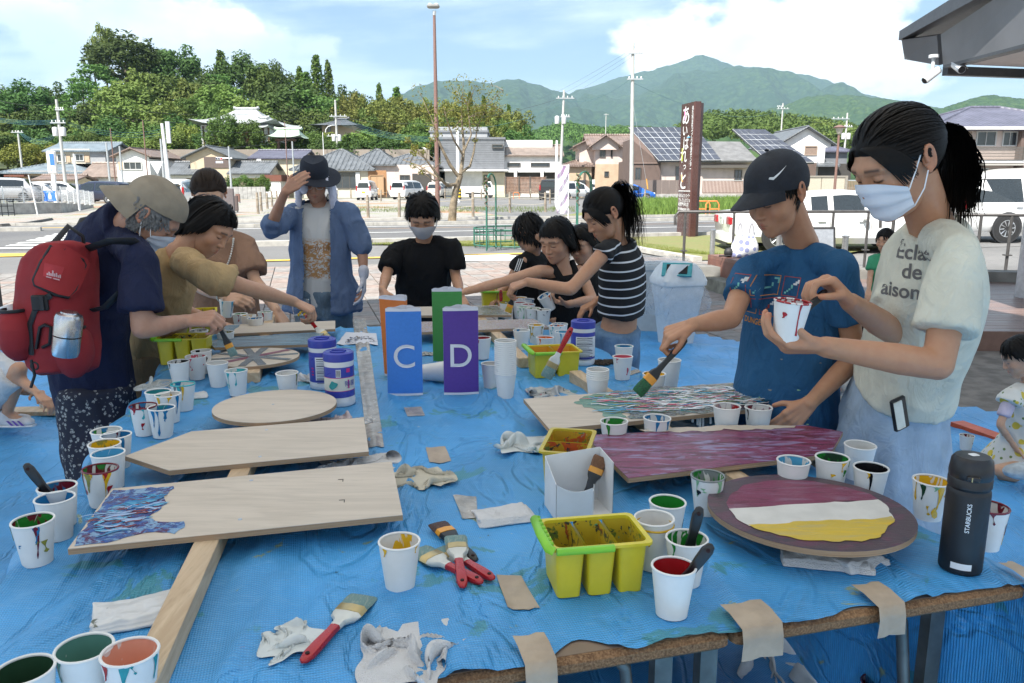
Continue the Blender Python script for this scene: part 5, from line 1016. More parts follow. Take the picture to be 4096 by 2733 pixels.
# ------------------------------------------------------------------ sparse street tree
def Cu():
 b=onz(1808,886);o=Ad('street_tree','sparse young street tree with yellow green leaf tufts','tree',(b.x,b.y,0));mb=MB();Y=b.y;tips=[]
 P=lambda px,py,dy=0:aty(px,py,Y+dy)
 trunk=[P(1808,890),P(1812,830),P(1822,770),P(1832,735),P(1842,700)];mb.tube(trunk,[.17,.15,.13,.115,.11],10)
 def limb(pts,r0,r1=.012):
  n=len(pts);mb.tube(pts,[r0+(r1-r0)*(k/(n-1))for k in range(n)],7)
  tips.extend(pts[len(pts)//2:])
 limb([P(1842,700),P(1850,640,.2),P(1856,590,.3),P(1850,520,.4),P(1846,460,.5),P(1850,400,.5)],.085);limb([P(1838,712),P(1800,660,-.2),P(1770,600,-.4),P(1745,540,-.5),P(1725,470,-.5),P(1700,420,-.6)],.08)
 limb([P(1832,738),P(1790,742,-.3),P(1760,715,-.4),P(1735,680,-.6),P(1705,640,-.8),P(1660,590,-.9),P(1630,560,-1)],.075);limb([P(1845,690),P(1880,665,.5),P(1895,610,.7),P(1902,560,.8),P(1912,500,.9),P(1935,455,1)],.06);limb([P(1770,720),P(1715,690,.5),P(1680,665,.7),P(1640,650,.9),P(1610,640,1)],.045)
 limb([P(1852,620),P(1815,560,-.4),P(1790,490,-.5),P(1775,430,-.5)],.045);limb([P(1760,715),P(1738,725,.6),P(1690,690,.8),P(1672,700,.9)],.03);limb([P(1858,600),P(1885,540,.1),P(1875,470,.2),P(1870,420,.2)],.04)
 g=random.Random(3)
 for k in range(52):
  t=g.choice(tips);d=Vector((g.uniform(-1,1),g.uniform(-.8,.8),g.uniform(-.15,.8))).normalized()*g.uniform(.35,.95);mid=t+d*.5+Vector((0,0,.05));mb.tube([t,mid,t+d],[.016,.011,.005],5);tips.append(t+d)
 Aa(mb,'trunk',M('mossy_bark',(.20,.16,.11),.9,var=.4,vs=6,bump=.8,bs=30),o,60)
 C=[t for t in tips if(t.z>2.6 and g.random()<.85)or g.random()<.22];hi=[t for t in C if t.z>3.4];rr=np.array([.38 if t.z>3.4 else .15 for t in C]);V,Fc=Aq([tuple(t)for t in C],rr,46,.048,31,flat=.8);Ac('crown',V,Fc,LM['gold'],o)
Cu()
# ------------------------------------------------------------------ green garden arch, planter fence, banner
M_GRN=M('green_enamel',(.035,.14,.10),.45,var=.25,vs=8)
for pxa,pxb,top,Y,l in((1945,1983,690,17.0,'weathered green garden arch wound with dry vine'),(2312,2366,682,18.6,'green garden arch with curved top behind the children')):
 a,b=aty(pxa,800,Y),aty(pxb,800,Y+.6);zt=aty(pxa,top,Y).z;o=Ad('garden_arch',l,'arch',((a.x+b.x)/2,Y,0),group='garden arches');m=(a+b)/2
 for dy in(0,.35):
  pts=[Vector((a.x,a.y+dy,0)),Vector((a.x,a.y+dy,zt-.32))]+[Vector((m.x-(b.x-a.x)/2*cos(pi*k/8),m.y+dy-(b.y-a.y)/2*cos(pi*k/8),zt-.32+.3*sin(pi*k/8)))for k in range(1,8)]+[Vector((b.x,b.y+dy,zt-.32)),Vector((b.x,b.y+dy,0))];mb=MB();mb.tube(pts,.017,7);Aa(mb,'hoop',M_GRN,o,60)
 for k in range(9):z=.2+(zt-.6)*k/8;mb=MB();mb.tube([(a.x,a.y,z),(a.x,a.y+.35,z)],.009,5);Aa(mb,'rung',M_GRN,o)
 mb=MB();pts=[Vector((a.x+.04*sin(k*1.7),a.y-.02+.03*cos(k*2.3),.9+k*(zt-1.0)/17))for k in range(18)];mb.tube(pts,[.012+.018*(k/17)**2 for k in range(18)],6);C=[tuple(p)for p in pts[11:]]+[(m.x,m.y,zt+.0)];Aa(mb,'vine',M_BARK,o,60);V,Fc=Aq(C,.06,12,.02,77);Ac('vine_leaves',V,Fc,LM['dark'],o)
o=Ad('planter_fence','low green pipe fence ring beside the garden arch','fence',tuple(onz(2030,1008)));c=onz(2075,985);rx,ry=1.05,.9
for z in(.42,.30,.05):mb=MB();mb.tube([(c.x+rx*cos(a),c.y+ry*sin(a),z)for a in np.linspace(pi*.55,pi*2.1,26)],.016,6);Aa(mb,'ring_rail',M_GRN,o,60)
for a in np.linspace(pi*.6,pi*2.05,16):mb=MB();mb.tube([(c.x+rx*cos(a),c.y+ry*sin(a),0),(c.x+rx*cos(a),c.y+ry*sin(a),.44)],.011,5);Aa(mb,'upright',M_GRN,o)
Yb=27.0;o=Ad('banner','white and pink tall banner fluttering on a pole beyond the road','banner',(aty(2275,900,Yb).x,Yb,0));mb=MB();mb.tube([(aty(2275,700,Yb).x,Yb,0),(aty(2275,700,Yb).x,Yb,aty(2275,658,Yb).z)],.016,6);mb.tube([aty(2275,661,Yb),aty(2222,662,Yb)],.010,5);Aa(mb,'pole',Af,o);V=[];nx,ny=14,44
for j in range(ny):
 for i in range(nx):p=aty(2224+50*i/(nx-1),664+190*j/(ny-1),Yb);V.append((p.x+.03*sin(j*.5)*(i<nx/2),p.y+.05*sin(j*.42+i*.7),p.z))
def Dg():
 t=NT('banner_cloth');v=t.co();n=t.noise(t.co(scale=(3,1,1)),2.2,3);return t.fin(t.mix(t.ramp(n,.48,.60),(.80,.79,.80),(.62,.42,.62)),.8)
Ac('cloth',V,[(j*nx+i,j*nx+i+1,(j+1)*nx+i+1,(j+1)*nx+i)for j in range(ny-1)for i in range(nx-1)],Dg(),o,180)
# ------------------------------------------------------------------ railing, bollards and chain, bins, bag, steps
M_RAIL=M('dark_rail',(.085,.08,.078),.4,.3,var=.15)
def Dn(label,pts,h,posts):
 o=Ad('railing',label,'railing',tuple(pts[0]));mb=MB();P=[Vector(p)for p in pts];top=[p+Vector((0,0,h))for p in P];d=(P[1]-P[0]).normalized();start=[top[0]-d*.05+Vector((0,0,-.22)),top[0]-d*.06+Vector((0,0,-.08)),top[0]-d*.0];mb.tube(start+top[1:]if len(top)>1 else top,.026,8);Aa(mb,'handrail',M_RAIL,o,60)
 for q in posts:
  L_=(P[-1]-P[0]);p=P[0]+L_*q;mb=MB();mb.tube([p+Vector((0,0,.0)),p+Vector((0,0,h))],.024,8);mb.box((p.x,p.y,.30 if p.z<.3 else p.z),(.1,.1,.02));Aa(mb,'post',M_RAIL,o,60)
Dn('dark metal handrail in front of the white saloon car',[aty(2700,1000,13.9)*Vector((1,1,0))if False else Vector((aty(2715,850,13.4).x,13.4,.0)),Vector((aty(3620,850,13.4).x,13.6,.0))],aty(2800,848,13.4).z,(.03,.25,.70,.52,.86,.98));Dn('dark metal handrail beyond the girl in front of the minivan',[Vector((aty(3540,850,12.9).x,12.9,.0)),Vector((aty(4300,850,12.4).x,12.4,.0))],aty(3700,858,12.9).z,(.05,.28,.52,.68,.95))
bp=[]
for px,tp,bt in((2847,920,1035),(3372,944,1080),(3110,940,1060)):
 p=onz(px,bt);bp.append(p);o=Ad('bollard','short stainless bollard holding the yellow chain','bollard',p,group='chain bollards');mb=MB();h_=aty(px,tp,p.y).z;mb.lathe([(.05,0),(.05,h_-.02),(.062,h_-.02),(.062,h_),(.03,h_+.01)],14);Aa(mb,'shaft',M('stainless',(.5,.5,.5),.3,.9),o,40,local=True);mb=MB();mb.lathe([(.09,0),(.09,.015),(.05,.02)],14);Aa(mb,'foot',MATS['stainless'],o,40,local=True)
ch=Ad('plastic_chain','yellow plastic chain sagging between stainless bollards','chain',tuple(bp[0]));M_CH=M('chain_yellow',(.80,.52,.02),.45);lk=None
seq=[bp[0],bp[2],bp[1]];nlk=0
for a,b in zip(seq[:-1],seq[1:]):
 za,zb=.50,.50;n=34
 for k in range(n):
  f=(k+.5)/n;p=a.lerp(b,f)+Vector((0,-.03,.50-.34*4*f*(1-f)));d=(b-a)+Vector((0,0,-.34*4*(1-2*f)))
  if lk is None:
   mb=MB();mb.tube([(.034*cos(t),.017*sin(t),0)for t in np.linspace(0,2*pi,11)],.008,5,caps=False);lk=Aa(mb,'chain_link',M_CH,ch,60);o=lk
  else:o=lk.copy();COL.objects.link(o);o.parent=ch
  o.location=p-bp[0];q=d.to_track_quat('X','Z');o.rotation_euler=(q.to_matrix()@Matrix.Rotation(R(90*(k%2)),3,'X')).to_euler()
# tapered litter bin with rounded lid and its bag
def bin_mats():
 M('bin_white',(.60,.62,.63),.45,var=.06);M('bin_teal',(.03,.28,.31),.4);M('bin_hole',(.008,.008,.009),.8)
 t=NT('clear_bag');v=t.co();n=t.noise(v,14,6,.6,1.0);m=t.fin((.75,.78,.82),.25,None,t.bump(n,.9,.03));tr=t.n('BsdfTransparent');mx=t.n('MixShader');t.link(t.math('ADD',t.math('MULTIPLY',n,.4),.0),mx.inputs[0]);t.link(tr.outputs[0],mx.inputs[1]);t.link(t.b.outputs[0],mx.inputs[2]);t.link(mx.outputs[0],t.out.inputs[0]);MATS['clear_bag']=m
bin_mats()
def Ae(hx_,hy_,r,z,n=4):
 out=[]
 for q,(sx,sy)in enumerate(((1,1),(-1,1),(-1,-1),(1,-1))):
  for k in range(n+1):a=pi/2*(q+k/n);out.append((sx*(hx_-r)+r*cos(a),sy*(hy_-r)+r*sin(a),z))
 return out
B1=onz(2715,1392);bw=Ad('litter_bin','white swing lid litter bin with teal opening and clear bag','bin',(B1.x,B1.y+.15,0),R(12));hb=aty(2715,1130,B1.y+.15).z;s=(aty(2815,1130,B1.y).x-aty(2625,1130,B1.y).x)/2
mb=MB();mb.loft([Ae(s*.62,s*.6,.05,0),Ae(s*.86,s*.8,.05,hb-.12),Ae(s*.90,s*.84,.05,hb-.10),Ae(s*.92,s*.86,.05,hb)]);Aa(mb,'body',MATS['bin_white'],bw,40,local=True)
zt=aty(2715,1052,B1.y+.15).z
mb=MB();mb.loft([Ae(s*1.0,s*.93,.06,hb-.01),Ae(s*1.02,s*.95,.06,hb+.03),Ae(s*.98,s*.9,.06,hb+.05),Ae(s*.78,s*.86,.06,hb+(zt-hb)*.7),Ae(s*.55,s*.80,.06,zt)]);lid=Aa(mb,'lid',MATS['bin_white'],bw,40,local=True)
mb=MB();P4=[(-s*.92,-s*.62,hb+.07),(-s*.92,s*.62,hb+.07),(-s*.50,s*.62,zt-.0),(-s*.50,-s*.62,zt-.0)];nn=Vector((-.8,0,.6))*.02
T=Matrix.Rotation(R(62),4,'Z');mb.slab([T@(Vector(p)+nn)for p in P4][::-1],.02);Aa(mb,'flap_frame',MATS['bin_teal'],lid,local=True);mb=MB();cc=sum((Vector(p)for p in P4),Vector())/4;mb.slab([T@(cc+(Vector(p)-cc)*.7+nn*1.3)for p in P4][::-1],.012);Aa(mb,'opening',MATS['bin_hole'],lid,local=True)
rings=[]
for k in range(9):
 f=k/8;ring=Ae(s*(.95+.34*sin(f*2.6)*.6),s*(.92+.3*sin(f*2.5)*.6),.08,hb-.02-f*.26);rings.append([tuple(np.array(p)*np.array([1,1,1])+np.array([sin(i*2.1+k)*.02,cos(i*1.7+k*1.3)*.02,sin(i*1.3)*.035*f]))for i,p in enumerate(ring)])
mb=MB();mb.loft(rings,caps=False);Aa(mb,'bin_bag',MATS['clear_bag'],bw,180,local=True)
B2=onz(2618,1335);o=Ad('litter_bin','tall pale grey bin with red mark beside the swing lid bin','bin',(B2.x,B2.y+.2,0),R(8));h2=aty(2600,1062,B2.y).z;mb=MB();w2=.30;mb.loft([Ae(w2*.85,w2*.7,.05,0),Ae(w2,w2*.8,.05,h2-.05),Ae(w2*1.05,w2*.85,.05,h2-.04),Ae(w2*1.05,w2*.85,.05,h2)]);Aa(mb,'body',M('bin_grey',(.50,.53,.53),.5,var=.06),o,40,local=True);mb=MB();mb.loft([[tuple(np.array(p)+np.array([0,0,sin(i*2.3+j)*.012]))for i,p in enumerate(Ae(w2*(1.1-.06*j),w2*(.9-.06*j),.06,h2+.01+.018*j))]for j in range(3)]);Aa(mb,'bag_rim',MATS['clear_bag'],o,180,local=True);mb=MB();mb.box((-w2*.66,-w2*.83,h2-.22),(.07,.02,.08));Aa(mb,'red_mark',M('mark_red',(.5,.03,.03),.5),o,local=True)
# wooden step and stone kerb, spotted bag on it
S0=onz(2838,1140,0);S1=onz(3100,1220,0);d=(S1-S0).normalized();o=Ad('wood_step','reddish brown wooden step behind the litter bins','step',tuple(S0));nn=Vector((-d.y,d.x,0))
for k in range(4):a=S0+nn*(.0+k*.24);mb=MB();mb.box(tuple(a+d*.9+nn*.11+Vector((0,0,.40))),(2.0,.225,.05),atan2(d.y,d.x));Aa(mb,'tread_board',M('step_red_wood',(.20,.10,.075),.55,var=.25,vs=6),o)
mb=MB();mb.box(tuple(S0+d*.9+nn*.02+Vector((0,0,.27))),(1.98,.05,.22),atan2(d.y,d.x));Aa(mb,'riser',M('step_riser',(.17,.075,.055),.6,var=.2,vs=6),o)
mb=MB();mb.box(tuple(S0+d*1.0-nn*.08+Vector((0,0,.08))),(2.3,.34,.16),atan2(d.y,d.x));o2=Aa(mb,'stone_kerb',M('mossy_stone',(.20,.195,.16),.9,var=.35,vs=7,bump=.6,bs=40));o2['kind']='structure'
def bag_mat():
 t=NT('spotted_cloth');vo=t.n('TexVoronoi');vo.inputs['Scale'].default_value=11.0;vo.inputs['Randomness'].default_value=.45;t.link(t.co(),vo.inputs['Vector']);return t.fin(t.mix(t.ramp(vo.outputs['Distance'],.36,.40),(.24,.26,.44),(.66,.66,.66)),.8)
Bp=S0+d*.42+nn*.30+Vector((0,0,.43));o=Ad('tote_bag','white tote bag with blue grey spots on the wooden step','bag',tuple(Bp));mb=MB();rings=[]
for k in range(7):f=k/6;rings.append([(Bp.x+.17*(1-.22*f+.1*sin(f*3))*cos(a)+.02*sin(3*a+k),Bp.y+.085*(1-.45*f)*sin(a),Bp.z+.33*f+.015*sin(2*a+1)*f)for a in np.linspace(0,2*pi,21)[:-1]])
mb.loft(rings);Aa(mb,'bag_body',bag_mat(),o,180)
for k in(-1,1):mb=MB();mb.tube([Bp+Vector((k*.07-.035+.07*u,-.03*k,.32+.14*sin(pi*u)))for u in np.linspace(0,1,9)],.012,6,flat=.4);Aa(mb,'handle',M('bag_handle',(.33,.33,.36),.8),o,60)
mb=MB();q=Bp+Vector((-.2,.02,0));mb.ell(q+Vector((0,0,.06)),(.08,.06,.07),10);mb.tube([q+Vector((.0,-.05,.02)),q+Vector((-.16,-.08,.02))],.012,6);o=Aa(mb,'black_pouch',M('black_nylon',(.015,.015,.017),.6),None,60);tag(o,'small black pouch lying beside the spotted tote bag','pouch')
# roof wing at the upper right with two cameras
wing=Ad('entrance_roof','dark grey roof wing with white soffit above the deck','roof',(7,6,0))
M_FASC=M('fascia_grey',(.19,.195,.21),.5,var=.12,vs=1.5);Db=M('roof_edge',(.055,.06,.07),.45)
Yc=8.6;q0=aty(3772,262,Yc);q1=aty(4230,140,6.4);q1b=aty(4230,-170,6.4);q0t=aty(3763,138,Yc)
mb=MB();mb.slab([q0,q1,q1b,q0t],.08);Aa(mb,'gable_panel',M_FASC,wing)
e0,e0t,e1=aty(3618,238,9.35),aty(3606,160,9.35),aty(3756,262,8.68);e1t=aty(3748,142,8.68);mb=MB();mb.slab([e0,aty(3660,240,9.15),aty(3662,252,9.14),aty(3700,254,8.95),aty(3702,264,8.94),e1][0:1]+[e1,e1t,e0t],.08);Aa(mb,'eave_panel',M('fascia_dark',(.13,.135,.15),.5,var=.1,vs=2),wing)
mb=MB();r0,r1=aty(3594,162,9.4),aty(4230,-180,6.35);mb.slab([r0,r1,r1+Vector((0,0,.17)),r0+Vector((0,0,.10))],.14);mb.slab([r0+Vector((0,0,.10)),r1+Vector((0,0,.17)),r1+Vector((9,2.5,.17)),r0+Vector((9,2.5,.10))],.1);Aa(mb,'roof_edge',Db,wing)
mb=MB();mb.slab([q0+Vector((.02,.02,.02)),aty(3776,270,Yc+.1)+Vector((9,2.0,0)),q1+Vector((9,2.0,.02)),q1+Vector((.02,.02,.02))],.05);Aa(mb,'soffit',M_SOFF,wing)
mb=MB();mb.slab([q0+Vector((0,0,-.03)),q1+Vector((0,0,-.03)),q1+Vector((0,0,.05)),q0+Vector((0,0,.05))],.12);Aa(mb,'lower_trim',Db,wing);mb=MB();mb.box(tuple(aty(3778,276,Yc+.12)+Vector((4.5,1.0,-.02))),(9.2,.08,.09),atan2(2.0,9));Aa(mb,'eave_trim',Db,wing)
mb=MB();mb.lathe([(.17,0),(.17,4.2)],24,(5.85,8.75,.16));Aa(mb,'column',M('column_grey',(.45,.45,.46),.45),wing,40)
M_CAM=M('camera_white',(.62,.64,.66),.35)
def seccam(P,d,label):
 o=Ad('security_camera',label,'camera',tuple(P));d=Vector(d).normalized();mb=MB();mb.tube([P+Vector((0,0,.17)),P+Vector((0,0,.06)),P],[.02,.018,.022],8);mb.lathe([(.05,.17),(.05,.20)],14,tuple(P));Aa(mb,'bracket',M_CAM,o,50);T=Matrix.Translation(P)@basis(d).to_4x4();mb=MB();mb.lathe([(.02,-.10),(.04,-.09),(.042,.10),(.036,.12)],16,T=T);b_=Aa(mb,'housing',M_CAM,o,40);mb=MB();mb.lathe([(.034,.119),(.032,.123),(.001,.124)],14,T=T);Aa(mb,'lens',Ak,b_);mb=MB();mb.lathe([(.05,-.09),(.05,.14)],12,T=T@Matrix.Translation((0,0,0)),caps=False);
 Vv=[];
 for z in(-.09,.15):
  for a in np.linspace(.1*pi,.9*pi,8):w=T@Vector((.048*cos(a),.048*sin(a),z));Vv.append(w)
 Ac('sun_shield',Vv,[(i,i+1,9+i,8+i)for i in range(7)],M_CAM,b_)
seccam(aty(3728,300,8.6),(-.75,-.35,-.5),'white security camera pointing left under the dark eave');seccam(aty(3832,268,8.3),(-.15,-.9,-.35),'white security camera pointing forward under the soffit')
# black stand at the far left and clapboard behind the boy
P=onz(6,1310);o=Ad('black_stand','narrow black board standing at the edge of the blue sheet','stand',tuple(P));z=aty(6,1098,P.y).z;mb=MB();mb.box((P.x-.02,P.y,z/2),(.10,.04,z));Aa(mb,'panel',Ak,o);mb=MB();mb.box((P.x-.1,P.y,.02),(.4,.4,.04));Aa(mb,'base',Ak,o)
P=aty(3290,955,13.0);o=Ad('easel_board','dark framed easel board behind the boy by the railing','board',(P.x,P.y,0));T=Matrix.Translation((P.x,P.y,P.z))@Matrix.Rotation(R(-12),4,'X');mb=MB();mb.box((0,0,-.12),(.42,.03,.62),T=T);Aa(mb,'frame',Ak,o);mb=MB();mb.box((0,-.02,-.1),(.34,.01,.5),T=T);Aa(mb,'sheet',M('grey_poster',(.25,.27,.3),.5),o)
for k in(-1,1):mb=MB();mb.tube([T@Vector((k*.18,.02,.2)),(P.x+k*.22,P.y-.12,0)],.014,6);Aa(mb,'leg',Ak,o)
mb=MB();mb.tube([T@Vector((0,.03,.15)),(P.x,P.y+.4,0)],.014,6);Aa(mb,'leg',Ak,o)
# ================================================================== the tables and what lies on them
TZ=.70;TO=Vector((.925,1.285,0));TW,TL=.592,1.46
def tb(s,t,z=TZ):p=TO-BA*s+BN*t;return Vector((p.x,p.y,z))
def chip_mat():
 t=NT('particle_board');v=t.co();n=t.noise(v,260,3);m=t.noise(v,70,4);return t.fin(t.mix(t.ramp(n,.35,.7),t.mix(t.ramp(m,.3,.7),(.10,.045,.016),(.17,.085,.035)),(.30,.17,.08)),.8,None,t.bump(n,.8,.003))
M_CHIP=chip_mat();M_TTOP=M('table_laminate',(.24,.17,.12),.5,var=.2,vs=8);M_LEG=M('leg_steel',(.19,.18,.16),.42,.7,var=.25,vs=14)
TR=atan2(BA.y,BA.x)
for i in range(3):
 for j in range(2):
  c=tb(i*TW+TW/2,j*TL+TL/2,0);o=Ad('folding_table',['folding table with chipped particle board edge under the black bottle','middle front folding table under the blue sheet','folding table under the sheet beside the backpack wearer','far right folding table under the yellow tub','far middle folding table under the taped seam','far left folding table under the blue painted board'][i+3*j],'table',c,TR,'folding tables under the sheet')
  mb=MB();mb.rbox((0,0,TZ-.016),(TW-.006,TL-.006,.028),.012,n=2);tp=Aa(mb,'tabletop',M_CHIP,o,40,local=True);mb=MB();mb.box((0,0,TZ-.0015),(TW-.03,TL-.03,.001));Aa(mb,'laminate',M_TTOP,tp,local=True)
  for e in(-1,1):
   y=e*(TL/2-.16)
   for s in(-1,1):mb=MB();mb.box((s*(TW/2-.045),y,(TZ-.03)/2),(.034,.026,TZ-.03));lg=Aa(mb,'leg',M_LEG,o,local=True);mb=MB();mb.rbox((s*(TW/2-.045),y,.012),(.042,.034,.024),.008,n=1);Aa(mb,'rubber_foot',Ak,lg,local=True)
   mb=MB();mb.box((0,y,TZ-.045),(TW-.06,.03,.03));mb.box((0,y,.34),(TW-.1,.022,.03));Aa(mb,'crossbar',M_LEG,o,local=True)
   mb=MB();mb.tube([(TW/2-.19,y-e*.02,TZ-.05),(TW/2-.11,y-e*.01,.55),(TW/2-.09,y,.36)],[.013,.012,.012],8);mb.box((TW/2-.10,y,.37),(.05,.03,.06));Aa(mb,'strut',M_LEG,o,50,local=True)
   mb=MB();mb.tube([(0,-e*.05,TZ-.035),(0,y,TZ-.06)],.010,6);Aa(mb,'stay',M_LEG,o,local=True)
def Ct():
 W_,L_=3*TW,2*TL;ns,nt_=200,270;s=np.linspace(-.60,W_+.20,ns);t=np.linspace(-.012,L_+.12,nt_);S,T=np.meshgrid(s,t,indexing='ij')
 fr=-.004+.016*np.maximum(0,Ap(np.stack([S*6,0*S,0*S],-1),4))+.05*np.exp(-((S-.84)/.05)**2)+.018*np.exp(-((S-.36)/.05)**2);T=np.where(T<fr,fr,T)
 dl,dr,df=np.clip(S-W_,0,None),np.clip(-S,0,None),np.clip(T-L_,0,None);Sc,Tc=np.clip(S,-.008,W_+.008),np.clip(T,0,L_+.008)
 P=np.stack([S*2.3+T*.4,T*.55-S*.2,0*S],-1);w=np.abs(fbm(P*2.1,5,12));H=.012*np.clip(1-3.2*w,0,1)+.0016*fbm(np.stack([S*30,T*14,0*S],-1),3,3)+.007*np.clip(1-6*np.abs(Ap(np.stack([S*7+T*2,T*1.1,0*S+5],-1),31)),0,1)
 Z=TZ+.002+np.maximum(H,0)-(dl+dr+df)*.97;o_=np.array(TO);V=o_-np.array(BA)*(Sc+dl*.22-dr*.05+(dl>0)*.012*np.sin(T*23)-(dr>0)*.012*np.sin(T*19))[...,None]+np.array(BN)*(Tc+df*.2)[...,None];V[...,2]=Z
 Fc=[(i*nt_+j,i*nt_+j+1,(i+1)*nt_+j+1,(i+1)*nt_+j)for i in range(ns-1)for j in range(nt_-1)]
 o=Ac('table_sheet',V.reshape(-1,3),Fc,M_TARP,None,180);tag(o,'blue woven plastic sheet taped over the joined tables','sheet');return BVHTree.FromPolygons([tuple(p)for p in V.reshape(-1,3)],Fc)
SHEET=Ct()
def topz(x,y):
 h=SHEET.ray_cast(Vector((x,y,1.2)),Vector((0,0,-1)));return h[0].z if h[0]else TZ
M_TAPE=M('kraft_tape',(.40,.31,.22),.45,var=.14,vs=20,bump=.3,bs=60);M_TAPE2=M('clear_brown_tape',(.33,.30,.26),.25,var=.3,vs=25,bump=.6,bs=40)
def lay(name,label,cat,poly,mat,lift=.0015,group=None,n=6):
 q=[onz(x,y,TZ+.004)for x,y in poly];V=[]
 for i in range(n+1):
  for j in range(n+1):p=q[0].lerp(q[1],i/n).lerp(q[3].lerp(q[2],i/n),j/n);V.append((p.x,p.y,topz(p.x,p.y)+lift+.0022*abs(float(Ap(np.array([[p.x*45,p.y*45,3.1]]),5)[0]))))
 o=Ac(name,V,[(i*(n+1)+j,(i+1)*(n+1)+j,(i+1)*(n+1)+j+1,i*(n+1)+j+1)for i in range(n)for j in range(n)],mat,None,180);return tag(o,label,cat,group)
lay('tape_strip','long wrinkled brown tape strip along the seam of the sheet','tape',[(1410,1275),(1462,1272),(1536,1790),(1470,1792)],M_TAPE2,n=24)
for l,q in(('tape patch in front of the paper prisms',[(1615,1632),(1685,1628),(1700,1662),(1630,1665)]),('tape patch beside the cream crumpled towel',[(1703,1795),(1780,1785),(1805,1848),(1718,1858)]),('tape patch left of the white folded towel',[(1812,1998),(1905,1992),(1912,2085),(1850,2090)]),('peeling tape patch left of the yellow divided tub',[(1985,2300),(2085,2305),(2160,2440),(2030,2440)]),('tape patch left of the rightmost white cup',[(2480,1495),(2570,1470),(2575,1485),(2490,1510)])):lay('tape_patch',l,'tape',q,M_TAPE if 'peel' in l or 'cream' in l else M_TAPE2)
for l,sc,w in(('kraft tape folded over the table edge below the black bottle',.30,.055),('kraft tape wrapping the table edge at the leg',.545,.075),('kraft tape folded over the table edge near the picture bottom',.915,.05),('kraft tape at the table corner beside the black bottle',-.005,.03)):
 mb=MB();pr=[(.060,.015),(.03,.016),(-.006,.010),(-.010,-.012),(-.009,-.045)];rings=[[tb(sc-w/2+w*k/4,a+.003*sin(k*2+i),TZ+b)for k in range(5)]for i,(a,b)in enumerate(pr)];mb.loft(rings,closed=False);o=Aa(mb,'edge_tape',M_TAPE,None,180);tag(o,l,'tape')
# ---- sign boards on their posts
M_PLY=Bl('plywood',(.51,.435,.35),(.59,.505,.41),.6,(1.2,9,9),ang=R(15),bump=.08);M_PLYE=Bl('plywood_edge',(.30,.19,.11),(.42,.29,.18),.8,(1,1,130),bump=.2);Dl=Bl('pine_post',(.47,.33,.20),(.60,.45,.29),.55,(14,.9,14),ang=R(8),bump=.15);M_SCREW=M('screw',(.5,.52,.55),.3,.9)
def Ai(name,cols,scale=6.0,rough=.22,stretch=(1,3.5,1),ang=15,bump=.6,bd_=.003,dist=1.2):
 t=NT(name);v=t.co(scale=stretch,rot=(0,0,R(-ang)));c=None
 for k,col in enumerate(cols):
  if c is None:c=rgb(col);continue
  n=t.noise(t.co(scale=stretch,rot=(0,0,R(-ang)),loc=(k*3.7,k*1.9,0)),scale*(1+.35*k),6,.62,dist);c=t.mix(t.ramp(n,.50,.60),c,col)
 s=t.noise(t.co(scale=(stretch[0]*2,stretch[1]*8,1),rot=(0,0,R(-ang))),scale*4,4);return t.fin(c,rough,None,t.bump(s,bump,bd_))
def ply(root,pts,name='board',z0=.745,z1=.757,px=True,mat=None):
 q=[onz(x,y,z1)if px else Vector((x,y,0))for x,y in pts];a=sum((q[i].x*q[(i+1)%len(q)].y-q[(i+1)%len(q)].x*q[i].y)for i in range(len(q)))
 if a<0:q=q[::-1]
 mb=MB();mb.prism([(p.x,p.y)for p in q],z0,z1-.001);b=Aa(mb,name,M_PLYE,root);mb=MB();mb.prism([(p.x,p.y)for p in q],z1-.001,z1);Aa(mb,'face_veneer',mat or M_PLY,b);return b
def disc(c,rx,ry,ang,n=56):return[(c[0]+rx*cos(a)*cos(ang)-ry*sin(a)*sin(ang),c[1]+rx*cos(a)*sin(ang)+ry*sin(a)*cos(ang))for a in np.linspace(0,2*pi,n+1)[:-1]]
def postm(root,a,b,w=.044,z=.7235):
 a,b=onz(a[0],a[1],.745),onz(b[0],b[1],.745);d=b-a;c=(a+b)/2;mb=MB();mb.rbox((0,0,0),(w,d.length,.040),.003,n=1,T=Matrix.Translation((c.x,c.y,z+.0015))@Matrix.Rotation(atan2(d.y,d.x)-pi/2,4,'Z'));return Aa(mb,'post',Dl,root,40)
def Dh(root,pts,z=.757):
 for x,y in pts:p=onz(x,y,z);mb=MB();mb.lathe([(.0045,0),(.004,.0012),(.001,.0014)],10,(p.x,p.y,z-.0002));Aa(mb,'screw',M_SCREW,root)
def Bj(root,pts,mat,z=.7578,name='paint_layer',rough_edge=.006,px=True,seed=1):
 q=[onz(x,y,z)if px else Vector((x,y,z))for x,y in pts];out=[]
 for i in range(len(q)):
  a,b=q[i],q[(i+1)%len(q)];m=max(1,int((b-a).length/.012))
  for k in range(m):p=a.lerp(b,k/m);w=Ap(np.array([[p.x*60,p.y*60,seed]]),seed)[0]*rough_edge;d=(b-a).normalized();out.append((p.x-d.y*w,p.y+d.x*w,z))
 mb=MB();mb.add(out,[tuple(range(len(out)))]);return Aa(mb,name,mat,root)
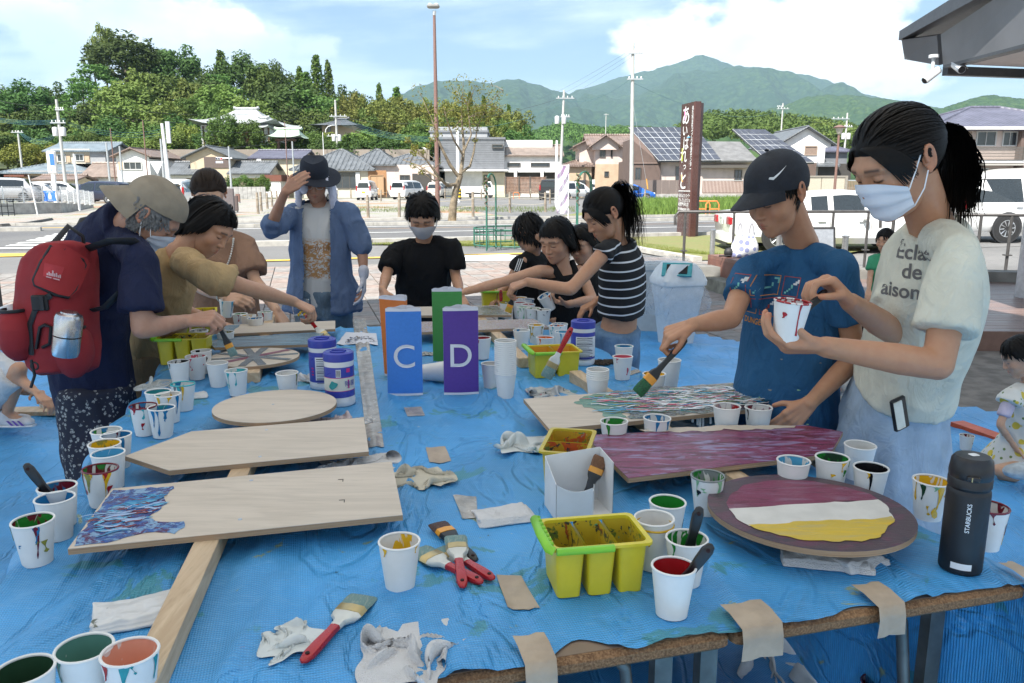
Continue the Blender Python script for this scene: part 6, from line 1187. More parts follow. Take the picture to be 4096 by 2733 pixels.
M_PBLUE=Ai('wet_blue_paint',[(.05,.10,.30),(.12,.28,.55),(.10,.02,.09),(.03,.12,.42),(.25,.42,.62)],9,.16,(1.6,1.6,1),30,1.0,.004);M_PPURP=Ai('wet_plum_paint',[(.20,.030,.085),(.21,.085,.17),(.24,.045,.11),(.26,.20,.34),(.12,.015,.045)],4.5,.26,(.8,3.5,1),15,.45,.003);M_PRING=Ai('grey_plum_paint',[(.085,.055,.065),(.06,.045,.06),(.12,.05,.075)],7,.35,(1,2,1));M_PWINE=Ai('wine_paint',[(.22,.035,.085),(.25,.10,.16),(.15,.022,.05)],6,.28,(.8,4,1));M_PYEL=Ai('yellow_paint',[(.62,.44,.05),(.55,.42,.12),(.70,.47,.02)],5,.4,(.6,5,1));Ch=Ai('pale_blue_paint',[(.16,.26,.33),(.20,.32,.40),(.13,.22,.28)],4,.22,(.6,5,1));M_PDRIP=Ai('spattered_paint',[(.10,.16,.20),(.42,.48,.50),(.05,.17,.34),(.14,.34,.24),(.50,.53,.54),(.34,.27,.05),(.16,.035,.06),(.55,.60,.62)],13,.12,(.8,3.0,1),20,1.0,.005,2.2);M_PGREEN=Ai('pale_green_paint',[(.20,.36,.28),(.26,.40,.30),(.12,.28,.22)],8,.2,(.5,8,1),28);M_PDARK=Ai('dark_plum_paint',[(.035,.012,.02),(.08,.02,.04)],5,.12,(.6,4,1));M_PSILV=Ai('silver_blue_paint',[(.14,.17,.19),(.20,.24,.27)],8,.22);M_PGLIT=Ai('dripped_colour_paint',[(.50,.54,.58),(.08,.25,.5),(.55,.30,.22),(.6,.62,.64),(.45,.35,.06),(.45,.06,.08),(.58,.6,.62)],26,.2,(1,2,1),15,.7,.003,3)
PC=dict(red=(.36,.012,.016),wine=(.15,.012,.025),blue=(.02,.18,.38),lblue=(.09,.36,.55),teal=(.02,.25,.27),turq=(.06,.42,.45),green=(.02,.22,.03),dgreen=(.022,.06,.03),lgreen=(.25,.48,.28),yellow=(.72,.42,.015),olive=(.28,.27,.05),pink=(.62,.10,.14),peach=(.72,.33,.22),orange=(.72,.16,.03),black=(.010,.009,.010),white=(.7,.7,.69),grey=(.22,.24,.23),gteal=(.10,.24,.19),mauve=(.40,.32,.36))
def An(c):return M('paint_'+c,PC[c],.18,var=.12,vs=60)
M_WD=M('white_gloss_paint',(.74,.74,.74),.15,var=.04)
def Cn(root,q4,z,cols,n,L,W,ang,seed,u0=.0,u1=1.0):
 g=random.Random(seed);q=[onz(x,y,z)for x,y in q4];P=lambda u,v:q[0].lerp(q[1],u).lerp(q[3].lerp(q[2],u),v)
 for ci,c in enumerate(cols):
  mb=MB()
  for k in range(n):
   p=P(g.uniform(u0,u1),g.uniform(.04,.96));a=R(ang+g.gauss(0,14));l=L*g.uniform(.3,1.2);w=W*g.uniform(.3,1.2);d=Vector((cos(a),sin(a),0));s_=Vector((-d.y,d.x,0));rr_=[]
   for i in range(7):f=i/6;o_=p+d*(l*(f-.5))+s_*(.006*sin(f*5+k));ww=w*sin(pi*(.08+.84*f))*g.uniform(.7,1.2);zz=z+.0006+.0001*(k%9)+.0002*ci;rr_.append([(o_.x+s_.x*ww,o_.y+s_.y*ww,zz),(o_.x,o_.y,zz+.0008),(o_.x-s_.x*ww,o_.y-s_.y*ww,zz)])
   mb.loft(rr_,closed=False)
  o=Aa(mb,'brush_strokes',c,root,180);o['kind']='stuff'
a=Ad('direction_sign','plain plywood direction sign with blue painted corner on its post','sign',tuple(onz(960,2100,TZ)),group='unfinished sign boards');postm(a,(538,2770),(1085,1615));b=ply(a,[(271,2196),(448,1955),(1567,1846),(1611,2060)]);Bj(b,[(285,2186),(452,1962),(700,1944),(655,1985),(664,2015),(600,2068),(640,2088),(735,2085),(742,2110),(700,2135),(620,2125),(540,2140),(430,2168)],M_PBLUE);Cn(b,[(380,2060),(640,1960),(610,2050),(440,2150)],.7580,[An('lblue'),An('wine'),An('blue'),M('paint_mist',(.30,.42,.62),.2)],16,.06,.006,20,4);Dh(b,[(1005,1922),(960,2078)])
for x,y in((1363,1918),(1368,2000)):p=onz(x,y,.7577);mb=MB();mb.box((p.x,p.y,.7577),(.012,.0015,.0006),R(10));mb.box((p.x+.006,p.y-.006,.7577),(.0015,.012,.0006),R(10));Aa(mb,'pencil_mark',M('pencil',(.05,.05,.05),.7),b)
b=ply(a,[(499,1824),(766,1726),(1455,1670),(1475,1806),(676,1882)],'arrow_board');Dh(b,[(1066,1720),(1040,1827)]);b=ply(a,disc((-.705,2.255),.178,.178,0),'round_board',px=False);Dh(b,[(1092,1618)])
a=Ad('direction_sign','sign with round striped board and pale blue painted board','sign',tuple(onz(1022,1428,TZ)),group='unfinished sign boards');postm(a,(1012,1490),(1085,1250));b=ply(a,disc((-.985,2.925),.168,.168,0),'round_board',px=False)
for k,ang in enumerate((20,52,93,118,160)):
 c=Vector((-.985,2.925));d=Vector((cos(R(ang)),sin(R(ang))));nn=Vector((-d.y,d.x))*.015;Bj(b,[tuple(c+d*.163+nn),tuple(c-d*.163+nn),tuple(c-d*.163-nn),tuple(c+d*.163-nn)],M_PSILV if k!=1 else M_PWINE,.7577+k*.0003,'painted_stripe',.002,False)
b=ply(a,[(826,1369),(857,1390),(1241,1377),(1304,1328),(888,1352)],'arrow_board',z0=.750,z1=.762,mat=Ch);b=ply(a,[(862,1301),(929,1335),(1341,1316),(1341,1283)],'plank_board');Bj(b,[(868,1302),(960,1299),(950,1312),(925,1330)],Ch)
a=Ad('direction_sign','sign with spattered board, plum board and oval painted board','sign',tuple(onz(2700,1690,TZ)),group='unfinished sign boards');postm(a,(2300,1482),(3060,1970));b=ply(a,[(2094,1596),(2199,1718),(3093,1628),(2930,1531)],'spattered_board',z0=.750,z1=.762)
Bj(b,[(2330,1585),(2400,1572),(2520,1560),(2500,1668),(2460,1680),(2380,1640),(2300,1612)],M_PGREEN,.7628,rough_edge=.012);Bj(b,[(2440,1566),(2700,1546),(2928,1534),(3088,1625),(2700,1662),(2530,1676),(2480,1630)],M_PDRIP,.7634,rough_edge=.012);Bj(b,[(2935,1546),(3088,1624),(2955,1636),(2900,1590)],M_PDARK,.7640,rough_edge=.014)
for x,y,l in((2790,1655,.03),(2800,1655,.045),(2812,1652,.04),(2770,1657,.02),(2842,1650,.03)):p=onz(x,y,.757);mb=MB();mb.caps_(p+Vector((0,-.004,.003)),p+Vector((0,-.005,-l)),.003,.004,8);Aa(mb,'paint_drip',M_WD,b,60)
Cn(b,[(2340,1580),(2925,1540),(3060,1618),(2470,1668)],.764,[An('lgreen'),An('teal'),M_WD,An('blue'),An('olive'),An('dgreen'),M_WD,An('lblue'),An('pink')],34,.09,.0045,8,3);Cn(b,[(2600,1560),(2925,1540),(3060,1618),(2640,1650)],.7662,[M_WD,An('grey'),M_WD],26,.07,.006,5,8);b=ply(a,[(2336,1741),(2513,1912),(3321,1815),(3372,1727),(3213,1700)],'plum_board',z0=.752,z1=.764,mat=M_PPURP);Bj(b,[(2560,1722),(2820,1704),(3050,1700),(3190,1706),(3080,1716),(2900,1718),(2720,1730)],M_PLY,.7646,'bare_wood',.010)
oc=Vector((.598,1.485));b=ply(a,disc(oc,.198,.188,R(-10)),'oval_board',z0=.748,z1=.760,px=False,mat=M_PRING)
def inner(f0,f1,off,k=.83,n=26):
 out=[]
 for e,f in((1,f1),(-1,f0)):
  w=sqrt(max(0,1-f*f));xs=np.linspace(-w,w,n)if e<0 else np.linspace(w,-w,n)
  for x in xs:yy=f+.10*sin(x*2.2+off)*(1 if abs(f)<.9 else 0);yy=max(-sqrt(max(0,1-x*x)),min(sqrt(max(0,1-x*x)),yy));out.append((oc.x+.198*k*x,oc.y+.188*k*yy+.02*x))
 return out
circ=lambda k:[(oc.x+.198*k*cos(t),oc.y+.188*k*sin(t))for t in np.linspace(0,2*pi,50)[:-1]]
def band(y0,y1,k=.82):
 q=[]
 for t in np.linspace(math.asin(y0),math.asin(y1),14):q.append((cos(t),sin(t)))
 for t in np.linspace(math.asin(y1),math.asin(y0),14):q.append((-cos(t),sin(t)))
 sk=.16
 return[(oc.x+.198*k*x,oc.y+.188*k*(y+sk*x*(1-y*y)))for x,y in q]
Bj(b,band(.12,.995),M_PWINE,.7608,px=False,rough_edge=.006);Bj(b,band(-.45,.13),M('undercoat',(.62,.60,.55),.6,var=.08),.7611,'undercoat',.004,False);Bj(b,band(-.97,-.40),M_PYEL,.7614,px=False,rough_edge=.007)
a=Ad('direction_sign','sign with two colour dripped boards beyond the paper prisms','sign',tuple(onz(1900,1320,TZ)),group='unfinished sign boards');postm(a,(1880,1230),(2095,1432));b=ply(a,[(1650,1330),(2196,1309),(2135,1276),(1655,1288)],'dripped_board',mat=M_PGLIT);b=ply(a,[(1640,1262),(2046,1260),(1990,1222),(1640,1228)],'dripped_board');Bj(b,[(1860,1262),(2040,1258),(1985,1224),(1840,1226)],M_PDRIP)
mb=MB();p,q=onz(1042,1302,.72),onz(1098,1255,.72);mb.tube([p,q],.022,4);o=Aa(mb,'timber_offcut',Dl);tag(o,'short square timber offcut beside the clear tumbler','timber')
# ---- paper cups
Ck=M('cup_paper',(.74,.73,.70),.55,var=.03,vs=30);M_INNER=M('cup_inside',(.70,.68,.63),.35,var=.04)
COATS={}
def coat(c1,cover,seed,c2=None):
 k=(c1,round(cover,2),c2,seed%4)
 if k in COATS:return COATS[k]
 t=NT('coat_'+c1);v=t.co(scale=(1,1,.30),loc=(seed%4*3.1,seed%4*1.7,0));n=t.noise(v,42,3,.5,1.2);c=PC[c1]
 if c2:c=t.mix(t.ramp(t.noise(t.co(scale=(1,1,.4),loc=(9,4,0)),40,3),.48,.54),c,PC[c2])
 th=.72-.46*cover;COATS[k]=t.fin(t.mix(t.ramp(n,th-.015,th+.015),(.70,.68,.63),c),.25,None,t.bump(n,.2,.002));return COATS[k]
def Cx(h,r1=.0365,r0=.0262):
 a=MB();a.lathe([(r0-.002,.0),(r0,.0005),(r0,.003),(r1,h-.002)],30,caps=False);a.lathe([(r0-.001,.004),(.001,.0041)],30,caps=False);b=MB();b.lathe([(r1-.0006,h-.002),(r0-.0006,.006),(.001,.0058)],30,caps=False)
 c=MB();c.lathe([(r1-.0008+.0022*cos(t),h-.0012+.0022*sin(t))for t in np.linspace(0,2*pi,8)],30,caps=False);return a,b,c
CUPM={}
def cup(pos,label,coatm=None,fill=None,flz=.035,drips=(),h=.085,tilt=None,seed=0,group='paper paint cups',rimc=None,sc=1.0,name='paper_cup'):
 o=Ad(name,label,'cup',pos,0,group)
 if tilt:o.rotation_euler=tilt;WMAT[o.name]=Matrix.Translation(Vector(pos))@o.rotation_euler.to_matrix().to_4x4()
 g=random.Random(seed*7+1);o.scale=(sc*g.uniform(.975,1.02),sc*g.uniform(.975,1.02),sc)
 if not tilt and seed:o.rotation_euler=(g.uniform(-.02,.02),g.uniform(-.02,.02),g.uniform(-.3,.3))
 if h not in CUPM:CUPM[h]=[Aa(m,n,mt,None,50)for m,n,mt in zip(Cx(h),('cup_wall','inside','rim'),(Ck,M_INNER,Ck))];first=CUPM[h];ps=first
 else:ps=[p.copy()for p in CUPM[h]];[COL.objects.link(p)for p in ps]
 for i,p in enumerate(ps):
  p.parent=o
  m=(coatm if i==1 else None)or(rimc if i==2 else None)
  p.material_slots[0].link='OBJECT';p.material_slots[0].material=m or(M_INNER if i==1 else Ck)
 r1,r0=.0365,.0262;rad=lambda z:r0+(r1-r0)*max(0,z)/h
 if fill:
  mb=MB();mb.lathe([(rad(flz)-.001,flz),(.001,flz+.0005)],26,caps=False);Aa(mb,'paint_fill',An(fill),o,local=True)
 for col,n in drips:
  for k in range(n):
   mb=MB()
   a0=-pi/2+g.uniform(-1.25,1.25);L_=g.choice((.25,.45,.75,1.0))*h*g.uniform(.5,.98);w=g.uniform(.0016,.0042);top=h-.001 if g.random()<.72 else h*g.uniform(.4,.8);L_=min(L_,top-.004)if top>h*.9 else min(L_*.35,top-.01);m=9;Lr=[];Rr=[]
   for i in range(m):
    f=i/(m-1);z=top-L_*f;ww=w*(1+.8*sin(f*5+k))*.7+(.0018*(f>.75));ww=ww*sqrt(max(.05,1-max(0,(f-.8)/.2)**2));ww*=(2.2-1.4*min(1,f*3))if top>h*.9 else 1.3;aa=a0+.06*sin(f*4+k*2);r_=rad(z)+.0009;Lr.append((r_*cos(aa-ww/r_),r_*sin(aa-ww/r_),z));Rr.append((r_*cos(aa+ww/r_),r_*sin(aa+ww/r_),z))
   mid=[((l[0]+q[0])/2*1.025,(l[1]+q[1])/2*1.025,l[2])for l,q in zip(Lr,Rr)];mb.loft([[l,m_,q]for l,m_,q in zip(Lr,mid,Rr)],closed=False)
   Aa(mb,'paint_drip',An(col),o,180,local=True)
 return o
CUPS=[(130,2077,'green',.8,'wine',None,(('blue',2),('olive',3),('wine',1)),'paper cup green inside with blue and olive runs at the sheet edge'),(215,1990,'blue',.95,None,'blue',(('blue',1),),'paper cup painted blue inside beside the green one'),(231,1947,'wine',.8,'blue',None,(),'paper cup wine red inside holding a black handled brush'),(396,1873,'wine',.55,'green',None,(('green',3),('red',3),('yellow',3),('olive',2)),'paper cup streaked red, green and yellow beside the arrow board'),(434,1813,'lblue',.8,None,'lblue',(),'paper cup light blue inside, clean outside'),(416,1773,'yellow',.7,'olive',None,(('blue',1),),'paper cup yellow inside behind the light blue one'),(463,1737,'blue',.75,None,None,(('blue',2),),'paper cup dark blue inside with pale spots'),(426,1719,'green',.35,'blue',None,(('wine',1),),'paper cup with green and red rim next to flowered trousers'),(94,2677,'dgreen',.97,None,'dgreen',(),'paper cup dark bottle green inside at the near table corner'),(332,2586,'gteal',.97,None,'gteal',(('gteal',2),),'paper cup grey teal inside with square teal smear'),(513,2612,'peach',.72,None,'peach',(('teal',3),('red',1)),'paper cup peach pink inside with teal dabs'),(572,1622,'wine',.5,'blue',None,(('red',2),('turq',4)),'paper cup with red runs and a big turquoise smear'),(642,1629,'blue',.8,'teal',None,(('blue',5),),'paper cup blue inside with dark blue runs'),(631,1570,'teal',.8,None,None,(('turq',2),),'paper cup teal inside behind the blue one'),(672,1580,'yellow',.35,None,None,(('yellow',2),('blue',2)),'paper cup with yellow rim and blue run'),(728,1534,'turq',.5,'blue',None,(('turq',2),('grey',3),('yellow',1)),'paper cup turquoise rimmed with dark specks'),(717,1453,'black',.5,None,None,(('black',1),),'paper cup black inside in front of the pink run one'),(783,1428,'pink',.35,None,None,(('pink',4),),'paper cup with long pink runs'),(807,1410,'black',.25,None,None,(('black',1),),'paper cup with black specks on its rim behind the pink run one'),(867,1450,None,0,None,None,(),'clean white paper cup left of the round striped board'),(946,1484,'turq',.45,None,None,(('turq',4),),'paper cup turquoise rim and streaks in front of the round striped board'),(1150,1495,'grey',.12,None,None,(('black',1),('olive',1)),'paper cup with few dark specks before the wipe canisters'),(795,1321,'grey',.4,None,None,(),'paper cup in shade beside the yellow tub and mask wearer hand'),(811,1345,'olive',.6,None,None,(),'paper cup olive inside half behind the yellow tub'),(902,1328,'olive',.3,'wine',None,(),'paper cup with brown rim at the blue painted board tip'),(960,1252,'green',.5,None,None,(('red',4),),'paper cup green inside with blood red runs'),(993,1263,'yellow',.4,None,None,(('yellow',1),),'paper cup yellow rimmed beyond the plain plank board'),(1022,1272,'blue',.6,None,None,(('red',1),),'paper cup blue rimmed beyond the plain plank board'),(1060,1245,'lgreen',.6,None,None,(('red',1),),'paper cup pale green rimmed beside the timber offcut'),(1929,1362,'red',.95,None,'red',(('red',1),),'paper cup red inside behind the purple prism'),(1965,1457,None,0,None,None,(),'clean white paper cup behind the tall cup stack'),(2087,1319,'blue',.35,None,None,(),'clean paper cup with blue inside near the dripped board'),(2143,1299,'yellow',.5,None,None,(('yellow',2),('olive',3)),'paper cup yellow rimmed with brown smudges'),(2179,1348,'orange',.6,None,None,(('orange',1),),'paper cup orange inside in front of the others'),(2228,1312,'orange',.5,'blue',None,(('turq',3),('orange',1)),'paper cup orange rimmed with pale blue runs'),(2239,1296,'blue',.6,None,None,(),'paper cup blue rimmed behind the orange one'),(2253,1330,'lblue',.6,None,None,(('lblue',2),),'paper cup light blue beside the wipe canister'),(2025,1207,'olive',.5,'yellow',None,(('yellow',1),('olive',2)),'paper cup brown rimmed in front of the far yellow tub'),(2078,1207,'red',.6,None,None,(),'paper cup red inside among the far cups'),(2096,1227,'lgreen',.7,None,None,(('lgreen',4),),'paper cup pale green with green runs among the far cups'),(2110,1194,'blue',.6,None,None,(('blue',1),),'paper cup blue rimmed among the far cups'),(2112,1214,'red',.5,None,None,(('pink',1),),'paper cup red rimmed among the far cups'),(2134,1232,'green',.4,None,None,(('lgreen',2),),'paper cup green specked among the far cups'),(2174,1238,'black',.4,None,None,(('black',3),),'paper cup with black runs beside the black top girl'),(2081,1187,'yellow',.8,None,None,(),'paper cup yellow inside behind the far cups'),(2497,1383,'blue',.7,'turq',None,(),'paper cup blue inside behind the pink filled one'),(2492,1424,'pink',.9,None,'pink',(('pink',2),),'paper cup full of pink paint with one long run'),(2617,1504,'yellow',.9,None,'yellow',(),'paper cup yellow inside under the black brush'),(2459,1689,'green',.6,None,None,(('green',1),),'paper cup green inside between the spattered and plum boards'),(2626,1676,'blue',.4,None,None,(('blue',3),),'paper cup blue streaked between the spattered and plum boards'),(2908,1647,'mauve',.4,'red',None,(),'paper cup with white dripping rim at the plum board'),(3035,1638,'mauve',.5,'wine',None,(('black',1),),'paper cup mauve and dark inside at the plum board'),(3151,1651,'lgreen',.6,None,None,(('lgreen',2),),'paper cup mint green inside at the plum board'),(2833,1900,'grey',.6,'green',None,(('lgreen',4),('black',3)),'paper cup grey inside with mint splashes left of the oval board'),(2669,2005,'green',.97,None,'green',(('green',1),),'paper cup bright green inside behind the double cup'),(2748,2157,'green',.6,None,'green',(('green',1),),'paper cup green inside holding a long black handle'),(2694,2265,'red',.97,None,'red',(),'paper cup full of red paint with black handled brush'),(3173,1849,'lblue',.5,None,None,(),'paper cup sky blue streak inside behind the oval board'),(3328,1842,'dgreen',.9,'green','dgreen',(('green',2),('yellow',2)),'paper cup dark green inside with green and yellow runs'),(3440,1773,None,0,None,None,(('white',1),),'clean white paper cup in front of the girl'),(3484,1867,'black',.85,None,'black',(('black',1),('yellow',1)),'paper cup black inside with yellow dab'),(3596,1849,'wine',.7,'mauve',None,(('wine',1),('yellow',1)),'paper cup wine red inside behind the black one'),(3726,1914,'yellow',.5,None,None,(('yellow',6),('lgreen',1),('dgreen',1)),'paper cup covered in yellow runs beside the black bottle'),(3957,2019,'wine',.5,None,None,(('wine',3),('yellow',2)),'paper cup mostly hidden behind the black bottle'),(1596,2175,'yellow',.3,None,None,(('yellow',2),),'white paper cup with one yellow run beside the brush pile')]
CP_={}
for k,(x,y,c1,cv,c2,fl,dr,lb)in enumerate(CUPS):
 p=onz(x,y,TZ+.089);p.z=topz(p.x,p.y)+.0005;CP_[k]=cup(p,lb,coat(c1,cv,k,c2)if c1 else None,fl,.045,dr,seed=k,rimc=An(c1)if c1 and cv>.45 and len(dr)>1 and k%2 else None)
def stack(pos,n,label,lie=None):
 for k in range(n):cup(Vector(pos)+(Vector((0,0,.0068*k))if lie is None else Vector(lie)*(.0068*k)),label,tilt=None if lie is None else Vector(lie).to_track_quat('Z','Y').to_euler(),group=label)
p=onz(2022,1590,TZ+.003);stack(p,17,'white paper cup in the tall stack right of the purple prism');p=onz(2391,1620,TZ+.003);p=onz(2391,1486,TZ+.115);p.z=topz(p.x,p.y)+.001;stack(p,5,'white paper cup in the low stack by the timber post');p=onz(1678,1492,TZ+.04);p.z=TZ+.042;stack(p,14,'white paper cup in the stack lying behind the prisms',(1,.12,0))
p=onz(2618,2070,TZ+.1);p.z=topz(p.x,p.y)+.001;cup(p,'lower cup of the double white cup with yellow rim',rimc=An('yellow'),h=.085);cup(p+Vector((0,0,.012)),'upper white cup nested in the yellow rimmed one',drips=(('yellow',1),),seed=4);p=onz(2678,1448,TZ+.11);p.z=TZ+.004;cup(p,'tall clean white paper cup behind the yellow filled one',h=.105,sc=1.08)
for x,y,l in((178,1597,'paper cup with red rim standing on the floor sheet at left'),(3868,1745,'paper cup with black rim on the floor sheet by the orange plank')):p=onz(x,y,.1);p.z=.02;cup(p,l,coat('wine',.4,1),drips=(('red',1),),seed=x)
# clear tumbler
def clear_mat():
 t=NT('clear_plastic');m=t.fin((.9,.93,.95),.08,Transmission_Weight=1.0,IOR=1.12);MATS['clear_plastic']=m
clear_mat();p=onz(1205,1298,TZ+.004);o=Ad('clear_tumbler','clear plastic tumbler with yellow paint specks beyond the plank board','tumbler',tuple(p));mb=MB();mb.lathe([(.030,0),(.030,.003),(.045,.125),(.047,.127),(.0445,.126),(.0295,.004)],26,tuple(p),caps=False);Aa(mb,'wall',MATS['clear_plastic'],o,50);mb=MB();mb.lathe([(.0285,.005),(.034,.05),(.0005,.05)],22,tuple(p));Aa(mb,'cloudy_water',M('cloudy_water',(.45,.47,.47),.3),o);mb=MB()
for k in range(5):mb.ell(p+Vector((.037*cos(-1.6+.25*k),.037*sin(-1.6+.25*k),.055+.01*(k%3))),(.006,.003,.009),8)
Aa(mb,'paint_drip',An('yellow'),o)
# ---- yellow tubs
def Al(name,base,cols):
 t=NT(name);v=t.co();c=t.mix(t.ramp(t.noise(v,14,4),.3,.7),tuple(x*.88 for x in base),base)
 for k,(col,th)in enumerate(cols):c=t.mix(t.ramp(t.noise(t.co(loc=(k*5.1+1,k*2.3,0)),26+9*k,5,.6,.8),th,th+.03),c,col)
 return t.fin(c,.35)
M_TUB=Al('yellow_plastic',(.70,.58,.03),[((.25,.35,.05),.76)]);M_TUBI=Al('yellow_plastic_stained',(.55,.40,.025),[((.10,.16,.03),.56),((.30,.06,.02),.62),((.03,.04,.04),.57),((.08,.34,.20),.63)]);M_TUBO=Al('orange_stained',(.66,.33,.02),[((.6,.14,.02),.6)]);M_LIME=M('lime_plastic',(.22,.55,.03),.35,var=.08)
def tub(label,pos,rz,w,d,h,n=3,gap=True,handle=True,inn=M_TUBI,fill=None,mat=M_TUB):
 o=Ad('paint_tub',label,'tub',pos,rz,'yellow paint tubs');cw=w/n
 for k in range(n):
  cx_=-w/2+cw*(k+.5);tp=.80 if gap else .90;e=.0 if gap else .0;hx_=cw/2-.002;R0,R1=Ae(hx_*tp,d/2*.84,.008,0,3),Ae(hx_,d/2,.010,h,3);sh=lambda r_,q=.0:[(x+cx_,y,z+q)for x,y,z in r_];mb=MB();mb.loft([sh(R0),sh(R1)],caps=False);mb.add(sh(R0),[tuple(range(len(R0)-1,-1,-1))]);b=Aa(mb,'compartment',mat,o,40,local=True)
  mb=MB();mb.loft([sh(Ae(hx_-.0015,d/2-.0015,.009,h,3)),sh(Ae(hx_*tp-.0015,d/2*.84-.0015,.007,.004,3))],caps=False);Ri=sh(Ae(hx_*tp-.001,d/2*.84-.001,.007,.0045,3));mb.add(Ri,[tuple(range(len(Ri)))]);Aa(mb,'stained_inside',inn,b,40,local=True)
  if fill:mb=MB();Rf=sh(Ae(hx_*.83,d/2*.86,.008,h*.30,3));mb.add(Rf,[tuple(range(len(Rf)))]);Aa(mb,'paint_fill',An(fill[k%len(fill)]),b,local=True)
 mb=MB();a,c,e,f=(Ae(w/2+q,d/2+q,.012,z,3)for q,z in((-.002,h-.001),(.007,h),(.007,h+.005),(-.002,h+.005)));mb.loft([a,c,e,f,a],caps=False);Aa(mb,'rim',mat,o,40,local=True)
 if handle:
  s_=-1 if handle is True else handle;mb=MB();mb.tube([(s_*(w/2+.004),-d/2-.008,h+.004),(s_*(w/2+.013),-d/2-.004,h+.008),(s_*(w/2+.016),0,h+.010),(s_*(w/2+.013),d/2+.004,h+.008),(s_*(w/2+.004),d/2+.008,h+.004)],.008,8,flat=.7);mb.tube([(s_*w/2,-d/2-.009,h+.003),(s_*(w/2-.10),-d/2-.009,h+.002)],.0065,6);hd=Aa(mb,'handle',M_LIME,o,60,local=True)
  for k in range(7):mb=MB();mb.ell((s_*(w/2+.006),-d/2+.01+(d-.02)*k/6,h+.009),(.006,.006,.005),8);Aa(mb,'grip_bump',M_LIME,hd,60,local=True)
 return o
def on(px,py):p=onz(px,py,TZ+.003);return(p.x,p.y,topz(p.x,p.y)+.001)
p=onz(2370,2335,TZ);tub('yellow three part tub with lime handle and dark paint dregs in front of the carton',(p.x,p.y,TZ+.005),R(10),.165,.115,.092,fill=('black','olive','teal'));p=onz(2240,1960,TZ);tub('dirty yellow tub crusted with dried paint behind the carton',(p.x+.02,p.y+.02,TZ+.005),R(78),.17,.10,.105,handle=None,n=2,gap=False,inn=Al('crusted',(.5,.3,.02),[((.45,.08,.02),.5),((.10,.22,.06),.56),((.04,.04,.05),.6),((.3,.32,.3),.63)]),mat=Al('crusted_out',(.55,.42,.03),[((.05,.07,.05),.68),((.1,.2,.05),.66)]));p=onz(2212,1500,TZ);tub('clean yellow tub with lime handle and red handled brush',(p.x,p.y,TZ+.005),R(12),.175,.135,.092,2,False,True,M_TUBO,('orange','yellow'));p=onz(748,1452,TZ);tub('yellow tub with lime handle behind the pink run cup',(p.x,p.y,TZ+.005),R(8),.19,.12,.10);p=onz(790,1330,TZ);tub('yellow tub in the shade of the tan shirt woman',(p.x,p.y,TZ+.005),R(20),.18,.12,.10,handle=None);p=onz(1985,1232,TZ);tub('far yellow tub with lime rim beside the black top girl',(p.x,p.y,TZ+.005),R(8),.17,.12,.095,2,False,True,M_TUBO)
# ---- brushes (lie along +x of their own frame, handle end at -x)
M_HRED=M('red_handle',(.38,.012,.018),.28,var=.1);M_HBLK=M('black_handle',(.012,.013,.015),.32,var=.2);M_NECK=M('white_neck',(.62,.62,.57),.45);M_FERR=M('brass_ferrule',(.52,.40,.19),.35,.6);M_FERO=M('orange_ferrule',(.70,.30,.03),.35)
def bristle(c,c2):return Ai('bristles_%d'%int(sum(c)*9999+sum(c2)*77777),[c,c2],30,.5,(6,1,6),0,.8,.003)
def Ci(label,O,d,up=(0,0,1),hcol='red',br=((.18,.30,.28),(.30,.38,.33)),L=.20,W=.042,group='paint brushes',ferr=None,neck=None,name='paint_brush'):
 O=Vector(O);B=Matrix.Identity(3);x=Vector(d).normalized();z=Vector(up);z=(z-x*z.dot(x)).normalized();y=z.cross(x);T=Matrix.Translation(O)@Matrix((x,y,z)).transposed().to_4x4();o=Ad(name,label,'brush',tuple(O),group=group);s=L/.20
 def bar(st,th,nm,mat,par):
  mb=MB();rings=[[(X*s,Y*w,Z*t)for Y,Z in((1,.0),(.8,.8),(0,1),(-.8,.8),(-1,0),(-.8,-.8),(0,-1),(.8,-.8))]for X,w,t in st];mb.loft(rings,T=T);return Aa(mb,nm,mat,par,50)
 h=bar([(0,.002,.002),(.004,.007,.004),(.020,.0105,.0058),(.05,.010,.0065),(.085,.008,.006),(.10,.009,.0058)],0,'handle',M_HRED if hcol=='red' else M_HBLK,o);w=W/2
 bar([(.10,.0092,.0056),(.115,.010,.006),(.128,w*.9,.007),(.14,w,.0075)],0,'neck',neck or(M_NECK if hcol=='red' else M_HBLK),o);bar([(.14,w*1.02,.0085),(.160,w*1.02,.0085)],0,'ferrule',ferr or(M_FERR if hcol=='red' else M_FERO),o);bar([(.16,w*.98,.0075),(.18,w*1.06,.008),(.197,w*1.04,.0045),(.203,w*.9,.001)],0,'bristles',bristle(*br),o)
 mb=MB();mb.lathe([(.0034,-.0066),(.0034,.0066)],12,T=T@Matrix.Translation((.016*s,0,0)));Aa(mb,'hang_hole',M('hole_shadow',(.02,.004,.004),.8),h);return o
def Bc(label,a,b,**k):
 A,B=onz(*a,TZ+.012),onz(*b,TZ+.012);A.z=topz(A.x,A.y)+.0085;B.z=topz(B.x,B.y)+.0085+k.pop('lift',0);Ci(label,A,B-A,L=(B-A).length,**k)
Bc('red handled brush with teal bristles beside the thin tissue',(1208,2648),(1455,2385),W=.052);Bc('red handled brush lying on top of the brush pile',(1852,2372),(1822,2180),W=.042,lift=.012);Bc('red handled brush with yellow ferrule at the left of the pile',(1930,2345),(1668,2215),W=.048);Bc('red handled brush under the pile pointing right',(1975,2325),(1770,2195),W=.042);Bc('dark bristled brush at the back of the pile',(1905,2250),(1748,2110),hcol='black',W=.04,br=((.07,.03,.025),(.12,.06,.03)))
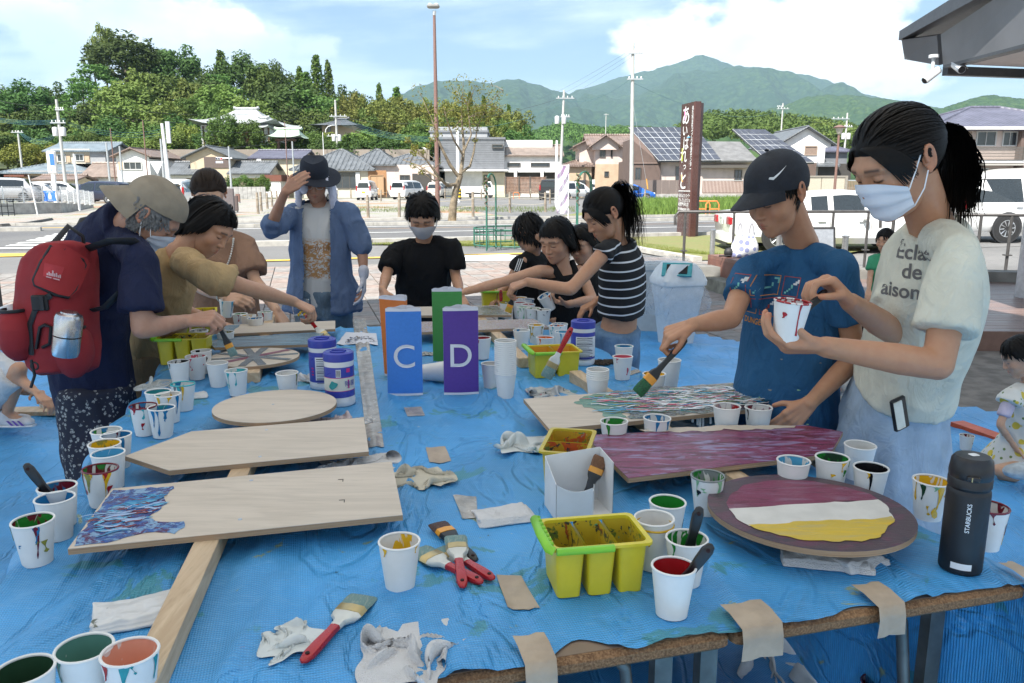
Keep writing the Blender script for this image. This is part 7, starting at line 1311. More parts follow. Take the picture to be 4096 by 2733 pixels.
def dip(label,px,tip,top,L,hcol,pz=TZ+.05,**k):
 C=onz(*px,TZ+.089);A=aty(*top,C.y-.01);B=Vector((C.x+(C.x-A.x)*.10,C.y+.012,TZ+.016));Ci(label,A,B-A,(0,-.7,.3),hcol,L=(B-A).length,**k)
dip('black handled brush standing in the green cup',(2748,2157),(2740,2170),(2800,2028),.17,'black',W=.03);dip('black handled brush leaning in the red cup',(2694,2265),(2750,2295),(2848,2178),.16,'black',W=.03);dip('black handled brush leaning in the wine red cup',(231,1947),(190,1955),(100,1855),.17,'black',W=.03);p=onz(2212,1480,TZ+.09);A=aty(2288,1310,p.y);Ci('red handled brush standing in the clean yellow tub',A,p+Vector((-.03,0,-.04))-A,(0,-1,0),'red',L=.19,W=.04);p=onz(2000,1200,TZ+.09);A=aty(2003,1160,p.y);Ci('red handled brush standing in the far yellow tub',A,Vector((.02,0,-1)),(0,-1,0),'red',L=.17,W=.035)
# white carton cut open with a brush leaning in it
p=Vector(onz(2312,2050,TZ));o=Ad('cut_carton','white cut open carton with a brown brush leaning inside','carton',(p.x,p.y,TZ+.005),R(14));w,d=.125,.085;zt=[.088,.078,.118,.118];cs=[(-w/2,-d/2),(w*.12,-d/2),(w/2,d/2),(-w/2,d/2)];M_CART=M('carton_white',(.70,.70,.69),.45,var=.04);P_=[((-w/2,-d/2),.080,(w*.14,-d/2),.066),((-w/2,-d/2),.080,(-w/2,d/2),.115),((-w/2,d/2),.115,(w/2,d/2),.125),((w/2,d/2),.125,(w/2,-d/2),.118),((w*.14,-d/2),.066,(w*.20,-d/2+.012),.07)]
for a,za,b,zb in P_:
 A,B=Vector((*a,0)),Vector((*b,0));n_=8;V=[]
 for k in range(n_+1):q=A.lerp(B,k/n_);z=za+(zb-za)*k/n_-.012*sin(pi*k/n_)*(a[1]<0 and b[1]<0);V+=[(q.x,q.y,0),(q.x,q.y,z)]
 dd=(B-A).normalized();nn=np.array([-dd.y,dd.x,0])*.0012;V2=[tuple(np.array(v)+nn)for v in V];m=len(V);Fc=[(2*k,2*k+2,2*k+3,2*k+1)for k in range(n_)]+[(m+2*k+1,m+2*k+3,m+2*k+2,m+2*k)for k in range(n_)]+[(2*k+1,2*k+3,m+2*k+3,m+2*k+1)for k in range(n_)];Ac('side',V+V2,Fc,M_CART,o,local=True)
mb=MB();mb.prism([(-w/2,-d/2),(w/2,-d/2),(w/2,d/2),(-w/2,d/2)],0,.001);Aa(mb,'base',M_CART,o,local=True);A=aty(2320,2045,p.y-.01);B=aty(2400,1842,p.y+.03);Ci('brown bristled brush with orange ferrule leaning in the carton',A,B-A,(0,-1,.3),'black',L=.125,W=.032,br=((.16,.07,.03),(.22,.10,.045)))
# ---- towels and rags
Av=M('towel_white',(.66,.65,.645),.95,var=.06,vs=25,bump=.9,bs=420);M_TOWC=M('towel_cream',(.60,.55,.44),.95,var=.08,vs=25,bump=.9,bs=420);M_TISS=M('tissue',(.60,.63,.62),.9,var=.08,bump=.5,bs=300)
def stain(name,cols):return Al(name,(.64,.63,.62),cols)
def rag(label,px,w,d,h,seed,mat=Av,rot=.0,kind='crumple',name='rag',z=None):
 p=Vector(on(*px))if z is None else onz(*px,z);g=np.random.default_rng(seed);n,m=64,30;V=[]
 if kind=='crumple':
  n=46;u=np.linspace(-.5,.5,n);U,W_=np.meshgrid(u,u,indexing='ij');S=max(w,d)*1.38;q=np.stack([U*4,W_*4,0*U],-1);X=np.stack([U*w*.95+.35*w*Ap(q,seed)*.5,W_*d*.95+.35*d*Ap(q+7,seed+1)*.5,h*(.4+1.3*np.abs(Ap(q*.75+3,seed+2)))],-1);O0=X.copy();l0=S/(n-1)
  for it in range(46):
   Vl=(X-O0)*.93;O0=X.copy();X=X+Vl;X[...,2]-=.00035;lo=X[...,2]<.0012;X[...,2]=np.maximum(X[...,2],.0012);X[lo,:2]=O0[lo,:2]*.8+X[lo,:2]*.2
   for _ in range(3):
    for dx,dy,L_,st in((1,0,1,.5),(0,1,1,.5),(1,1,1.414,.3),(1,-1,1.414,.3),(3,0,3,.35),(0,3,3,.35),(6,0,6,.22),(0,6,6,.22)):
     A,B=(X[:-dx or None,:n-dy]if dy>=0 else X[:-dx,-dy:]),(X[dx:,dy:]if dy>=0 else X[dx:,:dy]);D_=B-A;ln=np.linalg.norm(D_,axis=-1,keepdims=True)+1e-9;c=D_*(1-l0*L_/ln)*.5*st*np.where((ln>l0*L_)|(L_<2),1,.55);A+=c;B-=c
  X[...,2]*=np.clip(h*1.15/X[...,2].max(),.7,2.4);V=X.reshape(-1,3);Fc=[(i*n+k,(i+1)*n+k,(i+1)*n+k+1,i*n+k+1)for i in range(n-1)for k in range(n-1)]
 else:
  mb=MB();ly=3
  for l in range(ly):
   ww,dd,hh=w*(1-.03*l),d*(1-.045*l),h/ly;mb.rbox((.004*sin(l*2),.003*l,hh*(l+.5)),(ww,dd,hh*1.08),hh*.45,n=3)
  V,Fc=Az(mb,max(.0022,h/7),3);V=V+np.stack([.003*fbm(V*22,3,seed),.003*fbm(V*22+5,3,seed),.0035*fbm(V*30,3,seed+2)*(V[:,2]/h)],-1);V[:,2]=np.maximum(V[:,2],0)*(1+.35*Ap(V*np.array([24,24,0]),seed+4))
 ca,sa=cos(rot),sin(rot);V=np.stack([V[:,0]*ca-V[:,1]*sa+p.x,V[:,0]*sa+V[:,1]*ca+p.y,V[:,2]+p.z],-1);o=Ac(name,V,Fc,mat,None,180);return tag(o,label,'cloth')
M_TST=Al('towel_stained',(.64,.63,.61),[((.12,.13,.09),.69),((.35,.30,.12),.74)]);M_TPK=Al('rag_pink',(.60,.50,.50),[((.45,.22,.24),.58)]);M_TGN=Al('rag_greenish',(.60,.63,.61),[((.25,.42,.38),.66)]);M_TRD=Al('rag_red_grey',(.50,.50,.48),[((.50,.10,.12),.64),((.14,.16,.16),.62)])
rag('folded white towel with olive paint stain near the pine post',(575,2462),.155,.09,.014,3,M_TST,R(24),'fold','folded_towel');rag('rumpled white towel folded over itself at the near table edge',(1630,2610),.13,.12,.055,23,Av,.3,name='rumpled_towel');rag('thin crumpled tissue smeared with blue beside the brush',(1160,2590),.07,.08,.036,8,M_TGN,.8,name='tissue');rag('cream towel bunched into a knot beside the plain board',(1672,1925),.12,.095,.058,15,M_TOWC,.2,name='bunched_towel');rag('small white terry towel folded flat beside the tape patch',(2012,2075),.125,.075,.014,12,Av,R(16),'fold','folded_towel');rag('white rag with green smear left of the dirty tub',(2100,1800),.125,.085,.034,41,M_TGN,.1);rag('crumpled paper rag with red and grey paint before the spattered board',(2190,1578),.13,.085,.03,36,M_TRD,.4);rag('white cloth folded under the oval board',(3300,2235),.16,.11,.014,19,Av,R(-14),'fold','folded_cloth');rag('corner of white cloth poking from under the oval board',(3395,2240),.10,.10,.018,21,Av,R(24),'fold','folded_cloth')
rag('pinkish rag behind the round plain board',(1305,1692),.11,.06,.024,5,M_TPK,.3);rag('white rag beside the pinkish one at the canister',(1425,1690),.08,.05,.026,61,Av,.1);rag('white towel behind the canisters',(1235,1520),.12,.07,.026,17,Av,.0);rag('dark brown rag behind the pink filled cup',(2425,1452),.10,.06,.028,9,M('rag_brown',(.085,.065,.05),.95,bump=.8,bs=300),.2);rag('towel with green print hanging at the sheet edge',(640,1545),.12,.10,.02,27,M_TGN,.6);rag('white cloth corner beside the turquoise cup',(790,1590),.06,.05,.012,33,Av,.4,'fold');rag('white towel lying between the two plain boards',(1430,1865),.17,.06,.02,51,Av,.25);rag('small red specked tissue behind the green prism',(1715,1418),.07,.05,.035,71,M_TRD,.1,name='tissue');rag('white crumpled cloth on the floor sheet under the table',(3180,2700),.25,.22,.08,81,Av,.4,z=.02)
p=Vector(on(2290,1765));mb=MB();sp=[(.010+.0022*k/8)for k in range(1)];pts=[(p.x+(.008+.0011*k)*cos(k*.5),p.y-.05,p.z+.016+(.004+.0003*k)*sin(k*.5))for k in range(34)];rings=[[(x,y,z),(x,y+.12,z),(x,y+.12,z+.0012),(x,y,z+.0012)]for x,y,z in pts];mb.loft(rings);o=Aa(mb,'rolled_paper',M('newsprint',(.22,.23,.20),.8,var=.4,vs=60),None,60);tag(o,'flattened roll of grey newspaper under the spattered board','paper roll')
# ---- wipe canisters
Bf=M('canister_white',(.72,.73,.74),.35,var=.03);Bq=M('canister_blue',(.045,.06,.36),.3,var=.06);Dc=M('label_cream',(.62,.62,.55),.5);M_INK=M('label_ink',(.03,.03,.07),.6);Cp=M('label_magenta',(.55,.03,.20),.5)
def wrap(o,p,r,z0,z1,a0,a1,mat,name,n=14):
 V=[(p.x+r*cos(a),p.y+r*sin(a),p.z+z)for a in np.linspace(a0,a1,n)for z in(z0,z1)];return Ac(name,V,[(2*k,2*k+2,2*k+3,2*k+1)for k in range(n-1)],mat,o,180)
def Ce(label,px,back,r=.047,h=.165):
 p=Vector(on(*px));o=Ad('wipe_canister',label,'canister',tuple(p),group='wipe canisters');mb=MB();mb.lathe([(r*.97,0),(r*1.03,.004),(r*1.03,.018),(r,.024),(r,h-.030),(r*1.02,h-.026),(r*1.02,h-.018)],34,tuple(p));b=Aa(mb,'body',Bf,o,40);mb=MB();mb.lathe([(r*1.03,h-.019),(r*1.04,h-.016),(r*1.03,h+.006),(r*.9,h+.010),(r*.86,h+.008),(.001,h+.008)],34,tuple(p));l=Aa(mb,'lid',Bq,o,40);mb=MB();mb.tube([p+Vector((.024*cos(t),.02*sin(t)-.004,h+.010))for t in np.linspace(.3,5.9,16)],.003,6);Aa(mb,'lid_tab',Bq,l,60);F0=-pi/2-atan2(p.x,p.y)
 lab=wrap(o,p,r+.0006,.03,h-.036,F0-pi,F0+pi,Bf if back else Bq,'label',40)
 if back:
  wrap(lab,p,r+.001,.026,.034,F0-2.5,F0+2.5,Bq,'blue_band',30);wrap(lab,p,r+.001,h-.05,h-.034,F0-2.5,F0+2.5,Bq,'blue_band',30);wrap(lab,p,r+.0011,.034,h-.05,F0-2.4,F0-.6,Bq,'blue_panel',16);rr_=random.Random(5)
  for k in range(15):z=h-.058-k*.0060;a1=F0+rr_.uniform(.55,1.0);wrap(lab,p,r+.0014,z,z+(.0032 if k%4==0 else .0017),F0-.5,a1 if k%4 else F0+.9,M_INK,'text_line',10)
  for k in range(3):wrap(lab,p,r+.0015,.05+.011*k,.056+.011*k,F0-.95,F0-.75,Cp,'chevron',4)
 else:
  wrap(lab,p,r+.001,.052,.095,F0-2.6,F0+2.6,Dc,'cream_band',34);wrap(lab,p,r+.0013,.051,.0525,F0-2.6,F0+2.6,Cp,'magenta_rule',34);wrap(lab,p,r+.0013,.0945,.096,F0-2.6,F0+2.6,Cp,'magenta_rule',34);bc=wrap(lab,p,r+.0014,.098,.123,F0-.22,F0+.10,Bf,'barcode_field',6);wrap(lab,p,r+.0014,.112,.125,F0+.48,F0+.76,Cp,'magenta_square',6)
  for k in range(9):a=F0-.19+k*.031;wrap(bc,p,r+.0018,.1,.121,a,a+.012+.008*(k%3==0),M_INK,'bar',2)
  wrap(lab,p,r+.0014,.060,.088,F0+.55,F0+.68,Cp,'magenta_strip',4)
  bv=BVHTree.FromPolygons([tuple(p+Vector(((r+.0012)*cos(t),(r+.0012)*sin(t),z)))for t in np.linspace(0,2*pi,49)[:-1]for z in(0,h)],[(2*k,(2*k+2)%96,(2*k+3)%96,2*k+1)for k in range(48)])
  ax=Vector((-sin(F0+.75),cos(F0+.75),0));c=p+Vector(((r)*cos(F0+.75),r*sin(F0+.75),.070))
  for s_,dz,k_ in(('除菌',.006,.020),('アルコール',-.008,.006),('80',-.045,.018)):V,Fc=Be(s_);A=np.array(V);A=(A-(A.min(0)+A.max(0))/2)*k_;Ba([tuple(q)for q in A],Fc,c+Vector((0,0,dz)),ax,(0,0,1),bv,Bq if dz>-.02 else Bf,lab,'lettering',.0012,.03)
  mb=MB();pts=[(.014*cos(t)*(1+.25*sin(2*t)),.013*sin(t)*(1+.2*cos(3*t)))for t in np.linspace(0,2*pi,16)[:-1]];ax2=Vector((-sin(F0-.42),cos(F0-.42),0));Ba(pts,[tuple(range(15))],p+Vector((r*cos(F0-.42),r*sin(F0-.42),.072)),ax2,(0,0,1),bv,An('teal'),lab,'paint_blot',.0016,.03,.006)
 return o
Ce('blue lidded wipe canister with printed text behind the other one',(1297,1548),True);Ce('blue lidded wipe canister with cream band and teal paint blot',(1362,1614),False);Ce('blue lidded wipe canister beside the girl in jeans',(2330,1455),True)
# ---- lettered paper prisms
def Bg(letter,px,col,rz,label,w=.118,h=.297,lean=.0,face=0):
 p=Vector(on(*px));o=Ad('paper_prism',label,'paper sign',(p.x,p.y,p.z),rz,'lettered paper prisms');m=M('print_'+letter,col,.6,var=.04,vs=120);A=[Vector((-w/2,0,0)),Vector((w/2,0,0)),Vector((.004,w*.62,0))];M_P=M('print_paper',(.66,.66,.70),.7,var=.03)
 for k in range(3):
  a,b=A[k],A[(k+1)%3];V=[];n_=10;dv=(b-a).normalized();nn=Vector((dv.y,-dv.x,0))
  for i in range(n_+1):
   for z in(0,.008,.06,.15,.24,h-.010,h):q=a.lerp(b,i/n_);bow=.006*sin(pi*i/n_)*(1+.5*sin(z*20+k));V.append((q.x+nn.x*bow+lean*z,q.y+nn.y*bow,z+(.002*sin(i)if z==h else 0)))
  nz=7;Fc=[];mi=[]
  for i in range(n_):
   for j in range(nz-1):Fc.append((i*nz+j,(i+1)*nz+j,(i+1)*nz+j+1,i*nz+j+1));mi.append(1 if j in(0,nz-2)else 0)
  Vi=[(v[0]-nn.x*.0008,v[1]-nn.y*.0008,v[2])for v in V];m_=len(V);Fi=[tuple(m_+q for q in f[::-1])for f in Fc]
  Ac('panel',V+Vi,Fc+Fi,[m,M_P],o,180,mi+[1]*len(Fi),local=True)
  if k==face:
   V,F2=Be(letter,1.0,.004,res=6);A2=np.array(V);A2=(A2-(A2.min(0)+A2.max(0))/2)*.112;c=(a+b)/2;W=[]
   for x,y in A2:f=.5+x/w;bow=.006*sin(pi*f)*1.35+.0015;W.append(tuple(c+dv*x+nn*bow+Vector((lean*(h*.46+y),0,h*.46+y))))
   Ac('letter',W,F2,M_P,o,local=True)
Bg('C',(1622,1582),(.045,.20,.60),R(4),'blue paper prism printed with white letter C');Bg('D',(1846,1578),(.085,.035,.27),R(6),'purple paper prism printed with white letter D');Bg('A',(1590,1512),(.62,.17,.03),R(-28),'orange paper prism printed with letter A behind the blue one',face=2,lean=-.05);Bg('B',(1792,1452),(.06,.28,.06),R(4),'green paper prism behind the purple one',face=1)
# poster sheet, bottle
o=lay('printed_sheet','white flyer reading TAKU 2024 lying upside down by the seam','flyer',[(1345,1382),(1512,1383),(1505,1335),(1385,1330)],M('flyer_paper',(.62,.62,.66),.6,var=.03),.003)
c=onz(1440,1360,TZ+.012)
for s_,dy,hh in(('2024',.0,.045),('T*A*K*U',-.05,.026),('U094',.055,.03)):Au(s_,c+BN*dy,-BA,-BN,hh,M_INK,o,'lettering',off=.0025,bold=.01)
p=Vector(on(3838,2272));r=.0365;o=Ad('steel_bottle','matte black steel bottle with white lettering near the table corner','bottle',tuple(p));M_BLK=M('matte_black',(.010,.010,.012),.48,var=.15,vs=40);M_LID=M('black_plastic_lid',(.013,.013,.015),.35)
mb=MB();mb.lathe([(r*.90,0),(r*.97,.002),(r,.006),(r,.150),(r*.98,.156),(r*.93,.159),(r*.96,.162)],40,tuple(p));b=Aa(mb,'body',M_BLK,o,35);mb=MB();mb.lathe([(r*.96,.162),(r*1.0,.164),(r*1.0,.178),(r*.97,.180),(r*.99,.183),(r*1.0,.190),(r*.93,.212),(r*.78,.219),(.001,.221)],40,tuple(p));l=Aa(mb,'lid',M_LID,o,35);F0=-pi/2-atan2(p.x,p.y)
mb=MB();q=p+Vector((r*.98*cos(F0+.15),r*.98*sin(F0+.15),.187));mb.rbox(tuple(q),(.022,.010,.009),.003,F0+.15+pi/2,n=2);Aa(mb,'hinge',M_LID,l,40);mb=MB();mb.rbox(tuple(p+Vector((0,-.002,.2212))),(.016,.014,.001),.003,.2,n=2);Aa(mb,'lid_sticker',Bf,l)
for k in(-1,1):mb=MB();mb.box(tuple(q+Vector((.006*k,-.006,.0))),(.0016,.001,.008));Aa(mb,'brass_pin',M_FERR,l)
bv=BVHTree.FromPolygons([tuple(p+Vector((r*cos(t),r*sin(t),z)))for t in np.linspace(0,2*pi,65)[:-1]for z in(0,.2)],[(2*k,(2*k+2)%128,(2*k+3)%128,2*k+1)for k in range(64)])
V,Fc=Be('STARBUCKS',1.0,.012,res=4);A=np.array(V);A=(A-(A.min(0)+A.max(0))/2);k_=.055/(A[:,0].max()-A[:,0].min());A*=k_;fx=F0+.12;ax=Vector((-sin(fx),cos(fx),0));Ba([tuple(q)for q in A],Fc,p+Vector((r*cos(fx),r*sin(fx),.112)),(0,0,1),-ax,bv,Bf,b,'lettering',.0006,.03);wrap(b,p,r+.0006,.012,.024,F0-.42,F0+.52,Bf,'white_sticker',10)
# things on the floor: orange plank, painted boards, rumpled sheet
mb=MB();a,b=onz(3885,1705,.05),onz(4130,1790,.05);d=b-a;mb.box(tuple((a+b)/2+Vector((0,0,-.02))),(d.length+.2,.09,.04),atan2(d.y,d.x));o=Aa(mb,'painted_plank',M('plank_orange',(.50,.08,.02),.4,var=.2,vs=10));tag(o,'orange red painted plank on the floor beside the small child','plank')
for l,q,mt in(('timber plank on the floor sheet behind the flowered trousers',[(40,1628),(345,1622),(345,1645),(40,1650)],Dl),('painted pale board on the floor behind the girl',[(3330,1600),(3500,1560),(3520,1600),(3380,1615)],Ch),('reddish painted board on the floor behind the girl',[(3360,1640),(3560,1620),(3560,1645),(3400,1655)],Ai('pink_red_paint',[(.50,.22,.22),(.45,.10,.10)],6))):
 z=.05;qq=[onz(x,y,z)for x,y in q];mb=MB();mb.prism([(v.x,v.y)for v in qq][::-1],.026,z);o=Aa(mb,'floor_board',mt);tag(o,l,'board')
# ================================================================== people
def smin(a,b,k):
 h=np.clip(.5+.5*(b-a)/k,0,1);return b*(1-h)+a*h-k*h*(1-h)
def Bn(p,c,r):r=np.array(r);q=(p-np.array(c))/r;k=np.linalg.norm(q,axis=-1);return(k-1)*r.min()*.5+(k-1)*r.mean()*.5
def Cr(p,a,b,ra,rb):a,b=np.array(a),np.array(b);d=b-a;t=np.clip(((p-a)@d)/(d@d),0,1);return np.linalg.norm(p-a-t[...,None]*d,axis=-1)-(ra+(rb-ra)*t)
def Bm(p):
 x=np.abs(p[...,0]);q=np.stack([x,p[...,1],p[...,2]],-1)
 d=Bn(q,(0,-.012,.030),(.076,.096,.087));d=smin(d,Bn(q,(0,.026,-.030),(.060,.062,.080)),.03);d=smin(d,Bn(q,(0,.036,-.078),(.043,.042,.034)),.025);d=smin(d,Bn(q,(0,.070,-.097),(.017,.014,.014)),.02)
 d=smin(d,Bn(q,(.037,.056,-.030),(.026,.026,.026)),.022);d=smin(d,Bn(q,(.0,.073,.024),(.050,.018,.014)),.022);d=-smin(-d,Bn(q,(.032,.099,.004),(.019,.016,.011)),.014)
 d=smin(d,Cr(q,(0,.083,.012),(0,.101,-.028),.007,.0095),.012);d=smin(d,Bn(q,(.0095,.092,-.033),(.009,.010,.007)),.008);d=smin(d,Bn(q,(.031,.0745,.003),(.0150,.0125,.0115)),.004)
 d=smin(d,Bn(q,(0,.076,-.062),(.026,.016,.020)),.016);d=smin(d,Cr(q,(0,.0925,-.057),(.017,.084,-.059),.0055,.003),.004);d=smin(d,Cr(q,(0,.0915,-.0665),(.015,.084,-.064),.0062,.003),.004);return d
HC=np.array([0,.005,-.012])
def head_r(dirs,off=.0):
 lo=np.full(len(dirs),.02);hi=np.full(len(dirs),.17);ins=np.zeros(len(dirs),bool);top=hi.copy()
 for k in range(50):
  r=.17-.15*k/49;v=Bm(HC+dirs*r)<off;new=v&~ins;lo[new]=r;hi[new]=r+.15/49;ins|=v
 for _ in range(12):
  m=(lo+hi)/2;v=Bm(HC+dirs*m[:,None])<off;lo=np.where(v,m,lo);hi=np.where(v,hi,m)
 return lo
def sph(az,el):return np.stack([np.sin(az)*np.cos(el),np.cos(az)*np.cos(el),np.sin(el)],-1)
_ta,_te=np.linspace(-pi,pi,241),np.linspace(-1.5707,1.5707,161);_tA,_tE=np.meshgrid(_ta,_te,indexing='ij');_TAB=head_r(sph(_tA,_tE).reshape(-1,3)).reshape(241,161)
def Cb(D):
 u=(np.arctan2(D[:,0],D[:,1])+pi)/(2*pi)*240;v=(np.arcsin(np.clip(D[:,2],-1,1))+1.5707)/3.1414*160;i,j=np.clip(u.astype(int),0,239),np.clip(v.astype(int),0,159);a,b=u-i,v-j
 return(_TAB[i,j]*(1-a)+_TAB[i+1,j]*a)*(1-b)+(_TAB[i,j+1]*(1-a)+_TAB[i+1,j+1]*a)*b
NU=150
_u=np.linspace(-pi,pi,NU+1)[:-1];_az=_u-.65*np.sin(_u);_el=np.concatenate([np.linspace(-1.5,-1.02,9),np.linspace(-1.0,.42,92),np.linspace(.46,1.5,18)]);NV=len(_el);_A,_E=np.meshgrid(_az,_el,indexing='ij');_D=sph(_A,_E).reshape(-1,3);HEADV=HC+_D*head_r(_D)[:,None]
HEADF=[(i*NV+j,((i+1)%NU)*NV+j,((i+1)%NU)*NV+j+1,i*NV+j+1)for i in range(NU)for j in range(NV-1)]
_ix=np.arange(NU*NV).reshape(NU,NV)[::2][:,np.r_[0:NV-1:2,NV-1]];HLO=_ix.ravel();_n,_m=_ix.shape;HLF=[(i*_m+j,((i+1)%_n)*_m+j,((i+1)%_n)*_m+j+1,i*_m+j+1)for i in range(_n)for j in range(_m-1)]
def head_cols(skin,old=False,gaze='down'):
 p=HEADV;q=np.stack([np.abs(p[:,0]),p[:,1],p[:,2]],-1);C=np.tile(np.array(skin),(len(p),1))
 def mixc(m,c):C[:]=C*(1-m[:,None])+np.array(c)*m[:,None]
 f=np.clip((p[:,1]-.05)/.02,0,1)
 mixc(.30*np.exp(-(((q[:,0]-.036)/.018)**2+((q[:,2]+.028)/.018)**2))*f,np.array(skin)*np.array([1.0,.66,.6]))
 lip=np.minimum(Cr(q,(0,.0925,-.057),(.017,.084,-.059),.0055,.003),Cr(q,(0,.0915,-.0665),(.015,.084,-.064),.0062,.003));mixc(np.clip(1-lip/.0022,0,1)*f*.75,np.array(skin)*np.array([.86,.46,.46]));mixc(np.exp(-((q[:,2]+.0615)/.0013)**2)*(q[:,0]<.018)*f*.7,np.array(skin)*.25)
 zb=.027-.10*np.abs(q[:,0]-.030)**1*(q[:,0]>.03);mixc(np.exp(-((q[:,2]-zb)/.0040)**2)*np.clip((q[:,0]-.011)/.004,0,1)*np.clip((.051-q[:,0])/.004,0,1)*f*.85,(.02,.016,.014)if not old else(.10,.09,.085))
 ze=-.0035+2.2*(q[:,0]-.031)**2*6;mixc(np.exp(-((q[:,2]-ze)/.0024)**2)*np.clip((.0145-np.abs(q[:,0]-.031))/.003,0,1)*f*.95,(.012,.010,.010));mixc(.35*np.exp(-((q[:,2]-.012)/.0012)**2)*np.clip((.013-np.abs(q[:,0]-.031))/.003,0,1)*f,np.array(skin)*.4)
 return C
def ear_mesh(side,skin):
 mb=MB();c=Vector((side*.0735,-.006,-.004));pts=[c+Vector((side*(.006+.007*sin(t*.5)),-.012+-.014*cos(t)*.9,.028*sin(t)+.004))for t in np.linspace(-1.9,3.4,14)];mb.tube(pts,[.004+.0018*sin(k*.24)for k in range(14)],8);mb.ell(c+Vector((side*.002,-.008,0)),(.006,.014,.024),10);mb.ell(c+Vector((side*.005,-.004,-.022)),(.005,.008,.009),8);V,Fc=Az(mb,.0032,1);return V,Fc
EARS={s:ear_mesh(s,0)for s in(-1,1)}
def hand(mb,W,d,n,side,s=1.0,curl=(30,35,20),thumb=(.65,.62,.35),spread=.0,curls=None):
 d=Vector(d).normalized();n=Vector(n);n=(n-d*n.dot(d)).normalized();y=n.cross(d)*side;P=lambda a,b,c:Vector(W)+(d*a+y*b+n*c)*s
 kn=[(.086,.029),(.090,.009),(.085,-.011),(.075,-.029)];ln=[(.043,.026,.021),(.047,.029,.022),(.044,.027,.021),(.034,.021,.019)];tips=[]
 for i,(kx,ky)in enumerate(kn):
  mb.caps_(P(.0,ky*.45,0),P(kx,ky,-.002),.0145*s,.0125*s);a=0;p=P(kx,ky,-.002);c=curls[i]if curls else curl;r=(.0092,.0096,.0090,.0080)[i]
  for k in range(3):
   a+=R(c[k]);q=p+(d*cos(a)+n*sin(a)+y*(spread*(1.5-i)*.3))*(ln[i][k]*s);mb.caps_(p,q,(r-.0007*k)*s,(r-.0007*(k+1))*s);p=q
  tips.append(p)
 mb.caps_(P(.02,.014,.004),P(.045,.030,.008),.016*s,.013*s);t=P(.042,.030,.008);tv=(d*thumb[0]+y*thumb[1]+n*thumb[2]).normalized();q=t+tv*.034*s;mb.caps_(t,q,.0115*s,.010*s);tv2=(tv+d*.25-y*.35+n*.2).normalized();mb.caps_(q,q+tv2*.028*s,.0100*s,.0082*s);tips.append(q+tv2*.028*s);mb.ell(P(.045,0,.002),(.04*s,.03*s,.014*s),10,B=Matrix((d,y,n)).transposed());return tips
def spine(P,N,bend):
 m=(P+N)/2+bend;return lambda t:(P*(1-t)**2+m*2*t*(1-t)+N*t*t)if 0<=t<=1 else(P+(m-P)*2*t if t<0 else N+(N-m)*2*(t-1))
TT=[(-.3,.165,.118),(0,.158,.112),(.25,.136,.098),(.5,.142,.104),(.7,.146,.106),(.82,.138,.094),(.90,.112,.078),(.96,.078,.064),(1.0,.058,.056),(1.2,.05,.05)]
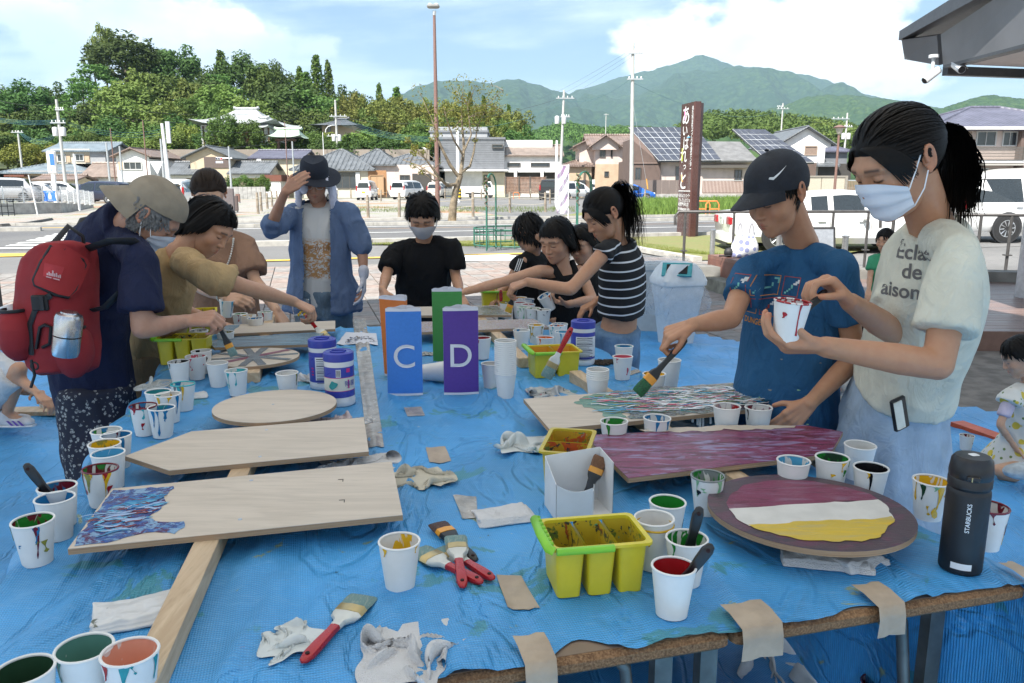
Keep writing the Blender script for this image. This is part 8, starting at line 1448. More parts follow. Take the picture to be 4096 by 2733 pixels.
class Ar:
 def __init__(s,label,skin,head,fwd,up,neck,pel,sh,arms,sc=1.0,hs=None,bend=(0,0,0),hipr=None,group=None,legs=None,handkw=({},{}),voxel=.012,feet=True,old=False,hands=(True,True),wide=1.0,deep=1.0):
  s.sc=sc;s.hs=hs or sc;s.wide,s.deep=wide,deep;A=lambda q:q if isinstance(q,Vector)else aty(*q);s.H,s.N,s.P=A(head),A(neck),A(pel);s.sh=[A(q)for q in sh];s.arms=[[A(q)for q in a]for a in arms]
  f=Vector(fwd).normalized();u=Vector(up);u=(u-f*u.dot(f)).normalized();r=f.cross(u);s.MH=Matrix.Translation(s.H)@Matrix((r,f,u)).transposed().to_4x4()@Matrix.Scale(s.hs,4);s.MHi=s.MH.inverted()
  s.base=Vector((s.P.x,s.P.y,0));s.o=Ad('person',label,'person',s.base,group=group);s.sp=spine(s.P,s.N,Vector(bend));s.rN=(s.sh[1]-s.sh[0]).normalized();s.rP=Vector(hipr).normalized()if hipr else Vector((s.rN.x,s.rN.y,0)).normalized();s.legs=legs;s.skin=skin
  if s.legs is None:
   s.legs=[]
   for k,e in((0,-1),(1,1)):
    h=s.P+s.rP*(.085*sc*e)+Vector((0,0,-.02));s.legs.append([h,Vector((h.x+s.rP.x*.0,h.y,h.z*.52)),Vector((h.x,h.y,.07))])
  else:s.legs=[[A(q)for q in l]for l in s.legs]
  s.body(voxel,handkw,hands,old)
 def ringfr(s,t):
  e=.02;c=s.sp(t);u=(s.sp(t+e)-s.sp(t-e)).normalized();r=s.rP.lerp(s.rN,max(0,min(1,t)));r=(r-u*r.dot(u)).normalized();return c,u,r,r.cross(u)
 def torso(s,mb,pad,t0,t1,n=28,loose=.0,flare=.0,dep=.0):
  ts=np.array([q[0]for q in TT]);rings=[]
  for t in np.linspace(t0,t1,16):
   w=(np.interp(t,ts,[q[1]for q in TT])*s.wide*s.sc+pad+loose*max(0,1-abs(t-.3)*1.3)+flare*max(0,.3-t));d=(np.interp(t,ts,[q[2]for q in TT])*s.deep*s.sc+pad+loose*.8*max(0,1-abs(t-.3)*1.3)+flare*max(0,.3-t)+dep);c,u,r,f=s.ringfr(t)
   rings.append([tuple(c+r*(w*math.copysign(abs(cos(a))**.85,cos(a)))+f*(d*math.copysign(abs(sin(a))**.85,sin(a))))for a in np.linspace(0,2*pi,n+1)[:-1]])
  mb.loft(rings)
 def body(s,voxel,handkw,hands,old):
  mb=MB();k=s.sc;s.torso(mb,-.012,-.12,.985)
  hb=s.MH@Vector((0,-.028,-.055));mb.caps_(s.N-Vector((0,0,.02)),hb,.056*k,.049*s.hs);mb.caps_(s.N,s.MH@Vector((0,-.02,-.03)),.05*k,.045*s.hs);s.tips=[None,None]
  for i in(0,1):
   S,E,W=s.sh[i],s.arms[i][0],s.arms[i][1];mb.caps_(s.N.lerp(S,.55)-Vector((0,0,.012)),S,.042*k,.044*k);mb.caps_(S,E,.046*k,.035*k);mb.caps_(E,E.lerp(W,.35),.035*k,.037*k);mb.caps_(E.lerp(W,.35),W,.037*k,.0245*k)
   h,q,a=s.legs[i];mb.caps_(h,q,.078*k,.052*k);mb.caps_(q,q.lerp(a,.35),.050*k,.052*k);mb.caps_(q.lerp(a,.35),a,.052*k,.034*k);ft=s.rP.cross(Vector((0,0,1)));mb.caps_(a,a+ft*(.13*k)+Vector((0,0,-.045*k)),.034*k,.026*k)
  V,Fc=Az(mb,voxel,6);Vs,Fs,Cs=[V],[list(f)for f in Fc],[np.tile(s.skin,(len(V),1))]
  def add(V2,F2,C2):
   o=sum(len(v)for v in Vs);Vs.append(V2);Fs.extend([tuple(i+o for i in f)for f in F2]);Cs.append(C2)
  for i in(0,1):
   if not hands[i]:continue
   hm=MB();kw=dict(handkw[i]);E,W=s.arms[i][0],s.arms[i][1];d=kw.pop('d',None)or(W-E);n=kw.pop('n',(0,0,-1));hk=kw.pop('s',1.0)*k;hm.caps_(W-(W-E).normalized()*.05*k,W,.0265*k,.0245*k);s.tips[i]=hand(hm,W,d,n,-1 if i==0 else 1,hk,**kw);V2,F2=Az(hm,.0034 if voxel<.007 else .0046,3);C2=np.tile(s.skin,(len(V2),1));add(V2,F2,C2)
   for q,t in enumerate(s.tips[i]):m=np.linalg.norm(V2-np.array(t),axis=1)<.012*k;Cs[-1][m]=Cs[-1][m]*np.array([1.08,.92,.9])
  Mh=np.array(s.MH);tr=lambda V:V@Mh[:3,:3].T+Mh[:3,3];hc=head_cols(s.skin,old);add(*((tr(HEADV),HEADF,hc)if voxel<.009 else(tr(HEADV[HLO]),HLF,hc[HLO])))
  for e in(-1,1):add(tr(EARS[e][0]),EARS[e][1],np.tile(np.array(s.skin)*np.array([1.0,.86,.82]),(len(EARS[e][0]),1)))
  Vv=np.concatenate(Vs);Fs=[tuple(int(i)for i in f)for f in Fs];Ac('body',Vv,Fs,M_SKIN,s.o,180,col=np.concatenate(Cs))
 def cloth(s,name,mb,mat,voxel=.008,amp=.006,freq=9,keep=None,par=None,smooth=5,aniso=(1,1,.55),seed=0,fine=.0):
  V,Fc=Az(mb,voxel,smooth);N_=Bt(V,Fc);q=V*np.array(aniso)*freq;wv=q+.45*np.stack([Ap(q*.7,seed+1),Ap(q*.7+9,seed+2),Ap(q*.7+4,seed+3)],-1)
  h=np.clip(1-2.4*np.abs(Ap(wv,seed)),-.4,1)*.6+np.clip(1-3*np.abs(Ap(wv*1.9+3,seed+7)),-.3,1)*.4;V=V+N_*(h*amp*1.35)[:,None]
  att={'tv':np.array([(Vector(v)-s.P).dot((s.N-s.P).normalized())for v in V])}if len(V)<90000 else None
  if keep is not None:V,Fc,u=cut(V,Fc,keep(V));att={'tv':att['tv'][u]}if att else None
  o=Ac(name,V,Fc,mat,par or s.o,180,attrs=att);s.bvh=BVHTree.FromPolygons([tuple(v)for v in V],Fc);return o
 def shirt(s,mat,name='shirt',pad=.012,t0=-.12,t1=.985,sleeve=.6,loose=.02,sr=.050,amp=.008,flare=.0,keep=None,seed=0,voxel=.0092,freq=10,cap=None,sr2=None,dep=.0,col=True,high=0,**kw):
  mb=MB();s.torso(mb,pad,t0,t1,loose=loose,flare=flare,dep=dep);k=s.sc
  if high:mb.tube([s.sp(.93),s.N,s.N.lerp(s.MH@Vector((0,-.03,-.055)),high)],[.085*k,.078*k,.072*k],16)
  for i in(0,1):
   S,E,W=s.sh[i],s.arms[i][0],s.arms[i][1];sl=sleeve[i]if isinstance(sleeve,tuple)else sleeve
   if sl<=0:continue
   mb.caps_(s.N.lerp(S,.40)-(s.N-s.P).normalized()*.014*k,S,.045*k+pad*.6,(cap or sr*.84)*k+pad*.3)
   if sl<=1:e=S.lerp(E,sl);mb.tube([S,S.lerp(E,sl*.5),e],[sr*.9*k+pad*.3,(sr+(sr2 or sr))/2*k+pad*.5,(sr2 or sr)*k+pad*.5],18)
   else:e=E.lerp(W,sl-1);mb.caps_(S,E,sr*k+pad*.4,(sr2 or sr)*k+pad*.3,16);mb.tube([E,E.lerp(e,.6),e],[(sr2 or sr)*k+pad*.3,(sr2 or sr)*.94*k,(sr2 or sr)*.9*k],16);mb.ell(E,tuple([(sr2 or sr)*k+pad*.35]*3),12)
  o=s.cloth(name,mb,mat,voxel,amp,freq,keep,seed=seed,**kw)
  if col:
   ts=[q[0]for q in TT];w=np.interp(t1,ts,[q[1]for q in TT])*s.wide*k+pad;d=np.interp(t1,ts,[q[2]for q in TT])*s.deep*k+pad;c,u,r,f=s.ringfr(t1);mb=MB();mb.tube([c+r*w*cos(a)*.97+f*d*sin(a)*.97-u*(.004+.016*max(0,sin(a))**2)for a in np.linspace(0,2*pi,33)],.0085*k,8,flat=.75);Aa(mb,'collar',mat,o,60)
  return o
 def bottoms(s,mat,kind='trousers',name=None,pad=.016,top=.10,amp=.006,low=.08,seed=3,r=.10,r2=.085,flare=.25):
  mb=MB();k=s.sc;s.torso(mb,pad,-.22,top)
  if kind=='skirt':
   c,u,rr,f=s.ringfr(-.05);rings=[]
   for j in range(9):q=j/8;z=c.z-(c.z-low)*q;rings.append([(s.P.x+rr.x*w_*cos(a)+f.x*d_*sin(a),s.P.y+rr.y*w_*cos(a)+f.y*d_*sin(a),z)for a in np.linspace(0,2*pi,37)[:-1]for w_,d_ in((((.165+flare*.6*q)*k*s.wide+pad)*(1+.03*q*sin(a*11)),((.125+flare*.6*q)*k*s.deep+pad)*(1+.03*q*sin(a*11+1))),)])
   mb.loft(rings)
  else:
   for h,q,a in s.legs:
    e=a if kind=='trousers' else q.lerp(h,.15);mb.tube([h+Vector((0,0,.03)),h.lerp(q,.5),q if kind=='trousers' else e]+([q.lerp(a,.5),a+Vector((0,0,low-.07))]if kind=='trousers' else[]),[r*k,r*.98*k,r2*k*1.05]+([r2*k,r2*.95*k]if kind=='trousers' else[]),18);mb.ell(q,tuple([r2*k*1.03]*3),12)if kind=='trousers' else None
  return s.cloth(name or kind,mb,mat,.012,amp,8,seed=seed)
 def shoes(s,mat=None,sole=None):
  ft=s.rP.cross(Vector((0,0,1)))
  for h,q,a in s.legs:
   mb=MB();z=a.z-.07;c=Vector((a.x,a.y,z));k=s.sc;mb.caps_(c+ft*-.03*k+Vector((0,0,.045*k)),c+ft*.15*k+Vector((0,0,.035*k)),.042*k,.036*k);mb.caps_(c+Vector((0,0,.05*k)),c+Vector((0,0,.09*k)),.042*k,.042*k);V,Fc=Az(mb,.011,3);V[:,2]=np.maximum(V[:,2],z+.018);sh=Ac('shoe',V,Fc,mat or M('shoe_white',(.62,.61,.62),.6),s.o,180);mb=MB();mb.tube([c+ft*-.06*k+Vector((0,0,.012)),c+ft*.06*k+Vector((0,0,.012)),c+ft*.18*k+Vector((0,0,.012))],[.040*k,.044*k,.030*k],14,flat=.28,up=tuple(ft.cross(Vector((0,0,1)))));Aa(mb,'sole',Af,sh,60)
 def hair(s,n=1000,mode='down',seed=1,col=(.006,.005,.0045),length=.06,bangs=.04,side=None,w=.0052,tie=None,line=None,vol=.009,curl=.0,part=.0,mat=None,zmin=None,name='hair',front=-.0):
  g=np.random.default_rng(seed);L0=line or[(0,.070),(40,.062),(62,.030),(80,.012),(92,.004),(105,-.030),(140,-.062),(180,-.066)];la=np.array([q[0]for q in L0]);lz=np.array([q[1]for q in L0])
  def ok(p):a=np.degrees(np.abs(np.arctan2(p[:,0],p[:,1]-.0)));return p[:,2]>np.interp(a,la,lz)
  d=g.normal(size=(n*5,3));d/=np.linalg.norm(d,axis=1,keepdims=True);p=HC+d*Cb(d)[:,None];m=ok(p)
  if zmin is not None:m&=p[:,2]<zmin
  p=p[m][:n];d=d[m][:n];n=len(p);G=np.array(s.MHi.to_3x3()@Vector((0,0,-1)));G/=np.linalg.norm(G);az=np.degrees(np.arctan2(p[:,0],p[:,1]));fr=np.abs(az)<48
  zl=np.interp(np.abs(az),la,lz);hl=np.stack([.078*np.sin(np.radians(az)),.088*np.cos(np.radians(az)),zl],-1);Ln=np.where(fr,bangs,np.where(np.abs(az)<100,side or length,length))*g.uniform(.85,1.1,n)+(np.linalg.norm(p-hl,axis=1)*1.12 if mode=='down' else 0);K=11;pts=[p+d*.002];vel=np.zeros((n,3))
  lay_=(.55+.45*g.random(n))*vol;jit=g.normal(size=(n,3))*(.10 if mode=='down' else .2)
  whole=np.array([0,-.045,.115])
  for k in range(1,K):
   q=pts[-1];e=.003;sd=Bm(q);nr=np.stack([Bm(q+np.array(v)*e)-sd for v in((1,0,0),(0,1,0),(0,0,1))],-1);nr/=np.linalg.norm(nr,axis=1,keepdims=True)+1e-9
   if mode=='tie':t=np.array(tie)-q;dist=np.linalg.norm(t,axis=1,keepdims=True);v=t/(dist+1e-6);step=np.minimum(dist[:,0],np.linalg.norm(np.array(tie)-pts[0],axis=1)*1.25/(K-1))
   elif mode=='crown':v=q-whole;v=v/np.linalg.norm(v,axis=1,keepdims=True)+jit*.8+G*.25;step=Ln/(K-1)
   else:
    v=np.tile(G*.3+np.array([0,-.2,-.7]),(n,1))+jit*.35;v[:,0]+=np.where(fr,np.sign(p[:,0]-part)*.35,np.where(np.abs(az)<95,np.sign(p[:,0])*.25,0));v[:,1]+=np.where(fr,.30+front,-.12);step=Ln/(K-1)
   near=np.clip(1-(sd-lay_)/.02,0,1)[:,None];v=v-nr*np.minimum(0,(v*nr).sum(1,keepdims=True))*near-(nr*np.maximum(0,(v*nr).sum(1,keepdims=True))*near*(1 if mode!='down' else .4));v/=np.linalg.norm(v,axis=1,keepdims=True)+1e-9
   if curl:v=v+curl*np.stack([np.sin(k*1.3+az),np.cos(k*1.1+az*2),np.sin(k*.9+az*3)],-1);v/=np.linalg.norm(v,axis=1,keepdims=True)
   q=q+v*np.asarray(step)[:,None];sd=Bm(q);q=q+nr*np.maximum(0,lay_-sd)[:,None];pts.append(q)
  Pp=np.stack(pts,1);s.locks(Pp,w,col,name,mat,seed)
 def locks(s,Pp,w,col,name,mat=None,seed=0,local=True,tip=.25):
  n,K,_=Pp.shape;g=np.random.default_rng(seed);T=np.gradient(Pp,axis=1);T/=np.linalg.norm(T,axis=2,keepdims=True)+1e-9;nr=Pp-HC if local else Pp-Pp.mean((0,1));nr=nr-(nr*T).sum(2,keepdims=True)*T;nr/=np.linalg.norm(nr,axis=2,keepdims=True)+1e-9;b=np.cross(T,nr);f=np.linspace(0,1,K)[None,:,None];ww=w*1.35*g.uniform(.6,1.25,(n,1,1))*np.where(f<.7,1,1-(1-tip)*(f-.7)/.3)
  V=np.stack([Pp+b*ww/2,Pp+nr*ww*.07,Pp-b*ww/2],2)
  if local:M_=np.array(s.MH);V=V@M_[:3,:3].T+M_[:3,3]
  idx=np.arange(n*K*3).reshape(n,K,3);Fq=np.stack([np.stack([idx[:,:-1,k],idx[:,:-1,k+1],idx[:,1:,k+1],idx[:,1:,k]],-1)for k in(0,1)],2).reshape(-1,4);o=Ac(name,V.reshape(-1,3),Fq,mat or Bs(col),s.o,180);return o
 def fringe(s,n,seed,part=.0,low=-.03,col=(.006,.005,.0045),w=.0032):
  g=np.random.default_rng(seed);K=16;f=np.linspace(0,1,K)[None,:];sd=np.where(g.random(n)<.5,-1,1)[:,None];a0=sd*g.uniform(.0,.55,(n,1))+part*8;a1=sd*(g.uniform(.95,1.42,(n,1)));z0=.100-.012*np.abs(a0);z1=low+.05*g.random((n,1))**.7;az=a0+(a1-a0)*f**.85;z=z0+(z1-z0)*f**(1.25+.5*g.random((n,1)));el=np.arctan2(z-HC[2],.088);D=sph(az,el).reshape(-1,3);P_=HC+D*(Cb(D)+np.tile(.004+.010*np.sin(np.linspace(0,1,K)*2.4),n))[:,None];s.locks(P_.reshape(n,K,3),w,col,'fringe',None,seed)
 def cap_shell(s,off=.004,line=None,name='hair',mat=None,col=(.006,.005,.0045)):
  L0=line or[(0,.074),(40,.066),(62,.034),(80,.014),(92,.008),(105,-.026),(140,-.058),(180,-.062)];la=[q[0]for q in L0];lz=[q[1]for q in L0];az=np.linspace(-pi,pi,61);V=[]
  for a in az:
   zt=np.interp(abs(math.degrees(a)),la,lz);els=np.linspace(atan2(zt+.012,.09),1.565,22);D=sph(np.full(22,a),els);r=Cb(D);p=HC+D*(r+off*np.clip((np.arange(22))/2.0,.15,1))[:,None];V.append(p)
  V=np.array(V);m=V.shape[1];M_=np.array(s.MH);V=V.reshape(-1,3)@M_[:3,:3].T+M_[:3,3];return Ac(name,V,[(i*m+j,i*m+j+1,(i+1)*m+j+1,(i+1)*m+j)for i in range(60)for j in range(m-1)],mat or Bs(col),s.o,180)
 def tail(s,tie,length,seed=5,n=260,w=.0048,spread=.022,out=(0,-.6,.3),col=(.006,.005,.0045),drop=1.0):
  g=np.random.default_rng(seed);K=16;G=np.array(s.MHi.to_3x3()@Vector((0,0,-1)));G/=np.linalg.norm(G);j=g.normal(size=(n,3));j/=np.linalg.norm(j,axis=1,keepdims=True);p=np.tile(np.array(tie),(n,1))+j*.006;v=np.tile(np.array(out,float),(n,1))+j*.25;pts=[p];Ln=length*g.uniform(.72,1.08,n)
  for k in range(1,K):
   f=k/(K-1);v=v*.80+G*.20*drop+j*.02;d=v/np.linalg.norm(v,axis=1,keepdims=True);p=p+d*(Ln/(K-1))[:,None];pts.append(p+j*spread*sin(min(1,f*1.15)*pi*.8)*g.uniform(.5,1,(n,1)))
  A_=np.stack(pts,1);o=s.locks(A_,w,col,'ponytail',None,seed,True,.3);mb=MB();mb.tube([s.MH@Vector(q)for q in A_.mean(0)[:12]],[(.008+spread*.75*sin(min(1,k/11*1.1)*pi*.85))*s.hs for k in range(12)],12);Aa(mb,'tail_core',Bs(col),o,180);mb=MB();c=s.MH@Vector(tie);mb.tube([c+(s.MH.to_3x3()@Vector((.013*cos(t),.0,.013*sin(t))))for t in np.linspace(0,2*pi,13)],.006*s.hs,7,caps=False);Aa(mb,'hair_tie',M('hair_tie',(.03,.015,.012),.8),s.o,60)
 def mask(s,mat=None,pleat=True,zt=.002):
  a0=1.02;na,nz=31,21;az=np.linspace(-a0,a0,na);V=np.zeros((na,nz,3));Rr=np.zeros((na,nz));D=np.zeros((na,nz,3))
  for i,a in enumerate(az):
   top=zt-.030*(abs(a)/a0)**1.6;bot=-.112+.020*(abs(a)/a0)**2;z=np.linspace(top,bot,nz)-HC[2];el=np.arctan2(z,.088-.02*(abs(a)/a0));D[i]=sph(np.full(nz,a),el);Rr[i]=Cb(D[i])
  for _ in range(3):Pd=np.pad(Rr,1,mode='edge');Rr=np.maximum.reduce([Pd[i:i+na,j:j+nz]for i in range(3)for j in range(3)])
  for _ in range(5):Pd=np.pad(Rr,1,mode='edge');Rr=sum(Pd[i:i+na,j:j+nz]for i in range(3)for j in range(3))/9
  Rr=Rr+.0015
  if pleat:zz=np.linspace(0,1,nz)[None,:];Rr=Rr+.0016*np.sign(np.sin(zz*19))*(zz>.15)*(zz<.85)
  V=HC+D*Rr[...,None];M_=np.array(s.MH);W=V.reshape(-1,3)@M_[:3,:3].T+M_[:3,3];o=Ac('face_mask',W,[(i*nz+j,i*nz+j+1,(i+1)*nz+j+1,(i+1)*nz+j)for i in range(na-1)for j in range(nz-1)],mat or M('mask_white',(.66,.67,.70),.8,var=.03),s.o,180)
  for e,i in((-1,0),(1,na-1)):
   for q,tgt in((2,(e*.080,-.004,.020)),(nz-3,(e*.080,-.004,-.024))):a=Vector(V[i,q]);t=Vector(tgt);m=(a+t)/2;m.x=e*max(abs(m.x),.0785);mb=MB();mb.tube([s.MH@a,s.MH@m,s.MH@t],.0016*s.hs,6);Aa(mb,'ear_loop',Af,o,60)
  return o
 def hat(s,mat,brim='peak',off=.010,line=None,fw=0,drop=.0,name='cap',peak=.078):
  L0=line or[(0,.058),(60,.040),(90,.020),(130,-.008),(180,-.020)];az=np.linspace(-pi,pi,73);V=[];lo=[]
  for a in az:
   zt=np.interp(abs(math.degrees(a)),[q[0]for q in L0],[q[1]for q in L0]);els=np.linspace(atan2(zt-HC[2],.088),1.568,20);D=sph(np.full(20,a),els);r=Cb(D);p=HC+D*(r+off+.006*np.sin(np.linspace(0,pi*.9,20)))[:,None];V.append(p);lo.append(p[0])
  V=np.array(V);m=20;M_=np.array(s.MH);tr=lambda v:np.asarray(v).reshape(-1,3)@M_[:3,:3].T+M_[:3,3];o=Ac(name,tr(V),[(i*m+j,i*m+j+1,(i+1)*m+j+1,(i+1)*m+j)for i in range(72)for j in range(m-1)],mat,s.o,180);s.bvh=BVHTree.FromPolygons([tuple(v)for v in tr(V)],[(i*m+j,i*m+j+1,(i+1)*m+j+1,(i+1)*m+j)for i in range(72)for j in range(m-1)])
  if brim=='peak':
   rows=[];idx=[i for i,a in enumerate(az)if abs((math.degrees(a)-fw+180)%360-180)<66];fa=R(fw)
   idx.sort(key=lambda i:(math.degrees(az[i])-fw+180)%360-180);fv=np.array([sin(fa),cos(fa),0])
   for j in range(8):
    q=j/7;rows.append([lo[i]+fv*(peak*q*cos(((math.degrees(az[i])-fw+180)%360-180)/66*1.5))*1.0+np.array([0,0,-.012*q-.010*q*(((math.degrees(az[i])-fw+180)%360-180)/66)**2-drop*q])for i in idx])
   A=np.array(rows);nj,ni=A.shape[:2];B=A+np.array([0,0,-.0035]);W=np.concatenate([tr(A),tr(B)]);k=nj*ni;Fc=[(j*ni+i,(j+1)*ni+i,(j+1)*ni+i+1,j*ni+i+1)for j in range(nj-1)for i in range(ni-1)];Fc=Fc+[tuple(k+q for q in f[::-1])for f in Fc]+[((nj-1)*ni+i,k+(nj-1)*ni+i,k+(nj-1)*ni+i+1,(nj-1)*ni+i+1)for i in range(ni-1)];Ac('peak',W,Fc,mat,o,40);mb=MB();mb.ell(tuple(s.MH@Vector((0,-.012,.1385-.010+off))),(.007,.007,.004),10);Aa(mb,'top_button',mat,o,60)
  elif brim=='round':
   rows=[[lo[i]*np.array([1,1,1])+np.array([sin(a),cos(a),0])*.074*(j/6)+np.array([0,0,.010*sin(2*a)*(j/6)-.014*(j/6)])for i,a in enumerate(az)]for j in range(7)];A=np.array(rows);B=A+np.array([0,0,-.004]);nj,ni=7,73;W=np.concatenate([tr(A),tr(B)]);k=nj*ni;Fc=[(j*ni+i,(j+1)*ni+i,(j+1)*ni+i+1,j*ni+i+1)for j in range(6)for i in range(72)];Fc+=[tuple(k+q for q in f[::-1])for f in Fc]+[(6*ni+i,k+6*ni+i,k+6*ni+i+1,6*ni+i+1)for i in range(72)];Ac('brim',W,Fc,mat,o,40)
  return o
def Bs(c):
 k='hair_%d'%int(sum(c)*1e5)
 if k in MATS:return MATS[k]
 t=NT(k);n=t.noise(t.co(),90,4);MATS[k]=t.fin(t.mix(t.ramp(n,.3,.7),c,tuple(x*1.25 for x in c)),.5,Specular_IOR_Level=.16);return MATS[k]
def skin_mat():
 t=NT('skin');a=t.n('Attribute');a.attribute_name='Col';v=t.co();n=t.noise(v,38,6,.65);m=t.mix(.42,a.outputs['Color'],t.mix(t.ramp(n,.3,.7),(.84,.68,.62),(1,1,1)),'MULTIPLY');r=t.fin(m,t.math('ADD',t.math('MULTIPLY',n,.15),.42),None,t.bump(t.noise(v,700,2),.12,.001));t.b.inputs['Subsurface Weight'].default_value=.12;t.b.inputs['Subsurface Radius'].default_value=(.008,.003,.0015);t.b.inputs['Subsurface Scale'].default_value=1.0;return r
M_SKIN=skin_mat()
def Am(name,c,rough=.85,weave=900,var=.10):
 if name in MATS:return MATS[name]
 t=NT(name);c=rgb(c);v=t.co();n=t.noise(v,9,5);f=t.noise(t.co(scale=(1,1,.5)),13,4,.55,1.6);r=t.math('ABSOLUTE',t.math('SUBTRACT',f,.5));nm=t.bump(t.noise(v,weave,2),.3,.003,t.bump(r,.35,.05));MATS[name]=t.fin(t.mix(t.ramp(n,.3,.7),tuple(x*(1-var)for x in c),tuple(x*(1+var)for x in c)),rough,None,nm,Specular_IOR_Level=.25);return MATS[name]
SK=(.54,.30,.185);SKD=(.47,.245,.14);SKL=(.58,.35,.23)
def At(label,P,d,hcol,**k):return Ci(label,Vector(P)-Vector(d).normalized()*k.pop('back',.03),d,k.pop('up',(0,-1,.2)),hcol,**k)
# ---- boy in the dark cap
b=Ar('boy in navy cap and blue T-shirt dabbing with a black handled brush',SKD,(3108,778,2.30),(-.76,-.44,-.42),(-.30,-.12,.95),(3222,985,2.38),(3135,1640,2.36),((2998,1082,2.36),(3364,1066,2.22)),(((2925,1275,2.20),(2768,1300,2.16)),((3418,1435,2.26),(3240,1612,2.12))),.86,.94,voxel=.0065,bend=(0,.03,0),handkw=({'d':(-.85,-.1,-.35),'n':(.25,.35,-.9),'curls':((35,75,40),(50,75,40),(62,75,40),(68,75,40)),'thumb':(.8,.3,.6)},{'d':(-.7,-.1,-.6),'n':(.1,.9,0),'curl':(15,20,15)}))
M_TEEB=Am('tee_blue',(.022,.095,.205));sh=b.shirt(M_TEEB,'tee_shirt',.012,-.14,.985,.58,.020,.050,.0075,seed=2,voxel=.0065,sr2=.055)
cl,cu,cr,cf=b.ringfr(.62);ux_=cr;O_=b.sp(.66)+cf*.05-cr*.056
M_P1=M('print_orange',(.55,.22,.03),.7);M_P2=M('print_aqua',(.16,.46,.42),.7);M_P3=M('print_white',(.62,.64,.64),.7);M_P4=M('print_red',(.38,.06,.04),.7)
def pix(cells,u):V,Fc=[],[];[(V.extend([(x*u,y*u),((x+1)*u,y*u),((x+1)*u,(y+1)*u),(x*u,(y+1)*u)]),Fc.append(tuple(range(len(V)-4,len(V)))))for x,y in cells];return V,Fc
for i in range(3):
 for j in range(2):
  c=O_+ux_*((i-1)*.058)+cu*(.055-j*.066);w,h_=.024,.029;V=[];Fc=[]
  for x0,y0,x1,y1 in((-w,-h_,w,-h_+.002),(-w,h_-.002,w,h_),(-w,-h_,-w+.002,h_),(w-.002,-h_,w,h_)):V+=[(x0,y0),(x1,y0),(x1,y1),(x0,y1)];Fc.append(tuple(range(len(V)-4,len(V))))
  Ba(V,Fc,c,ux_,cu,b.bvh,M_P1 if(i+j)%2 else M_P4,sh,'print_frame',.0015,.2,.02)
  hd={0:[(3,2),(4,3),(3,3),(4,4),(2,3),(3,4)],1:[(3,4),(4,4),(4,3),(2,4),(4,2)],2:[(2,2),(3,3),(4,4),(3,2),(4,3)]}[(i+j)%3];V,Fc=pix([(x-1,y-1)for x,y in hd],.0055);Ba(V,Fc,c,ux_,cu,b.bvh,M_P3 if(i+j)%2==0 else M_P2,sh,'print_icon',.0016,.2);V,Fc=pix([(-3,-4),(-2,-3),(-1,-2),(0,-1),(0,0)],.0055);Ba(V,Fc,c,ux_,cu,b.bvh,M_P4 if j else M_P2,sh,'print_icon',.0016,.2)
V,Fc=Be('DUNGEON CRAWL',1,.014);A=np.array(V);A=(A-(A.min(0)+A.max(0))/2);A*=.165/(A[:,0].max()-A[:,0].min());Ba([tuple(q)for q in A*np.array([1,1.35])],Fc,O_-cu*.062+ux_*.006,ux_,cu,b.bvh,M_P1,sh,'print_lettering',.0016,.2,.02)
for k in range(16):t=-.05+.5*rnd.random()**2;c=b.sp(t)+b.ringfr(t)[2]*rnd.uniform(-.10,.12)+b.ringfr(t)[3]*.05;a=np.linspace(0,6.28,9)[:-1];r_=rnd.uniform(.002,.006);Ba([(r_*cos(q)*(1+.6*sin(3*q+k)),r_*.5*sin(q))for q in a],[tuple(range(8))],c,ux_,cu,b.bvh,An('lgreen')if k%3 else An('grey'),sh,'paint_spot',.0014,.2)
b.bottoms(Am('khaki',(.30,.25,.18)),'shorts',r=.105,r2=.10);b.shoes();M_CAPN=M('cap_navy',(.008,.011,.018),.75,var=.2,vs=30,bump=.3,bs=500);b.cap_shell(.0015,[(0,.16),(55,.16),(62,.030),(80,.012),(92,.000),(105,-.035),(140,-.060),(180,-.064)]);b.hair(300,'crown',4,length=.03,bangs=.02,vol=.005,line=[(0,.16),(60,.16),(66,.020),(85,.002),(105,-.045),(180,-.072)],zmin=.03)
cp=b.hat(M_CAPN,'peak',.011,[(0,.050),(60,.034),(90,.018),(130,-.006),(180,-.016)],peak=.082,drop=.004)
sw=[(0,0),(.012,-.006),(.030,.002),(.052,.014),(.030,.006),(.014,.001),(.004,.004)];Rm=b.MH.to_3x3();Ba(sw,[(0,1,6),(1,2,5,6),(2,3,4,5)],b.MH@Vector((-.055,.070,.078)),Rm@Vector((-.78,-.62,0)),Rm@Vector((0,0,1)),b.bvh,M_P3,cp,'tick_mark',.0012,.08,.008)
tp=b.tips[0];g0=(tp[0]+tp[4])/2;At('black handled brush with orange ferrule held by the boy',g0,(aty(2602,1515,2.12)-g0),'black',L=.205,W=.036,back=.055,br=((.02,.14,.05),(.02,.03,.03)),up=(.2,-1,.2))
